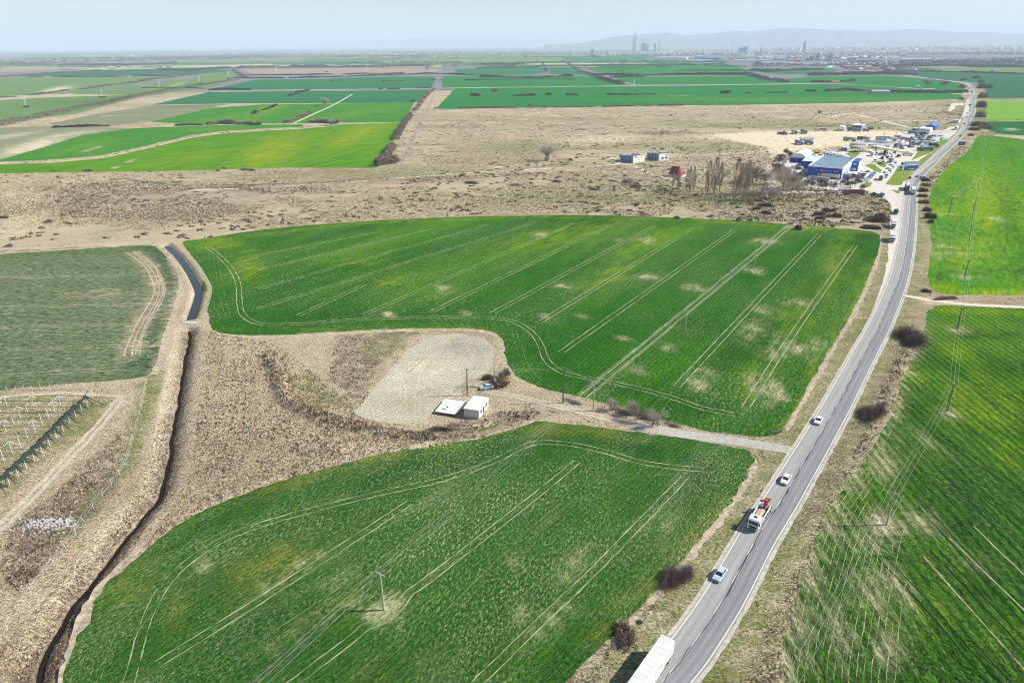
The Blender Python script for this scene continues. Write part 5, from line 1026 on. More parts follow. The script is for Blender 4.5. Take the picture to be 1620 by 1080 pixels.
for x, yb, yt, l in ((41.7,169,156,'leftmost lattice pylon on the pale green field'),(162.5,154,142.5,'second lattice pylon right of the leftmost'),(251.7,137.5,126.5,'lattice pylon just above the scrub band'),(316,132.5,121.5,'lattice pylon in the pale field beside the straw strip'),(362,124.5,113,'lattice pylon near the corner hedge of the pale field'),(438,117,106,'lattice pylon on the left part of the ploughed strip'),(516,114,107,'lattice pylon in the middle of the ploughed strip'),(580,110.5,102.5,'lattice pylon at the purplish belt near the ploughed strip'),(1003,136,127,'thin lattice pylon in the emerald field below the diagonal hedge')):
    p = G(x, yb); h = (yb-yt)/scale_at(x, yb)/fv[1]; o = empty('pylon', (p[0], p[1], 0), .5); o.scale = (h, h, h); link('tower', PY[0], o); link('crossarm', PY[1], o); link('crossarm', PY[2], o); tag(o, l, 'pylon')

# far hedge lines, a mass of them
V_ = []; K_ = []; rz_ = np.random.default_rng(8)
for i in range(90):
    y = 80.5+rz_.random()**.8*(28 if i % 2 else 14); x = rz_.uniform(-60, 960 if i % 3 else 1600); y = min(y, 104) if x > 900 else y; L_ = rz_.uniform(40, 240); a = G(x, y); b = G(x+L_, y-.0045*L_); nn = int(L_*5); t = rz_.random(nn); k = vnoise(t*L_/9, np.full(nn, i*3.), 1., i) > .38; t = t[k]; nn = len(t)
    s_ = a[1]/1080; c = a+(b-a)*t[:, None]; q = rz_.normal(0, 1, (nn, 3, 3))*np.array([s_*.9, s_*2, 3.2]); q[:, :, 2] = np.abs(q[:, :, 2]); q[:, :, :2] += c[:, None, :]; V_.append(q.reshape(-1, 3)); K_.append(np.repeat(pal(rz_, nn, PU if y < 92 else DG), 3, 0))
V_ = np.vstack(V_); o = link('distant_hedges', mesh_np('distant_hedges', V_, np.arange(len(V_)).reshape(-1, 3), 3, [TINT], colors=np.vstack(K_))); o['kind'] = 'stuff'
# ================================================================ BUILDINGS NEAR THE TRUCK STOP AND THE HUT
def zfor(x, y, ytop):
    p = G(x, y); lo, hi = 0., 80.
    for _ in range(40):
        m_ = (lo+hi)/2
        if P(p[0], p[1], m_)[1] > ytop: lo = m_
        else: hi = m_
    return lo
def slabquad(name, px, z0, z1, mat, parent, grow=0):
    c = np.array([G(x, y, z1) for x, y in px]); ctr = c.mean(0); c = ctr+(c-ctr)*(1+grow); o = np.array(parent.location)[:2]; c = c-o; b = MB()
    lo = [(x, y, z0) for x, y in c]; hi = [(x, y, z1) for x, y in c]; b.poly(hi); b.poly(lo[::-1])
    for i in range(4): j = (i+1) % 4; b.poly([lo[i], lo[j], hi[j], hi[i]])
    return b.build(name, mat, parent)
m_dirtywhite = plain('stained_render', (.66,.63,.56), .9, .22, 1.5); m_roofw = plain('pale_bitumen_roof', (.74,.73,.70), .8, .08, .8); m_hole = plain('dark_opening', (.02,.02,.025), .6)
m_brick = plain('bare_brick', (.30,.20,.15), .9, .3, 2)
# hut: tall block with the pale roof (front wall in shade) and the flat annexe
hp = G(752, 640); hut = empty('roofless_hut', (hp[0], hp[1], 0)); hut.name = 'flat_roofed_hut'
HC = [(733.2,646.2),(757.6,649.6),(773,630),(749.5,626.5)]
slabquad('wall', HC, 0, 2.85, m_dirtywhite, hut, -.03); slabquad('roof', [(x, y-.9) for x, y in HC], 2.852, 3.05, m_roofw, hut, .02)
c = [G(x, y, 2.85)-hp for x, y in HC]; A0, B0, C0 = c[0]*.98, c[1]*.98, c[2]*.98
def on_wall(a, b, t0, t1, z0, z1, mat, name, parent, out=.04):
    a = np.array(a); b = np.array(b); d = b-a; n = np.array([d[1], -d[0]])/np.hypot(*d); p = a+d*t0+n*out; q = a+d*t1+n*out; p2 = p-n*(out+.1); q2 = q-n*(out+.1)
    bb = MB(); F_ = [(p, z0), (q, z0), (q, z1), (p, z1)]; bb.poly([(k[0], k[1], z) for k, z in F_])
    for (u, v_) in ((0, 1), (1, 2), (2, 3), (3, 0)):
        back = [p2, q2, q2, p2]; bb.poly([(F_[u][0][0], F_[u][0][1], F_[u][1]), (back[u][0], back[u][1], F_[u][1]), (back[v_][0], back[v_][1], F_[v_][1]), (F_[v_][0][0], F_[v_][0][1], F_[v_][1])])
    return bb.build(name, mat, parent)
for t0, t1 in ((.1,.3),(.4,.62),(.72,.9)): on_wall(A0, B0, t0, t1, .7, 2.3, m_hole, 'window', hut)
for t0, t1, z0, z1 in ((.15,.28,1.1,2.3),(.42,.56,.1,2.2),(.68,.82,1.1,2.3)): on_wall(B0, C0, t0, t1, z0, z1, m_hole, 'door' if z0 < 1 else 'window', hut)
tag(hut, 'small derelict hut with pale flat roof beside the gravel yard', 'hut')
ap = G(713, 645); ann = empty('low_annexe', (ap[0], ap[1], 0)); AC = [(688,650.2),(720.5,655),(740.5,636),(704,630.5)]
slabquad('wall', AC, 0, .75, m_brick, ann, -.1); slabquad('roof', AC, .752, .95, plain('pale_slab', (.72,.69,.63), .85, .12, .6), ann)
tag(ann, 'low annexe with a wide pale slab roof left of the derelict hut', 'annexe')
q = [G(x, y, .95)-ap for x, y in ((702.5,647),(706,646.5),(707.5,643.5),(710,645))]
mm = MB(); mm.box((q[0][0], q[0][1], 1.0), (1.3, .35, .1), rz=.3); mm.box((q[2][0], q[2][1], 1.0), (.8, .3, .1), rz=-.7); mm.build('roof_hatch', m_hole, ann)

def box3(C, Rr, L, h, wall, roof, label, name, cat, roofkind='flat', rh=2.5, over=.2):
    """building from the nearest ground corner C and the ends of its right and left walls (pixels)"""
    c = G(*C); r = G(*Rr)-c; l = G(*L)-c; wr = np.hypot(*r); a = math.atan2(r[1], r[0]); ln = np.array([-math.sin(a), math.cos(a)]); wl = abs(l@ln)
    o = empty(name, (c[0], c[1], 0), a)
    MB().box((wr/2, wl/2, h/2), (wr, wl, h)).build('wall', wall, o)
    if roofkind == 'flat': MB().box((wr/2, wl/2, h+.15), (wr+over, wl+over, .3)).build('roof', roof, o)
    elif roofkind == 'gable': MB().prism([(-.3, h), (wl/2, h+rh), (wl+.3, h)], -.3, wr+.3).build('roof', roof, o)
    elif roofkind == 'gabley': MB().prism([(-.3, h), (wr/2, h+rh), (wr+.3, h)], -.3, wl+.3, axis='y').build('roof', roof, o)
    elif roofkind == 'arch':
        n = 10; prof = [(wl/2-math.cos(math.pi*k/n)*(wl/2+.1), h+math.sin(math.pi*k/n)*rh) for k in range(n+1)]; MB().prism(prof, -.2, wr+.2).build('roof', roof, o)
    tag(o, label, cat); return o, wr, wl, h
m_bluewall = plain('blue_cladding', (.02,.075,.40), .5, .08, .3); m_ltblue = plain('pale_blue_cladding', (.50,.62,.78), .5, .08, .3); m_whitew = plain('white_cladding', (.78,.79,.80), .5, .05, .3)
m_roofb = plain('blue_grey_membrane', (.14,.21,.29), .7, .12, .12); m_glass = plain('window_glass', (.03,.045,.06), .1, .05, 1, spec=.6); m_trim = plain('white_trim', (.8,.8,.8), .6, .03, 1)
# main blue hall
hall, wr, wl, h = box3((1330,284), (1350,266), (1277,279), 8.2, m_bluewall, m_roofb, 'large blue hall with grey roof and white edges, biggest building at the truck stop', 'blue_hall', 'hall', over=-.4)
MB().box((0, wl/2, h+.5), (.5, wl, 1)).box((wr, wl/2, h+.5), (.5, wl, 1)).box((wr/2, 0, h+.5), (wr, .5, 1)).box((wr/2, wl, h+.5), (wr, .5, 1)).build('parapet', m_trim, hall)
# the wall along the right side is pale
MB().box((wr/2, -.06, h/2+.2), (wr+.1, .1, h-.4)).build('side_cladding', m_ltblue, hall)
for i in range(9): MB().box((4+i*6.6, -.14, 2.6 if i % 3 else 2.1), (2.6, .1, 3.2 if i % 3 else 4.2)).build('window' if i % 3 else 'door', m_glass if i % 3 else m_bluewall, hall)
sg = MB()
for k, (y, wdt) in enumerate([(2.2,1.8),(4.3,.9),(7.8,1.7),(9.6,.7),(12.4,2.2),(14.4,1.2),(18,1.2)]): sg.box((-.08, y+1, h-2.6+(.25 if k % 2 else 0)), (.08, wdt, .35+.35*(k % 2)))
sg.build('sign_lettering', m_trim, hall)
for k in range(1, 5): MB().box((k*wr/5, wl/2, h+.33), (.25, wl-1, .08)).build('roof_seam', m_ltblue, hall)
o, a_, b_, h_ = box3((1302,269), (1312,260), (1271.5,262.5), 6.2, m_bluewall, m_ltblue, 'lower blue annexe with pale roof behind the left side of the blue hall', 'blue_annexe', 'annexe')
o, a_, b_, h_ = box3((1356.5,271), (1362,265.5), (1345,269), 7.5, m_bluewall, m_bluewall, 'small blue office block with white panels right of the blue hall', 'blue_office', 'office')
MB().box((a_/2, -.06, h_/2), (a_, .1, h_)).build('side_cladding', m_whitew, o); MB().box((-.07, b_*.5, h_-1.7), (.1, b_*.5, .8)).build('sign_panel', m_trim, o); MB().box((-.07, b_*.55, 1.6), (.1, b_*.65, 1.6)).build('window', m_ltblue, o)
o, a_, b_, h_ = box3((1272.5,258), (1284,250.5), (1252,255.5), 4.2, m_bluewall, m_trim, 'storage tent with white vaulted roof and blue lower walls', 'storage_tent', 'tent', 'arch', 4.2)
MB().box((-.08, b_*.3, 1.9), (.1, b_*.25, 3.4)).build('door', m_hole, o); MB().box((a_/2, -.06, 2.1), (a_, .1, 4)).build('side_cladding', m_whitew, o)
m_yellow = plain('yellow_fascia', (.72,.50,.03), .5, .06, .3); m_canopy = plain('canopy_roof', (.62,.60,.55), .7, .08, .3)
def canopy(x0, y0, x1, y1, wdt, hh, fas, top, label):
    a = G(x0, y0); b = G(x1, y1); c = (a+b)/2; L = math.dist(a, b); o = empty('fuel_canopy', (c[0], c[1], 0), math.atan2(b[1]-a[1], b[0]-a[0]))
    MB().box((0, 0, hh+.55), (L, wdt, .25)).build('roof', top, o); MB().box((0, 0, hh), (L+.1, wdt+.1, .85)).build('fascia', fas, o)
    for i in range(5):
        for s in (-1, 1): MB().box((-L*.42+i*L*.21, s*wdt*.3, hh/2-.2), (.4, .4, hh-.4)).build('post', m_trim, o)
        MB().box((-L*.42+i*L*.21, 0, .85), (.9, .6, 1.7)).build('fuel_pump', wcol['dark'], o)
    tag(o, label, 'canopy')
canopy(1381,239.5,1428,249,7,5.2,m_yellow,m_canopy,'long narrow fuel canopy with yellow edge in the middle of the truck stop')
canopy(1352,240.5,1370,239,12,4.6,m_yellow,m_gr,'short fuel canopy with a bright yellow band behind the blue hall')
for C, Rr, L, hh, wa, ro, lb, nm, ct, rk, rhh in [
  ((1368,236),(1376,233),(1346,233),4.5,wcol['cream'],m_gr,'grey-roofed shop building behind the short yellow canopy','shop_building','shop','flat',0),
  ((1406,237),(1412,234),(1372,231),3.6,wcol['grey'],m_gr,'long low grey building behind the long yellow canopy','service_building','building','flat',0),
  ((1478,206.5),(1484,202),(1463,206),5,m_bluewall,plain('blue_roof',(.06,.16,.42),.5),'building with bright blue roof at the far end of the truck stop','blue_roofed_building','building','gable',2),
  ((1471,209),(1476,206),(1452,209),3.5,m_whitew,m_trim,'white low building in front of the blue-roofed one','white_building','building','flat',0),
  ((1450,208),(1454,206),(1441,208),3,wcol['dark'],m_gr,'dark low shed left of the white low building','shed','shed','flat',0),
  ((1363,204),(1369,202),(1343,204),4,wcol['slate'],m_trim,'white-roofed shed beside the small pale tent on the sand yard','shed','shed','flat',0),
  ((1336,207.5),(1338,206),(1323,207.5),3,m_whitew,m_whitew,'small pale vaulted tent on the sand yard','storage_tent','tent','arch',2.5),
  ((1516,195),(1519,193),(1505,195),3.2,wcol['white'],m_gr,'small white kiosk near the bend of the main road','kiosk','kiosk','flat',0),
  ((1340,239),(1344,237),(1329,239),3,wcol['slate'],m_ltblue,'pale blue roofed shed behind the white tent','shed','shed','flat',0)]:
    o, a_, b_, h_ = box3(C, Rr, L, hh, wa, ro, lb, nm, ct, rk, rhh)
    for k in range(3): MB().box((-.06, b_*(.2+.28*k), hh*.5), (.1, b_*.12, hh*.35)).build('window', m_glass, o)
# red-roofed house
m_redroof = plain('red_sheet_roof', (.30,.04,.045), .5, .08, .5)
o, a_, b_, h_ = box3((1070,280.5), (1081,277.5), (1058,277), 2.6, wcol['white'], m_redroof, 'steep red-roofed house alone on the grassland behind the thin poplars', 'red_roofed_house', 'house', 'gabley', 8)
MB().prism([(-6, 3.0), (-6, 3.3), (0, 4.8), (0, 4.5)], 1, 13).build('porch_roof', m_redroof, o); MB().box((8, -2.6, 1.4), (9, 5, 2.8)).build('side_room', wcol['white'], o)
MB().prism([(b_*.5, 7.5), (b_*.5+5, 5.2), (b_*.5+5, 5.0), (b_*.5, 7.2)], a_*.55, a_+5).build('wing_roof', m_redroof, o); MB().box((a_+1.5, b_*.5+1.5, 2.6), (7, 6, 5.0)).build('wing', wcol['white'], o)
for k in range(3): MB().box((-.05, 2+k*3.2, 1.5), (.1, 1.2, 1.2)).build('window', m_glass, o)
for k in range(2): MB().box((5.5+k*4, -5.15, 1.5), (1.4, .1, 1.3)).build('window', m_glass, o)
o.scale = (.68, .68, .75)
# two roofless concrete houses
def ruin(C, Rr, L, h, label, arches, seed):
    c = G(*C); r = G(*Rr)-c; l = G(*L)-c; w_ = np.hypot(*r); a = math.atan2(r[1], r[0]); ln = np.array([-math.sin(a), math.cos(a)]); d_ = min(abs(l@ln), 16)
    o = empty('roofless_house', (c[0], c[1], 0), a); t = .35; rr = random.Random(seed)
    for nm, (cx, cy, sx, sy) in dict(a=(w_/2, t/2, w_, t), b=(w_/2, d_-t/2, w_, t), c=(t/2, d_/2, t, d_-2*t), d=(w_-t/2, d_/2, t, d_-2*t), e=(w_/2, d_/2, t, d_-2*t)).items(): MB().box((cx, cy, h/2), (sx, sy, h-(.6 if nm == 'e' else 0))).build('wall', plain('raw_concrete', (.60,.59,.55), .9, .2, .8) if nm == 'a' else wcol['slate'] if nm == 'c' else wcol['grey'], o)  # slate on the left wall paints in its shade, pale front the sunlit side
    MB().box((w_/2, d_/2, h*.5), (w_-t*2, d_-t*2, .25)).build('floor_slab', wcol['grey'], o)
    for i in range(16): x = rr.uniform(0, w_); y = rr.choice((t/2, d_-t/2, d_/2)); hh = rr.uniform(.3, 1.3); MB().box((x, y, h+hh/2-.05), (rr.uniform(.4, 1.6), t*.9, hh)).build('broken_parapet', wcol['grey'] if i % 3 else wcol['dark'], o)
    for (x, z, ww, hh, arch) in arches:
        b = MB()
        if arch: b.poly([(x+ww/2*math.cos(q), -.04, z+(hh*.5 if math.sin(q) < -.01 else 0)*0+hh/2*math.sin(q)) for q in [k*math.pi/6 for k in range(12)]][::1])
        else: b.box((x, -.03, z), (ww, .08, hh))
        b.build('window', m_hole, o)
    for y in (d_*.25, d_*.55, d_*.8): MB().box((-.03, y, 2.), (.08, 1.6, 1.8)).build('window', m_hole, o); MB().box((-.03, y, 5.), (.08, 1.2, 1.3)).build('window', m_hole, o)
    tag(o, label, 'ruin')
ruin((1001.5,258.5), (1019.5,255.5), (988,252.5), 6.2, 'left of the two roofless concrete houses on the grassland', [(4,4.8,3,1,0),(8,2.5,1,1.4,0),(12,4.8,1.6,1,0)], 1)
ruin((1042,255), (1058,253), (1030,250), 6.2, 'right of the two roofless houses, with arched window openings', [(3,1.9,1,1.4,0),(5.2,2.3,2.2,2.2,1),(9.6,2.3,3,2.2,1),(9.2,4.9,1,1.2,0),(11.2,4.9,1,1.2,0)], 2)

# ================================================================ POWER LINES
m_pole = plain('pole_concrete', (.36,.33,.29), .9, .15, 1.5); m_dpole = plain('old_dark_concrete', (.10,.09,.085), .9, .2, 2); m_wire = plain('weathered_cable', (.42,.42,.41), .5, .02, 1, metal=.1); m_ins = plain('insulator', (.16,.09,.06), .3)
CA = math.cos(R(57)); SA = math.sin(R(57)); ARMD = np.array([-SA, CA])      # crossarms stand across the line
def pole(x, yb, yt, label, lattice=False, arm=1.1, group=None, thick=.2, mat=None):
    p = G(x, yb); h = zfor(x, yb, yt); o = empty('power_pole', (p[0], p[1], 0), math.atan2(ARMD[1], ARMD[0])); k = max(1, p[1]/420)
    mt = mat or (m_dpole if lattice else m_pole)
    if lattice:
        for s in (-.24, .24): MB().tube((s, 0, 0), (s*.6, 0, h), .09, .07, 4).build('leg', mt, o)
        for i in range(int(h/.75)): MB().box((0, 0, .4+i*.75), (.5-.2*i*.75/h, .13, .26)).build('rung', mt, o)
    else: MB().tube((0, 0, 0), (0, 0, h), thick*k, thick*.6*k, 8).build('shaft', mt, o)
    if arm:
        MB().box((0, 0, h-.35), (arm*2, .12*k, .12*k)).build('crossarm', mt, o)
        for s in (-1, 0, 1):
            z0 = h-.29 if s else h
            MB().tube((s*(arm-.08), 0, z0), (s*(arm-.08), 0, z0+.28), .06*k, .05*k, 6).build('insulator', m_ins, o)
    tag(o, label, 'power pole', group); return np.array([p[0], p[1]]), h, arm
LA = [pole(607.6,965,905,'power pole on the bare patch in the front wheat field'), pole(938.5,650,603.5,'slim concrete pole beside the dirt track right of the dark one'),
      pole(1084,523.5,490,'first power pole out in the wide wheat field'), pole(1193,427,399.5,'second power pole out in the wide wheat field'), pole(1263,361,338,'power pole at the far edge of the wheat field by the round bush')]
b0 = LA[0][0]-(LA[1][0]-LA[0][0]); LA.insert(0, (b0, LA[0][1], 1.1))
pole(739.5,625.5,583.5,'dark ladder-like pole beside the gravel yard behind the hut', True, .8); pole(890.7,637,582,'tall dark ladder-like pole by the dirt track', True, .9)
pt = pole(782.5,611,566,'pale concrete pole with a transformer behind the silver parked car', False, .9)
LB = [pole(1402,830,778,'nearest pole in the right-hand wheat field, on a bare patch'), pole(1497,650.5,607,'second pole in the right-hand wheat field',True), pole(1513.5,520,487,'third pole in the right-hand wheat field, below the gravel turn-off',True), pole(1525,441.7,411,'first pole beyond the gravel turn-off on the bright field',True), pole(1531.7,381.7,356,'second pole on the bright field beyond the turn-off',True),
      pole(1537.6,346,323,'third pole on the bright field, nearest the crosswise pole',True,1.1), pole(1539.5,334,311,'fourth pole on the bright field, close behind the third',True,1.1), pole(1546,300,281,'fifth pole on the bright field'), pole(1549.5,272,256,'sixth pole on the bright field'), pole(1553,246,232,'last pole on the bright field near its upper edge'), pole(1555,226,214,'small pole at the top edge of the bright field')]
b0 = LB[0][0]-(LB[1][0]-LB[0][0]); LB.insert(0, (b0, LB[0][1], 1.1)); b00 = b0-(LB[2][0]-LB[1][0]); LB.insert(0, (b00, LB[1][1], 1.1))
side = pole(1501,337.5,312,'pole standing alone west of the line on the bright field',True)
def cable(name, pa, pb, label, rad=.014, offs=(-1, 0, 1), sag=.9, cat='cable', group=None):
    A = np.array(pa[0]); B = np.array(pb[0]); n = 14
    o = empty(name, (A[0], A[1], 0))
    for s in offs:
        pts_ = []
        for i in range(n+1):
            t = i/n; q = (A+(B-A)*t)-A+ARMD*(s*(pa[2]*(1-t)+pb[2]*t-.08)); z = (pa[1]*(1-t)+pb[1]*t)+(0 if s else .3)-sag*4*t*(1-t); pts_.append((q[0], q[1], z))
        rd = rad*min(1.7, max(1, (A[1]+B[1])/2/190)); b = MB()
        for i in range(n): b.tube(pts_[i], pts_[i+1], rd, rd, 4, cap=False)
        b.build('wire', m_wire, o)
    tag(o, label, cat, group)
nm_ = ['from the frame edge to the pole in the front field','from the front field pole to the slim concrete pole','from the slim concrete pole to the first pole in the wide field','between the two poles in the wide field','from the wide field to its far edge']
for i in range(len(LA)-1): cable('power_line', LA[i], LA[i+1], 'power line span '+nm_[i])
nb_ = ['leaving the frame at the bottom right','from the bottom right to the nearest pole of the right field','between the first and second poles of the right field','between the second and third poles of the right field','crossing above the gravel turn-off','between the first two poles of the bright field','from the second pole of the bright field to the third','between the close pair of poles','from the close pair to the fifth pole','from the fifth to the sixth pole of the bright field','from the sixth pole to the last one','at the top edge of the bright field']
for i in range(len(LB)-1): cable('power_line', LB[i], LB[i+1], 'power line span '+nb_[i])
cable('power_line', side, LB[9], 'crosswise power line from the lone pole to the line', sag=.2)
cable('power_line', LA[2], (G(890.7,637), zfor(890.7,637,582), .9), 'short span from the slim pole to the tall dark pole', sag=.2); cable('power_line', (G(890.7,637), zfor(890.7,637,582), .9), (G(739.5,625.5), zfor(739.5,625.5,583.5), .8), 'span passing above the hut to the dark pole by the gravel yard', sag=.6)
tb = empty('transformer', (pt[0][0]+.45, pt[0][1]-.3, 0)); MB().box((0, 0, 5.6), (.7, .6, 1.)).build('tank', m_trim, tb); MB().tube((-.2, 0, 6.1), (-.2, 0, 6.45), .06, .06, 6).tube((.2, 0, 6.1), (.2, 0, 6.45), .06, .06, 6).build('bushing', m_ins, tb); MB().box((-.2, .2, 2.0), (.6, .5, 1.1)).build('meter_box', m_trim, tb); tag(tb, 'white transformer box hung on the pale pole by the silver parked car', 'transformer')
for i, (x, yb, yt, l) in enumerate([(1310,321,296,'tall thin mast in the hedge in front of the blue hall'),(1337,323,297,'thin mast on the rough ground right of the hall hedge'),(1376,327,304,'thin mast beside the grey tipper lorry'),(1328,303,285,'dark mast at the right front corner of the blue hall'),(1383,271,251,'dark floodlight mast between the hall and the lorry queue'),(1336,268,262,'short post by the blue office'),(1397,221,209,'thin pole behind the dark billboard'),(1416,221,209,'thin dark pole with a knob on the sand yard edge'),(1442,200,190,'thin pale mast on the grassland behind the blue-roofed building'),(1505.5,243,235,'dark green post sign at the east roadside'),(1266.5,362,345,'extra stub post beside the round bush')][:10]):
    pole(x, yb, yt, l, arm=0, thick=.14, mat=m_dpole if 'dark' in l else m_pole)
# road signs
m_signblue = plain('sign_blue', (.02,.10,.45), .5, .02, 1)
def sign(x, yb, w_, h_, z, rz, mat, label):
    p = G(x, yb); o = empty('road_sign', (p[0], p[1], 0), rz)
    for s in (-.35, .35): MB().tube((s*w_, 0, 0), (s*w_, 0, z+h_), .05, .05, 6).build('post', m_steel, o)
    MB().box((0, -.08, z+h_/2), (w_, .06, h_)).build('panel', mat, o); MB().box((0, -.125, z+h_-.35), (w_*.7, .02, .2)).box((-.1*w_, -.125, z+h_*.45), (w_*.5, .02, .2)).build('lettering', m_trim, o); tag(o, label, 'sign')
sign(1520,233,6.5,3.6,2.,-.1,m_signblue,'large blue direction sign on the east side of the bend'); sign(1458,286,4.2,2.2,1.2,-.1,m_signblue,'blue road sign at the east roadside by the row of bushes')
sign(1226,686,3.2,.8,.4,0,wcol['dark'],'low dark sign board on the verge north of the side lane')
bb = empty('billboard', tuple(G(1395,224))+(0,), 0); MB().box((0, 0, 3), (15, .5, 5)).build('panel', wcol['slate'], bb); MB().box((-5, -.3, 3.6), (2.2, .1, 1)).box((0, -.3, 3.6), (3.6, .1, 1)).box((5, -.3, 3.6), (2.6, .1, 1)).build('lettering', m_trim, bb); [MB().box((s, .1, .3), (.3, .3, .6)).build('post', m_steel, bb) for s in (-6, 6)]; tag(bb, 'dark wide billboard with three white word blocks on the sand yard', 'billboard')

# ================================================================ THE NET FRAME IN THE ORCHARD, FENCES, RUBBLE
m_netpost = plain('whitewashed_post', (.62,.62,.61), .8, .06, 2); m_net = plain('black_net', (.02,.035,.03), .9, .3, 4); m_fw = plain('black_wire', (.05,.05,.05), .6)
fr = empty('hail_net_frame', tuple(G(100,680))+(0,)); fo = np.array(fr.location)[:2]
edge = [(139,643),(130,651.5),(120.5,660.5),(111.3,671),(101,682.5),(90,693.5),(79,705),(67.3,717),(55,729),(42.3,741),(29.5,754),(15.7,767.5),(0,782)]; Eg = GL(edge)-fo; HP = 3.7; rx = np.array([-1, .02])
pm = MB().tube((0, 0, 0), (0, 0, HP), .11, .09, 6).mesh('post', m_netpost)
cp = MB(); [cp.tube((0, 0, HP), (sx, sy, HP-1.0), .14, .09, 5) for sx, sy in ((.95, .5), (-1.0, -.6))]; cp = cp.mesh('cap', m_netpost)
capset = {(0,1),(0,2),(0,3),(0,4),(1,3),(2,3),(2,4),(3,4),(4,2),(4,4),(5,2),(5,4),(6,3),(7,3),(9,2),(10,2),(1,4),(3,5),(5,5),(8,3),(6,4)}
for i, e_ in enumerate(Eg):
    n = 7
    for j in range(n):
        q = e_+rx*8.3*j+np.array([0, (j % 2)*.1])
        link('post', pm, fr, (q[0], q[1], 0))
        if j and ((i, j) in capset or (i*7+j*5) % 3 == 0): link('cap', cp, fr, (q[0], q[1], 0), (0, 0, .2))
    b = MB(); b.tube((e_[0], e_[1], HP), (e_[0]-8.3*(n-1), e_[1]+.02*8.3*(n-1), HP), .06, .06, 4)
    b.build('row_wire', m_fw, fr)
    if i < len(Eg)-1:      # rolled up net lying on the outer edge, and the anchors that hold it
        f_ = Eg[i+1]; d = f_-e_; b = MB(); r_ = np.random.default_rng(i)
        for k in range(5):
            t0, t1 = k/5, (k+1)/5; s0 = -.9*math.sin(math.pi*t0); s1 = -.9*math.sin(math.pi*t1)
            b.tube((e_[0]+d[0]*t0, e_[1]+d[1]*t0, HP+s0*.5), (e_[0]+d[0]*t1, e_[1]+d[1]*t1, HP+s1*.5), .28+.22*r_.random(), .3, 6)
        b.build('net_roll', m_net, fr)
    b = MB(); top = Vector((e_[0], e_[1], HP))
    for dx, dy, zz_ in ((2.6, -1.0, .9), (2.2, .4, 1.9), (.6, -1.8, 1.6)):
        b.poly([top+Vector((0, .35, 0)), top+Vector((0, -.35, -.1)), top+Vector((dx, dy, zz_-HP))]); b.tube(top, top+Vector((dx*1.2, dy*1.1, -HP+zz_-.3)), .05, .03, 4)
    b.build('net_flap', m_net, fr)
    MB().tube((e_[0], e_[1], HP), (e_[0]+3.4, e_[1]-.6, 0), .03, .03, 4).build('anchor_wire', m_fw, fr)
e_ = Eg[0]; MB().tube((e_[0], e_[1], HP), (e_[0]+5.2, e_[1]+.6, 0), .12, .08, 5).build('corner_stay', m_net, fr)
MB().tube((e_[0], e_[1]+.0, HP), (e_[0]-1.2, e_[1]+3.6, HP), .1, .1, 5).tube((e_[0]-1.2, e_[1]+3.6, HP), (e_[0]-52, e_[1]+4.5, HP), .05, .05, 4).build('edge_cable', m_net, fr)
tag(fr, 'white post frame with black hail nets rolled along its edge', 'net frame')
def fence(px, step, hh, label, lean=0, seed=0):
    p = resample(smooth(GL(px), 4), step); o = empty('wire_fence', (p[0][0], p[0][1], 0)); r = random.Random(seed); pmx = MB().tube((0, 0, 0), (0, 0, hh), .05, .045, 5).mesh('post', m_netpost)
    for q in p: link('post', pmx, o, (q[0]-p[0][0], q[1]-p[0][1], 0), (r.gauss(0, .04+lean), r.gauss(0, .06+lean), 0))
    for z in (.5*hh, .95*hh):
        b = MB()
        for i in range(len(p)-1): b.tube((p[i][0]-p[0][0], p[i][1]-p[0][1], z), (p[i+1][0]-p[0][0], p[i+1][1]-p[0][1], z), .015, .015, 3, cap=False)
        b.build('wire', m_steel, o)
    tag(o, label, 'fence')
fence([(-60,624),(0,619),(80,616),(160,612),(230,606)], 2.6, 2.0, 'wire fence with pale posts along the lower edge of the left crop field')
fence([(232,606),(226,640),(216,680),(206,715),(196,742),(180,765),(160,790),(140,815),(120,845),(80,900),(50,940),(20,985),(0,1020),(-20,1060)], 4.5, 1.9, 'leaning wire fence between the green strip and the waste ground at left', .12, 4)
rp_ = G(78,829); rb = empty('rubble_heap', (rp_[0], rp_[1], 0)); m_rub = plain('white_rubble', (.48,.47,.46), .9, .15, 3)
rr = random.Random(5)
b = MB()
for i in range(420):
    x = rr.gauss(0, 3.4); y = rr.gauss(0, 1.6); s = rr.uniform(.05, .26); b.box((x, y, max(0, .55-.02*x*x-.1*y*y)*rr.random()+s*.2), (s*2, s*1.4, s), 0, rr.uniform(0, 3))
b.build('broken_chunk', m_rub, rb)['kind'] = 'stuff'; tag(rb, 'heap of white rubble on the waste ground at the left edge', 'rubble')
yy = G(799,605); o = empty('yellow_tank', (yy[0], yy[1], 0), .6); MB().box((0, 0, .7), (2.2, .9, .9)).build('body', m_yellow, o); MB().box((0, 0, .15), (1.8, .8, .3)).build('base', m_dpole, o); tag(o, 'small yellow machine in the brush right of the pale pole', 'machine')
# narrow plank crossing where the water channel ends
cpn = G(302,510); o = empty('culvert_pipe', (cpn[0], cpn[1], 0), .1); MB().tube((-3.2, 0, .12), (3.2, 0, .12), .16, .16, 8).build('pipe', m_trim, o); MB().box((0, -1.2, .02), (5, .8, .3)).build('headwall', wcol['grey'], o); tag(o, 'pale culvert pipe crossing the ditch where the water ends', 'culvert')
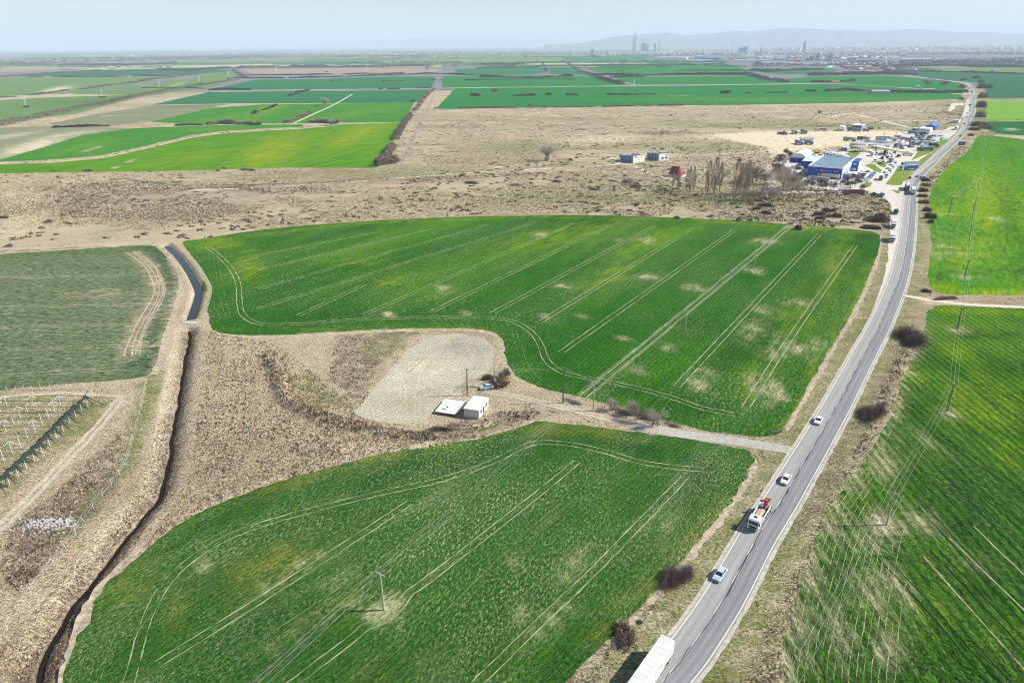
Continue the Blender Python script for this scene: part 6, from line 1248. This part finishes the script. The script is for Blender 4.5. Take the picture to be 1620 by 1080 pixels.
# sand heaps
for x, y, l in ((1000-26,221,'left of the two small sand heaps on the grassland'),(981,221,'right of the two small sand heaps on the grassland')):
    p = G(x, y); b = MB(); n = 10; ring = [(5*math.cos(k*.628)*random.uniform(.8,1.1), 3*math.sin(k*.628)*random.uniform(.8,1.1), 0) for k in range(n)]; ring2 = [(x_*.5, y_*.5, 1.5) for x_, y_, _ in ring]
    for k in range(n): b.poly([ring[k], ring[(k+1) % n], ring2[(k+1) % n], ring2[k]]); b.poly([ring2[k], ring2[(k+1) % n], (0, 0, 2.4)])
    tag(b.build('sand_heap', plain('sand', (.5,.42,.3)), None, (p[0], p[1], 0)), l, 'heap')
# ================================================================ VEHICLES
def paintm(name, c, rough=.3): return plain('paint_'+name, c, rough, .10, .8, spec=.5)
PC = dict(white=paintm('white', (.66,.67,.68)), silver=paintm('silver', (.42,.50,.58)), steel=paintm('steel', (.22,.30,.42)), dark=paintm('dark', (.04,.045,.055)), blue=paintm('blue', (.03,.09,.42)), red=paintm('red', (.38,.03,.03)), grey=paintm('grey', (.30,.32,.36)),
          maroon=paintm('maroon', (.17,.055,.07)), ltblue=paintm('ltblue', (.42,.62,.75)), yellow=paintm('yellow', (.70,.42,.03)), cream=paintm('cream', (.62,.58,.46)), slate=paintm('slate', (.13,.18,.25)), olive=paintm('olive', (.15,.15,.12)))
m_tyre = plain('tyre', (.02,.02,.02), .9); m_rim = plain('wheel_rim', (.4,.4,.42), .4); m_lamp = plain('lamp_glass', (.85,.85,.82), .2); m_rearl = plain('rear_lamp', (.5,.02,.02), .3); m_chassis = plain('chassis', (.04,.04,.045), .8); m_load = plain('gravel_load', (.42,.33,.25), .95, .25, 2); m_bedfloor = plain('bed_floor', (.16,.14,.13), .9)
def wheel_mesh(r_, w_): 
    b = MB(); b.tube((0, -w_/2, 0), (0, w_/2, 0), r_, r_, 14); return b.mesh('wheel', m_tyre)
WM = wheel_mesh(.33, .22); WL = wheel_mesh(.5, .32); RM = MB().tube((0, -.125, 0), (0, .125, 0), .19, .19, 10).mesh('rim', m_rim); RL = MB().tube((0, -.175, 0), (0, .175, 0), .27, .27, 10).mesh('rim', m_rim)
def wheels(o, spots, big, far):
    for x, y in spots:
        w_ = link('wheel', WL if big else WM, o, (x, y, .5 if big else .33))
        if not far: link('rim', RL if big else RM, w_)
CARP = {}
def car_meshes(col):
    if col in CARP: return CARP[col]
    mt = PC[col]; b = MB()
    prof = [(-2.15,.32),(-2.2,.62),(-2.12,.95),(-1.75,1.0),(1.0,.98),(1.35,.93),(2.05,.74),(2.2,.52),(2.15,.28)]
    n = len(prof)
    lv = [(.70,.0),(.86,.0),(.86,.0),(.70,.0)]
    ys = [-.84, -.72, .72, .84]
    for (ya, yb_, sa, sb) in ((-.86, -.74, .965, 1.), (-.74, .74, 1., 1.), (.74, .86, 1., .965)):
        for k in range(n):
            p, q = prof[k], prof[(k+1) % n]
            f = lambda pt, s: (pt[0]*s, pt[1] if s == 1 else .3+(pt[1]-.3)*.93)
            b.poly([(f(p, sa)[0], ya, f(p, sa)[1]), (f(q, sa)[0], ya, f(q, sa)[1]), (f(q, sb)[0], yb_, f(q, sb)[1]), (f(p, sb)[0], yb_, f(p, sb)[1])])
    for y, fl in ((-.86, 1), (.86, -1)):
        pp = [(x*.965, y, .3+(z-.3)*.93) for x, z in prof]; b.poly(pp if fl > 0 else pp[::-1])
    body = b.mesh('body', mt)
    g = MB(); lo = [(-1.72,-.76,.96),(1.02,-.76,.96),(1.02,.76,.96),(-1.72,.76,.96)]; hi = [(-1.2,-.6,1.42),(.28,-.6,1.42),(.28,.6,1.42),(-1.2,.6,1.42)]
    for k in range(4): j = (k+1) % 4; g.poly([lo[k], lo[j], hi[j], hi[k]])
    g.poly(hi); glass = g.mesh('window', m_glass)
    rf = MB(); rf.box((-.46, 0, 1.44), (1.6, 1.24, .05)).mesh; 
    for sx, sy in ((1,1),(1,-1),(-1,1),(-1,-1)): rf.tube((1.0 if sx > 0 else -1.7, .75*sy, .97), (.3 if sx > 0 else -1.22, .6*sy, 1.42), .045, .045, 4)
    for sy in (1,-1): rf.tube((-.35, .76*sy, .97), (-.42, .61*sy, 1.42), .04, .04, 4)
    roof = rf.mesh('roof', mt)
    hl = MB().box((2.02, 0, .68), (.16, .34, .13)).mesh('headlight', m_lamp); tl = MB().box((-2.14, 0, .82), (.1, .3, .14)).mesh('tail_light', m_rearl); gr_ = MB().box((2.14, 0, .45), (.08, 1.0, .16)).mesh('grille', m_chassis)
    CARP[col] = (body, glass, roof, hl, tl, gr_); return CARP[col]
def put(name, rear, front, label, cat, group=None, z=0.06):
    a = G(*rear); b = G(*front); c = (a+b)/2; o = empty(name, (c[0], c[1], z), math.atan2(b[1]-a[1], b[0]-a[0])); tag(o, label, cat, group); return o
def car(rear, front, col, label, group=None, far=False, sc=1.):
    o = put('car', rear, front, label, 'car', group); bd, gl, rf, hl, tl, gr_ = car_meshes(col); o.scale = (sc, sc, sc)
    link('body', bd, o); link('window', gl, o); link('roof', rf, o); wheels(o, [(s*1.32, t*.78) for s in (1,-1) for t in (1,-1)], False, far)
    if not far:
        for s in (-.6, .6): link('headlight', hl, o, (0, s, 0)); link('tail_light', tl, o, (0, s, 0))
        link('grille', gr_, o)
        m_ = MB(); m_.box((.75, .93, 1.0), (.18, .2, .13)); m_.build('mirror', PC[col], o); m_ = MB(); m_.box((.75, -.93, 1.0), (.18, .2, .13)); m_.build('mirror', PC[col], o)
    return o
CM = {}
def cab_mesh(col, hgt=3.0):
    k = (col, hgt)
    if k in CM: return CM[k]
    b = MB(); b.prism([(-2.1-(-1), .6), (0, .6)][:0] or [(0,0)]*0 or [(0,0)], 0, 0) if False else None
    prof = [(-1.05,.55),(1.15,.45),(1.22,1.6),(1.02,hgt-.25),(.75,hgt),(-1.05,hgt+.05)]
    pts0 = [(x, -1.22, z) for x, z in prof]; pts1 = [(x, 1.22, z) for x, z in prof]; n = len(prof)
    for i in range(n): j = (i+1) % n; b.poly([pts0[i], pts0[j], pts1[j], pts1[i]][::-1])
    b.poly(pts0); b.poly(pts1[::-1]); body = b.mesh('cab', PC[col])
    g = MB(); z0, z1 = 1.75, hgt-.35; x0 = 1.2-(z0-1.6)/(hgt-1.85)*.2+.03; x1 = 1.2-(z1-1.6)/(hgt-1.85)*.2+.03
    g.poly([(x0, -1.08, z0), (x0, 1.08, z0), (x1, 1.02, z1), (x1, -1.02, z1)]); ws = g.mesh('windscreen', m_glass)
    s_ = MB(); s_.box((.45, 0, 2.1), (.9, 2.47, .65)); sw = s_.mesh('side_window', m_glass)
    gr_ = MB().box((1.2, 0, 1.15), (.08, 1.7, .5)).box((1.18, 0, .65), (.1, 1.9, .22)).mesh('grille', m_chassis); hl = MB().box((1.18, 0, .7), (.12, .35, .2)).mesh('headlight', m_lamp); mi = MB().box((1.1, 0, 2.1), (.12, .22, .7)).mesh('mirror', m_chassis)
    CM[k] = (body, ws, sw, gr_, hl, mi); return CM[k]
def add_cab(o, x, col, far, hgt=3.0):
    bd, ws, sw, gr_, hl, mi = cab_mesh(col, hgt); c = link('cab', bd, o, (x, 0, 0)); link('windscreen', ws, c); link('side_window', sw, c)
    if not far:
        link('grille', gr_, c)
        for s in (-1, 1): link('headlight', hl, c, (0, s*.9, 0)); link('mirror', mi, c, (0, s*1.36, 0))
BX = {}
def box_body(L, col, top, h0, h1, curtain=False, wide=2.5):
    k = (L, col, top, h0, h1, curtain, wide)
    if k in BX: return BX[k]
    b = MB(); b.box((0, 0, (h0+h1)/2), (L, wide, h1-h0)); me = b.mesh('cargo_box', PC[col])
    t = MB().box((0, 0, h1+.02), (L+.04, wide+.04, .05)).mesh('cargo_roof', PC[top]); r_ = MB()
    for i in range(int(L/.9)+1):
        x = -L/2+.05+i*.9
        for s in (-1, 1): r_.box((min(x, L/2-.05), s*(wide/2+.02), (h0+h1)/2), (.05, .04, h1-h0-.1))
    rail = r_.mesh('side_rail', PC[col]); BX[k] = (me, t, rail); return BX[k]
def semi(rear, front, cabc, boxc, label, top='white', group=None, far=True, L=13.6, kind='lorry', h1=3.95):
    o = put('articulated_lorry', rear, front, label, 'lorry', group); T = L+2.8; x0 = -T/2
    me, t, rail = box_body(L, boxc, top, 1.15, h1); link('cargo_box', me, o, (x0+L/2, 0, 0)); link('cargo_roof', t, o, (x0+L/2, 0, 0)); add_cab(o, T/2-1.2, cabc, far, 3.6)
    if not far: link('side_rail', rail, o, (x0+L/2, 0, 0)); MB().box((x0+L/2, 0, .85), (L*.5, 2.45, .5)).build('side_skirt', PC['white'], o); MB().box((x0-.02, 0, 2.5), (.06, .05, 2.6)).box((x0-.02, .6, 2.5), (.05, .04, 2.6)).box((x0-.02, -.6, 2.5), (.05, .04, 2.6)).build('door_bar', m_chassis, o)
    if not far:
        sm_ = MB(); [sm_.box((x0+.6+i*1.13, 0, h1+.055), (.05, 2.46, .03)) for i in range(12)]; sm_.build('roof_bow', PC['grey'], o)
    MB().box((0, 0, .95), (T-1.5, .9, .3)).build('chassis', m_chassis, o)
    wheels(o, [(x, s*1.05) for x in (x0+1.6, x0+2.95, x0+4.3, T/2-1.1, T/2-4.3) for s in (-1, 1)], True, far); return o
def rigid(rear, front, cabc, boxc, label, top='white', group=None, far=True, L=7.5, h1=3.7, cat='lorry'):
    o = put('box_lorry', rear, front, label, cat, group); T = L+2.6; x0 = -T/2; me, t, rail = box_body(L, boxc, top, .95, h1); link('cargo_box', me, o, (x0+L/2, 0, 0)); link('cargo_roof', t, o, (x0+L/2, 0, 0)); add_cab(o, T/2-1.25, cabc, far)
    if not far: link('side_rail', rail, o, (x0+L/2, 0, 0))
    MB().box((0, 0, .8), (T-1.5, .9, .3)).build('chassis', m_chassis, o); wheels(o, [(x, s*1.0) for x in (x0+1.8, T/2-1.3) for s in (-1, 1)], True, far); return o
def flat(rear, front, cabc, loadc, label, group=None, far=True, L=7.): 
    o = put('flatbed_lorry', rear, front, label, 'lorry', group); T = L+2.6; x0 = -T/2; MB().box((x0+L/2, 0, 1.15), (L, 2.45, .25)).build('bed', m_chassis, o); MB().box((x0+L/2, 0, 1.55), (L*.8, 1.8, .6)).box((x0+L*.3, .3, 2.1), (L*.3, .9, .6)).build('load', PC[loadc], o)
    add_cab(o, T/2-1.25, cabc, far); wheels(o, [(x, s*1.0) for x in (x0+1.4, x0+2.7, T/2-1.3) for s in (-1, 1)], True, far); return o
def van(rear, front, col, label, group=None, far=True, L=5.6):
    o = put('van', rear, front, label, 'van', group, .05); b = MB(); prof = [(-L/2,.4),(L/2,.4),(L/2,1.1),(L/2-.75,1.4),(L/2-1.35,2.25),(-L/2,2.35)]; b.prism([(0,0)]*0 or [(0,0)], 0, 0) if False else None
    p0 = [(x, -.97, z) for x, z in prof]; p1 = [(x, .97, z) for x, z in prof]
    for i in range(6): j = (i+1) % 6; b.poly([p0[i], p0[j], p1[j], p1[i]][::-1])
    b.poly(p0); b.poly(p1[::-1]); b.build('body', PC[col], o); g = MB(); g.poly([(L/2-.78, -.85, 1.5), (L/2-.78, .85, 1.5), (L/2-1.25, .8, 2.18), (L/2-1.25, -.8, 2.18)]); g2 = [(x+.05, y, z) for x, y, z in g.v]; g = MB(); g.poly(g2); g.box((L/2-1.7, 0, 1.75), (.8, 1.98, .5)); g.build('windscreen', m_glass, o)
    wheels(o, [(s*L*.31, t*.85) for s in (1,-1) for t in (1,-1)], False, far); return o
# on the main road, near
car((1144.5,902.5),(1132,921),'silver','silver car driving towards the camera between the white trailer and the crane truck')
car((1248,752.5),(1237.5,770),'white','white car following the crane truck on the main road'); car((1298,661),(1290.5,674.5),'white','white car on the main road above the side lane junction')
t = put('crane_truck', (1212,803), (1189,841), 'white truck with open gravel bed and folded red crane at the rear', 'truck')
MB().box((-.8, 0, .85), (8.2, .9, .35)).build('chassis', m_chassis, t); MB().box((-1.1, 0, 1.2), (6.6, 2.4, .12)).build('bed', m_bedfloor, t)
for s in (-1, 1): MB().box((-.9, s*1.22, 1.65), (6.2, .08, .8)).build('side_board', PC['white'], t)
MB().box((2.25, 0, 1.9), (.1, 2.4, 1.3)).build('headboard', PC['white'], t)
ld = MB(); r_ = random.Random(2); ld.prism([(-1.0, 1.26), (-.85, 1.5), (0, 1.72), (.85, 1.5), (1.0, 1.26)], -1.9, 1.6); ld.build('gravel_load', m_load, t)
cr = MB(); cr.tube((-3.2, 0, 1.2), (-3.2, 0, 2.6), .3, .22, 8); cr.tube((-3.2, 0, 2.6), (-4.6, .9, 3.3), .2, .16, 6); cr.tube((-4.6, .9, 3.3), (-2.6, -.9, 3.4), .16, .13, 6); cr.tube((-2.9, -1.0, 2.9), (-4.3, .7, 2.8), .14, .12, 6); cr.box((-3.7, .2, 2.5), (.9, .8, .5)); cr.build('crane', PC['red'], t)
MB().box((-4.6, .3, 1.0), (.4, 2.2, .25)).tube((-3.6, 1.2, 1.1), (-3.6, 1.6, .2), .1, .1, 6).tube((-4.8, .9, 3.1), (-5.2, -.5, 2.6), .1, .07, 5).build('grab', m_chassis, t)
add_cab(t, 3.85, 'white', False, 2.9); MB().box((3.55, 0, 2.97), (.7, .7, .05)).build('roof_hatch', m_glass, t); wheels(t, [(x, s*1.05) for x in (-3.0, -1.6, 3.6) for s in (-1, 1)], True, False)
# long white trailer entering at the bottom: place it from the far end of its roof
e1 = (G(1047,1003.5,3.95)+G(1067.5,1014,3.95))/2; k_ = int(np.argmin(np.hypot(*(ROAD-e1).T))); dv = ROAD[max(k_-12, 0)]-ROAD[k_+2]; dv /= np.hypot(*dv); c_ = e1+dv*8.2
ln = semi((1047,1003),(1000,1080),'white','white','long white articulated lorry entering the frame at the bottom edge',far=False); ln.location = (c_[0], c_[1], .06); ln.rotation_euler = (0, 0, math.atan2(dv[1], dv[0]))
car((780.5,613.5),(759,616),'silver','silver-blue car parked on the dirt track beside the pale pole')
# parked in the strip and at the junction
rigid((1413,352.5),(1412,366),'white','white','white box lorry in the parking strip, the farther of the two',far=False); rigid((1412,373),(1410,389),'white','white','white box lorry in the parking strip, nearest the camera',far=False); flat((1419,331),(1415,344),'dark','slate','car transporter parked in the strip behind the two box lorries',far=False)
semi((1435.5,293),(1435,306),'slate','white','lorry coming towards the camera at the truck stop junction',far=False,h1=3.9); semi((1444,312),(1443.5,299),'white','white','white-roofed lorry driving away at the truck stop junction',far=False)
for r_, f_, c_, l in [((1440,281),(1438,284),'dark','dark car on the road just before the lorry at the junction'),((1450,281.5),(1452,279),'grey','grey car driving away on the road near the bushes'),((1518,217),(1520,215),'dark','dark car by the large blue sign on the bend'),((1524,197.5),(1526,196),'dark','dark car at the yard exit on the bend'),((1530,187),(1531,185),'white','white car just past the bend')]: car(r_, f_, c_, l, far=True, sc=1.1)
for i, ((x, y), c_) in enumerate([((1533.5,141),'red'),((1533.5,145),'dark'),((1536.5,146),'slate'),((1537.5,147),'white'),((1533.5,152.5),'dark'),((1534,158),'white'),((1535,167.5),'dark'),((1534.5,171.5),'dark'),((1534,175.5),'dark'),((1529,180),'slate'),((1531,163),'white'),((1540,158),'grey')]):
    (rigid if i in (0, 2, 6) else car)((x+.3, y+1.), (x-.3, y-1.), c_, *(['dark', f'{c_} lorry on the far straight of the main road'] if i in (0, 2, 6) else [f'{c_} car on the far straight of the main road']), group='traffic on the far straight of the main road', **({'far': True}))
# queue of lorries beside the lawn
for i, (r_, f_, cb, l) in enumerate([((1398,280),(1390,289),'dark','lorry at the head of the queue beside the lawn'),((1406,276),(1399,284),'white','second lorry of the queue beside the lawn'),((1411,269),(1404.5,277),'white','third lorry of the queue beside the lawn'),((1415,263.5),(1409,270),'white','fourth lorry of the queue beside the lawn'),((1419,258),(1413.5,264),'white','last lorry of the queue beside the lawn')]): rigid(r_, f_, cb, 'ltblue' if i == 0 else 'white', l, L=8)
semi((1453,268),(1421,270),'ltblue','blue','lorry with bright blue curtain sides parked north of the lawn',far=False); semi((1455,262),(1424,263),'ltblue','white','white lorry parked right behind the blue curtain lorry',far=False)
semi((1478,238.5),(1448,239),'slate','slate','grey curtain lorry parked beyond the lorry with blue curtains',top='grey',far=False); rigid((1486,225),(1474,226.5),'white','ltblue','light blue lorry at the east side of the yard, left one',top='ltblue'); rigid((1498,222),(1487,223),'white','ltblue','light blue lorry at the east side of the yard, right one',top='ltblue')
semi((1517,202),(1508,208),'white','white','white lorry waiting at the edge of the bend',h1=4)
semi((1333,308.5),(1373,309),'white','maroon','maroon lorry with white cab parked along the lane in front of the hall',top='maroon',far=False); flat((1379,309),(1396,312),'slate','olive','grey tipper lorry right of the maroon lorry')
semi((1316,290),(1272,285.5),'white','grey','white lorry with grey trailer parked in front of the blue hall',top='grey',far=False); semi((1326,284),(1294,281),'yellow','cream','cream trailer with yellow ends between the hall and the grey trailer',top='cream'); flat((1293,279),(1268,276.5),'yellow','yellow','yellow crane lorry parked at the foot of the blue hall')
semi((1310,207),(1287,207),'white','white','white lorry with a red stripe of lettering on the sand yard',far=True); p_ = list(COL.objects)[-1]
semi((1376,223),(1359,221.5),'dark','maroon','dark red container lorry with white lettering on the sand yard',top='maroon'); semi((1352,224),(1337,222),'slate','grey','grey trailer left of the dark red container lorry',top='grey')
for r_, f_, c_, l in [((1250,209),(1263,214.5),'slate','dark trailer at the left end of the sand yard'),((1264,208.5),(1279,213.5),'dark','second dark trailer right of the first on the sand yard'),((1256,226),(1271,231),'blue','blue trailer below the dark ones on the sand yard'),((1272,226),(1286,230),'slate','slate blue trailer beside the blue one on the sand yard'),((1266,222.5),(1286,222),'white','white trailer in the middle of the sand yard')]: semi(r_, f_, 'white' if 'white' in l else 'slate', c_, l, top='white' if 'white' in l else c_)
for i, (x, y) in enumerate([(1236,212),(1232,212),(1242,213),(1239,210.5)]): flat((x-2, y), (x+2, y+1), 'olive', 'olive', 'rusty machine parked at the far left of the sand yard', 'rusty machines at the far left of the sand yard', L=4)
flat((1388,204),(1395,203),'cream','cream','cream wheel loader alone on the grass edge of the sand yard',L=4); flat((1374,208),(1366,208),'dark','olive','dark machine parked right of the white-roofed shed',L=5); flat((1381,205),(1374,205),'dark','dark','small dark machine behind the white-roofed shed',L=4)
m_exc = flat((1289,243),(1298,242),'yellow','yellow','yellow excavator behind the white storage tent',L=4)
for i in range(7): rigid((1305+i*5.2, 243.5+i*1.), (1302+i*5.2, 247.5+i*1.), 'white', 'white', ['leftmost white lorry in the front row behind the hall','second white lorry in the front row behind the hall','third white lorry in the front row behind the hall','fourth white lorry in the front row behind the hall','fifth white lorry in the front row behind the hall','sixth white lorry in the front row behind the hall','rightmost white lorry in the front row behind the hall'][i], L=5)
for i in range(12): van((1309+i*3.6, 239+i*1.35), (1306.5+i*3.6, 241.2+i*1.35), 'white' if i % 4 != 2 else 'ltblue', f'{"white" if i % 4 != 2 else "ltblue"} van in the long diagonal row behind the hall', 'vans in the long diagonal row behind the hall')
for i in range(6): van((1246.5-i*1.6+4, 254+i*2.), (1242-i*1.6+4, 256+i*2.), 'white', 'white van in the row below the storage tent', 'vans in the row below the storage tent')
for i, c_ in enumerate(['slate','silver','slate','silver','slate','silver','ltblue']): car((1385-i*1.7, 274.6+i*1.9), (1378-i*1.7, 275.4+i*1.9), c_, f'car {["farthest along","next to the farthest","third from the far end","in the middle","third from the near end","next to the nearest","nearest the camera"][i]} in the parked row beside the lorry queue', 'parked cars beside the lorry queue', far=True, sc=1.05)
car((1369,273.5),(1377,272),'dark','dark car parked just left of the floodlight mast',far=True); car((1386,277),(1378,273),'dark','dark car at the top of the parked row by the mast',far=True)
for i, (x, y, c_) in enumerate([(1395,252,'dark'),(1404,252,'slate'),(1411,251,'white'),(1393,246,'slate'),(1400,244,'dark'),(1387,245,'white'),(1420,249,'dark'),(1416,244,'slate'),(1380,247,'ltblue'),(1384,256,'white'),(1409,257,'dark'),(1398,259,'white')]):
    (rigid if i % 3 else van)((x+3, y-2), (x-2.5, y+1.5), *([c_ if c_ != 'dark' else 'slate', 'white' if i % 2 else c_, f'lorry fuelling around the long yellow canopy'] if i % 3 else [c_, 'van waiting around the long yellow canopy']), group='vehicles around the long yellow canopy')
# scrap and parked vehicles on the far part of the yard
i = 0
for row, (y, x0, x1, st) in enumerate([(219,1441,1476,4.2),(222.5,1438,1474,4.4),(226.5,1425,1462,5),(229.5,1424,1455,5.5),(233,1428,1450,5),(216,1452,1490,4.6)]):
    x = x0
    while x < x1:
        c_ = ['dark','white','olive','slate','grey','white','maroon'][i % 7]; (van if i % 3 == 1 else car)((x-1.4, y+.3*random.random()), (x+1.6, y+.6*random.random()), c_, f'{c_} vehicle parked among the crowded rows of the far yard', 'vehicles crowded on the far part of the yard', far=True); x += st; i += 1
for i, (x, y, c_) in enumerate([(1432,222,'grey'),(1423,219.5,'grey'),(1412,222,'white'),(1348,207,'dark'),(1356,208,'slate'),(1444,212,'slate'),(1456,213,'white'),(1462,214,'dark'),(1385,228,'white'),(1396,229,'grey'),(1404,231,'cream'),(1436,246,'white'),(1470,229,'white'),(1478,232,'dark')]): rigid((x-6, y-.3), (x+4, y+.6), c_, c_, ['grey trailer lorry right of the thin dark pole','grey lorry at the right end of the billboard','white lorry in front of the billboard','dark lorry beside the small pale tent','slate lorry in front of the white-roofed shed','slate lorry left of the white low building','white lorry in front of the white low building','dark lorry in front of the blue-roofed building','white lorry behind the long low grey building','grey lorry behind the long low grey building','cream lorry at the right end of the low grey building','white lorry near the end of the long yellow canopy','white lorry behind the light blue ones','dark lorry below the light blue lorries'][i], top='white' if c_ in ('white','grey') else c_)
for i, (x, y, c_) in enumerate([(1340,285,'dark'),(1345,281,'white'),(1362,280,'maroon'),(1365,277,'white'),(1358,285,'olive'),(1363,288,'olive'),(1350,290,'dark'),(1340,292,'slate'),(1336,279,'white'),(1366,283,'grey')]): (rigid if c_ in ('maroon','white') else car)((x-3, y-1), (x+2, y+2), c_, *([c_, f'{c_} lorry on the forecourt between the hall and the parked car row'] if c_ in ('maroon','white') else [f'{c_} car on the forecourt between the hall and the parked car row']), group='vehicles on the forecourt right of the hall')
car((1073,284),(1068,285),'dark','dark car in front of the red-roofed house',far=True); van((1090,286),(1084,287.5),'white','white van at the right side of the red-roofed house'); van((1318,305),(1326,306),'white','white van on the lane in front of the hall hedge')
# more vehicles and clutter on the busy yard
extra = [((1300,248),'white'),((1296,251),'cream'),((1290,249),'white'),((1285,247),'slate'),((1312,262),'white')][:4]
for i, ((x, y), c_) in enumerate(extra): van((x+2, y-1), (x-2, y+1), c_, ['white van right of the yellow excavator','cream van behind the blue annexe','white van between the tent and the blue annexe','slate van at the back corner of the storage tent'][i])
for i, (x, y, c_) in enumerate([(1258,272,'white'),(1262,268,'dark'),(1266,276,'slate'),(1255,266,'white'),(1262,280,'cream'),(1268,268,'white'),(1272,272,'dark'),(1258,277,'slate')]): (van if i % 2 else car)((x-1.5, y-.8), (x+1.8, y+.8), c_, f'{c_} vehicle standing on the open yard left of the blue hall', 'vehicles on the open yard left of the blue hall', far=True)
for i in range(26):
    x = 1376+(i*37 % 60)+random.uniform(-2, 2); y = 224+(i*13 % 14)+random.uniform(-.5, .5); c_ = ['white','grey','white','slate','ltblue','white','maroon','cream'][i % 8]
    (rigid if i % 3 == 0 else van)((x+4, y-.8), (x-3, y+.8), *([c_, c_] if i % 3 == 0 else [c_]), f'{c_} {"lorry" if i % 3 == 0 else "van"} in the yard north of the long yellow canopy', group='vehicles north of the long yellow canopy')
for i in range(22):
    x = 1424+(i*29 % 52)+random.uniform(-2, 2); y = 224+(i*11 % 20)*.6+random.uniform(-.5, .5); c_ = ['white','dark','white','slate','grey','white','red'][i % 7]
    car((x+1.5, y-.5), (x-1.5, y+.5), c_, f'{c_} car in the loose rows east of the canopy', 'cars in the loose rows east of the canopy', far=True)
for i in range(20):
    p = G(1268+(i*23 % 66), 284+(i*7 % 8)); o = MB().box((0, 0, .5), (1.2, 1.2, 1.)).box((.1, .1, 1.2), (1., .9, .4)).build('pallet_stack', [m_dpole, m_trim, wcol['brown'], PC['cream']][i % 4], None, (p[0], p[1], .06), (0, 0, i)); tag(o, 'pallet stack on the yard in front of the blue hall', 'pallet stack', 'pallet stacks in front of the blue hall')
# red lettering blocks on the white lorry of the sand yard and white ones on the container
for o in list(COL.objects):
    if o.parent is None and 'label' in o:
        if 'red stripe of lettering' in o['label']: MB().box((-1.5, 1.3, 2.7), (9, .05, 1)).box((-1.5, -1.3, 2.7), (9, .05, 1)).build('lettering', PC['red'], o)
        if 'container lorry with white lettering' in o['label']: [MB().box((-4+k*1.5, s*1.3, 2.7), (.9, .05, 1.3)).build('lettering', PC['white'], o) for k in range(4) for s in (-1, 1)]
# every member of a small group gets its own label, counted from the left as one sees them
from collections import defaultdict
bpy.context.view_layer.update()
gr_of = defaultdict(list)
for o in COL.objects:
    if o.parent is None and 'group' in o: gr_of[o['group']].append(o)
WORDS = ['leftmost','second from the left','third from the left','fourth from the left','fifth from the left','sixth from the left','seventh from the left','eighth from the left','ninth from the left','tenth from the left','eleventh from the left','twelfth from the left','thirteenth from the left','fourteenth from the left','fifteenth from the left','sixteenth from the left','seventeenth from the left','eighteenth from the left','nineteenth from the left','twentieth from the left']
for o in COL.objects:
    if 'label' in o: o['label'] = o['label'].replace('ltblue', 'pale blue').replace('slate ', 'slate grey ') if o['label'].startswith(('ltblue', 'slate ')) else o['label']
for gname, os_ in gr_of.items():
    if len(os_) > 20:
        by = defaultdict(list)
        for o in os_: by[o['label']].append(o)
        if len(by) > 2:
            for lb, q in by.items():
                q.sort(key=lambda o: P(o.location[0], o.location[1])[0])
                if 1 < len(q) <= 20:
                    for i, o in enumerate(q): o['label'] = lb+', '+('rightmost' if i == len(q)-1 else WORDS[i])+' of its kind'
    if 1 < len(os_) <= 20 and 'cars beside the lorry queue' not in gname:
        os_.sort(key=lambda o: P(o.location[0], o.location[1])[0])
        for i, o in enumerate(os_): o['label'] = ('rightmost' if i == len(os_)-1 else WORDS[i])+' of the '+gname
for o in COL.objects:
    if o.parent is None and 'label' in o and len(o['label'].split()) > 16: o['label'] = ' '.join(o['label'].split()[:16])
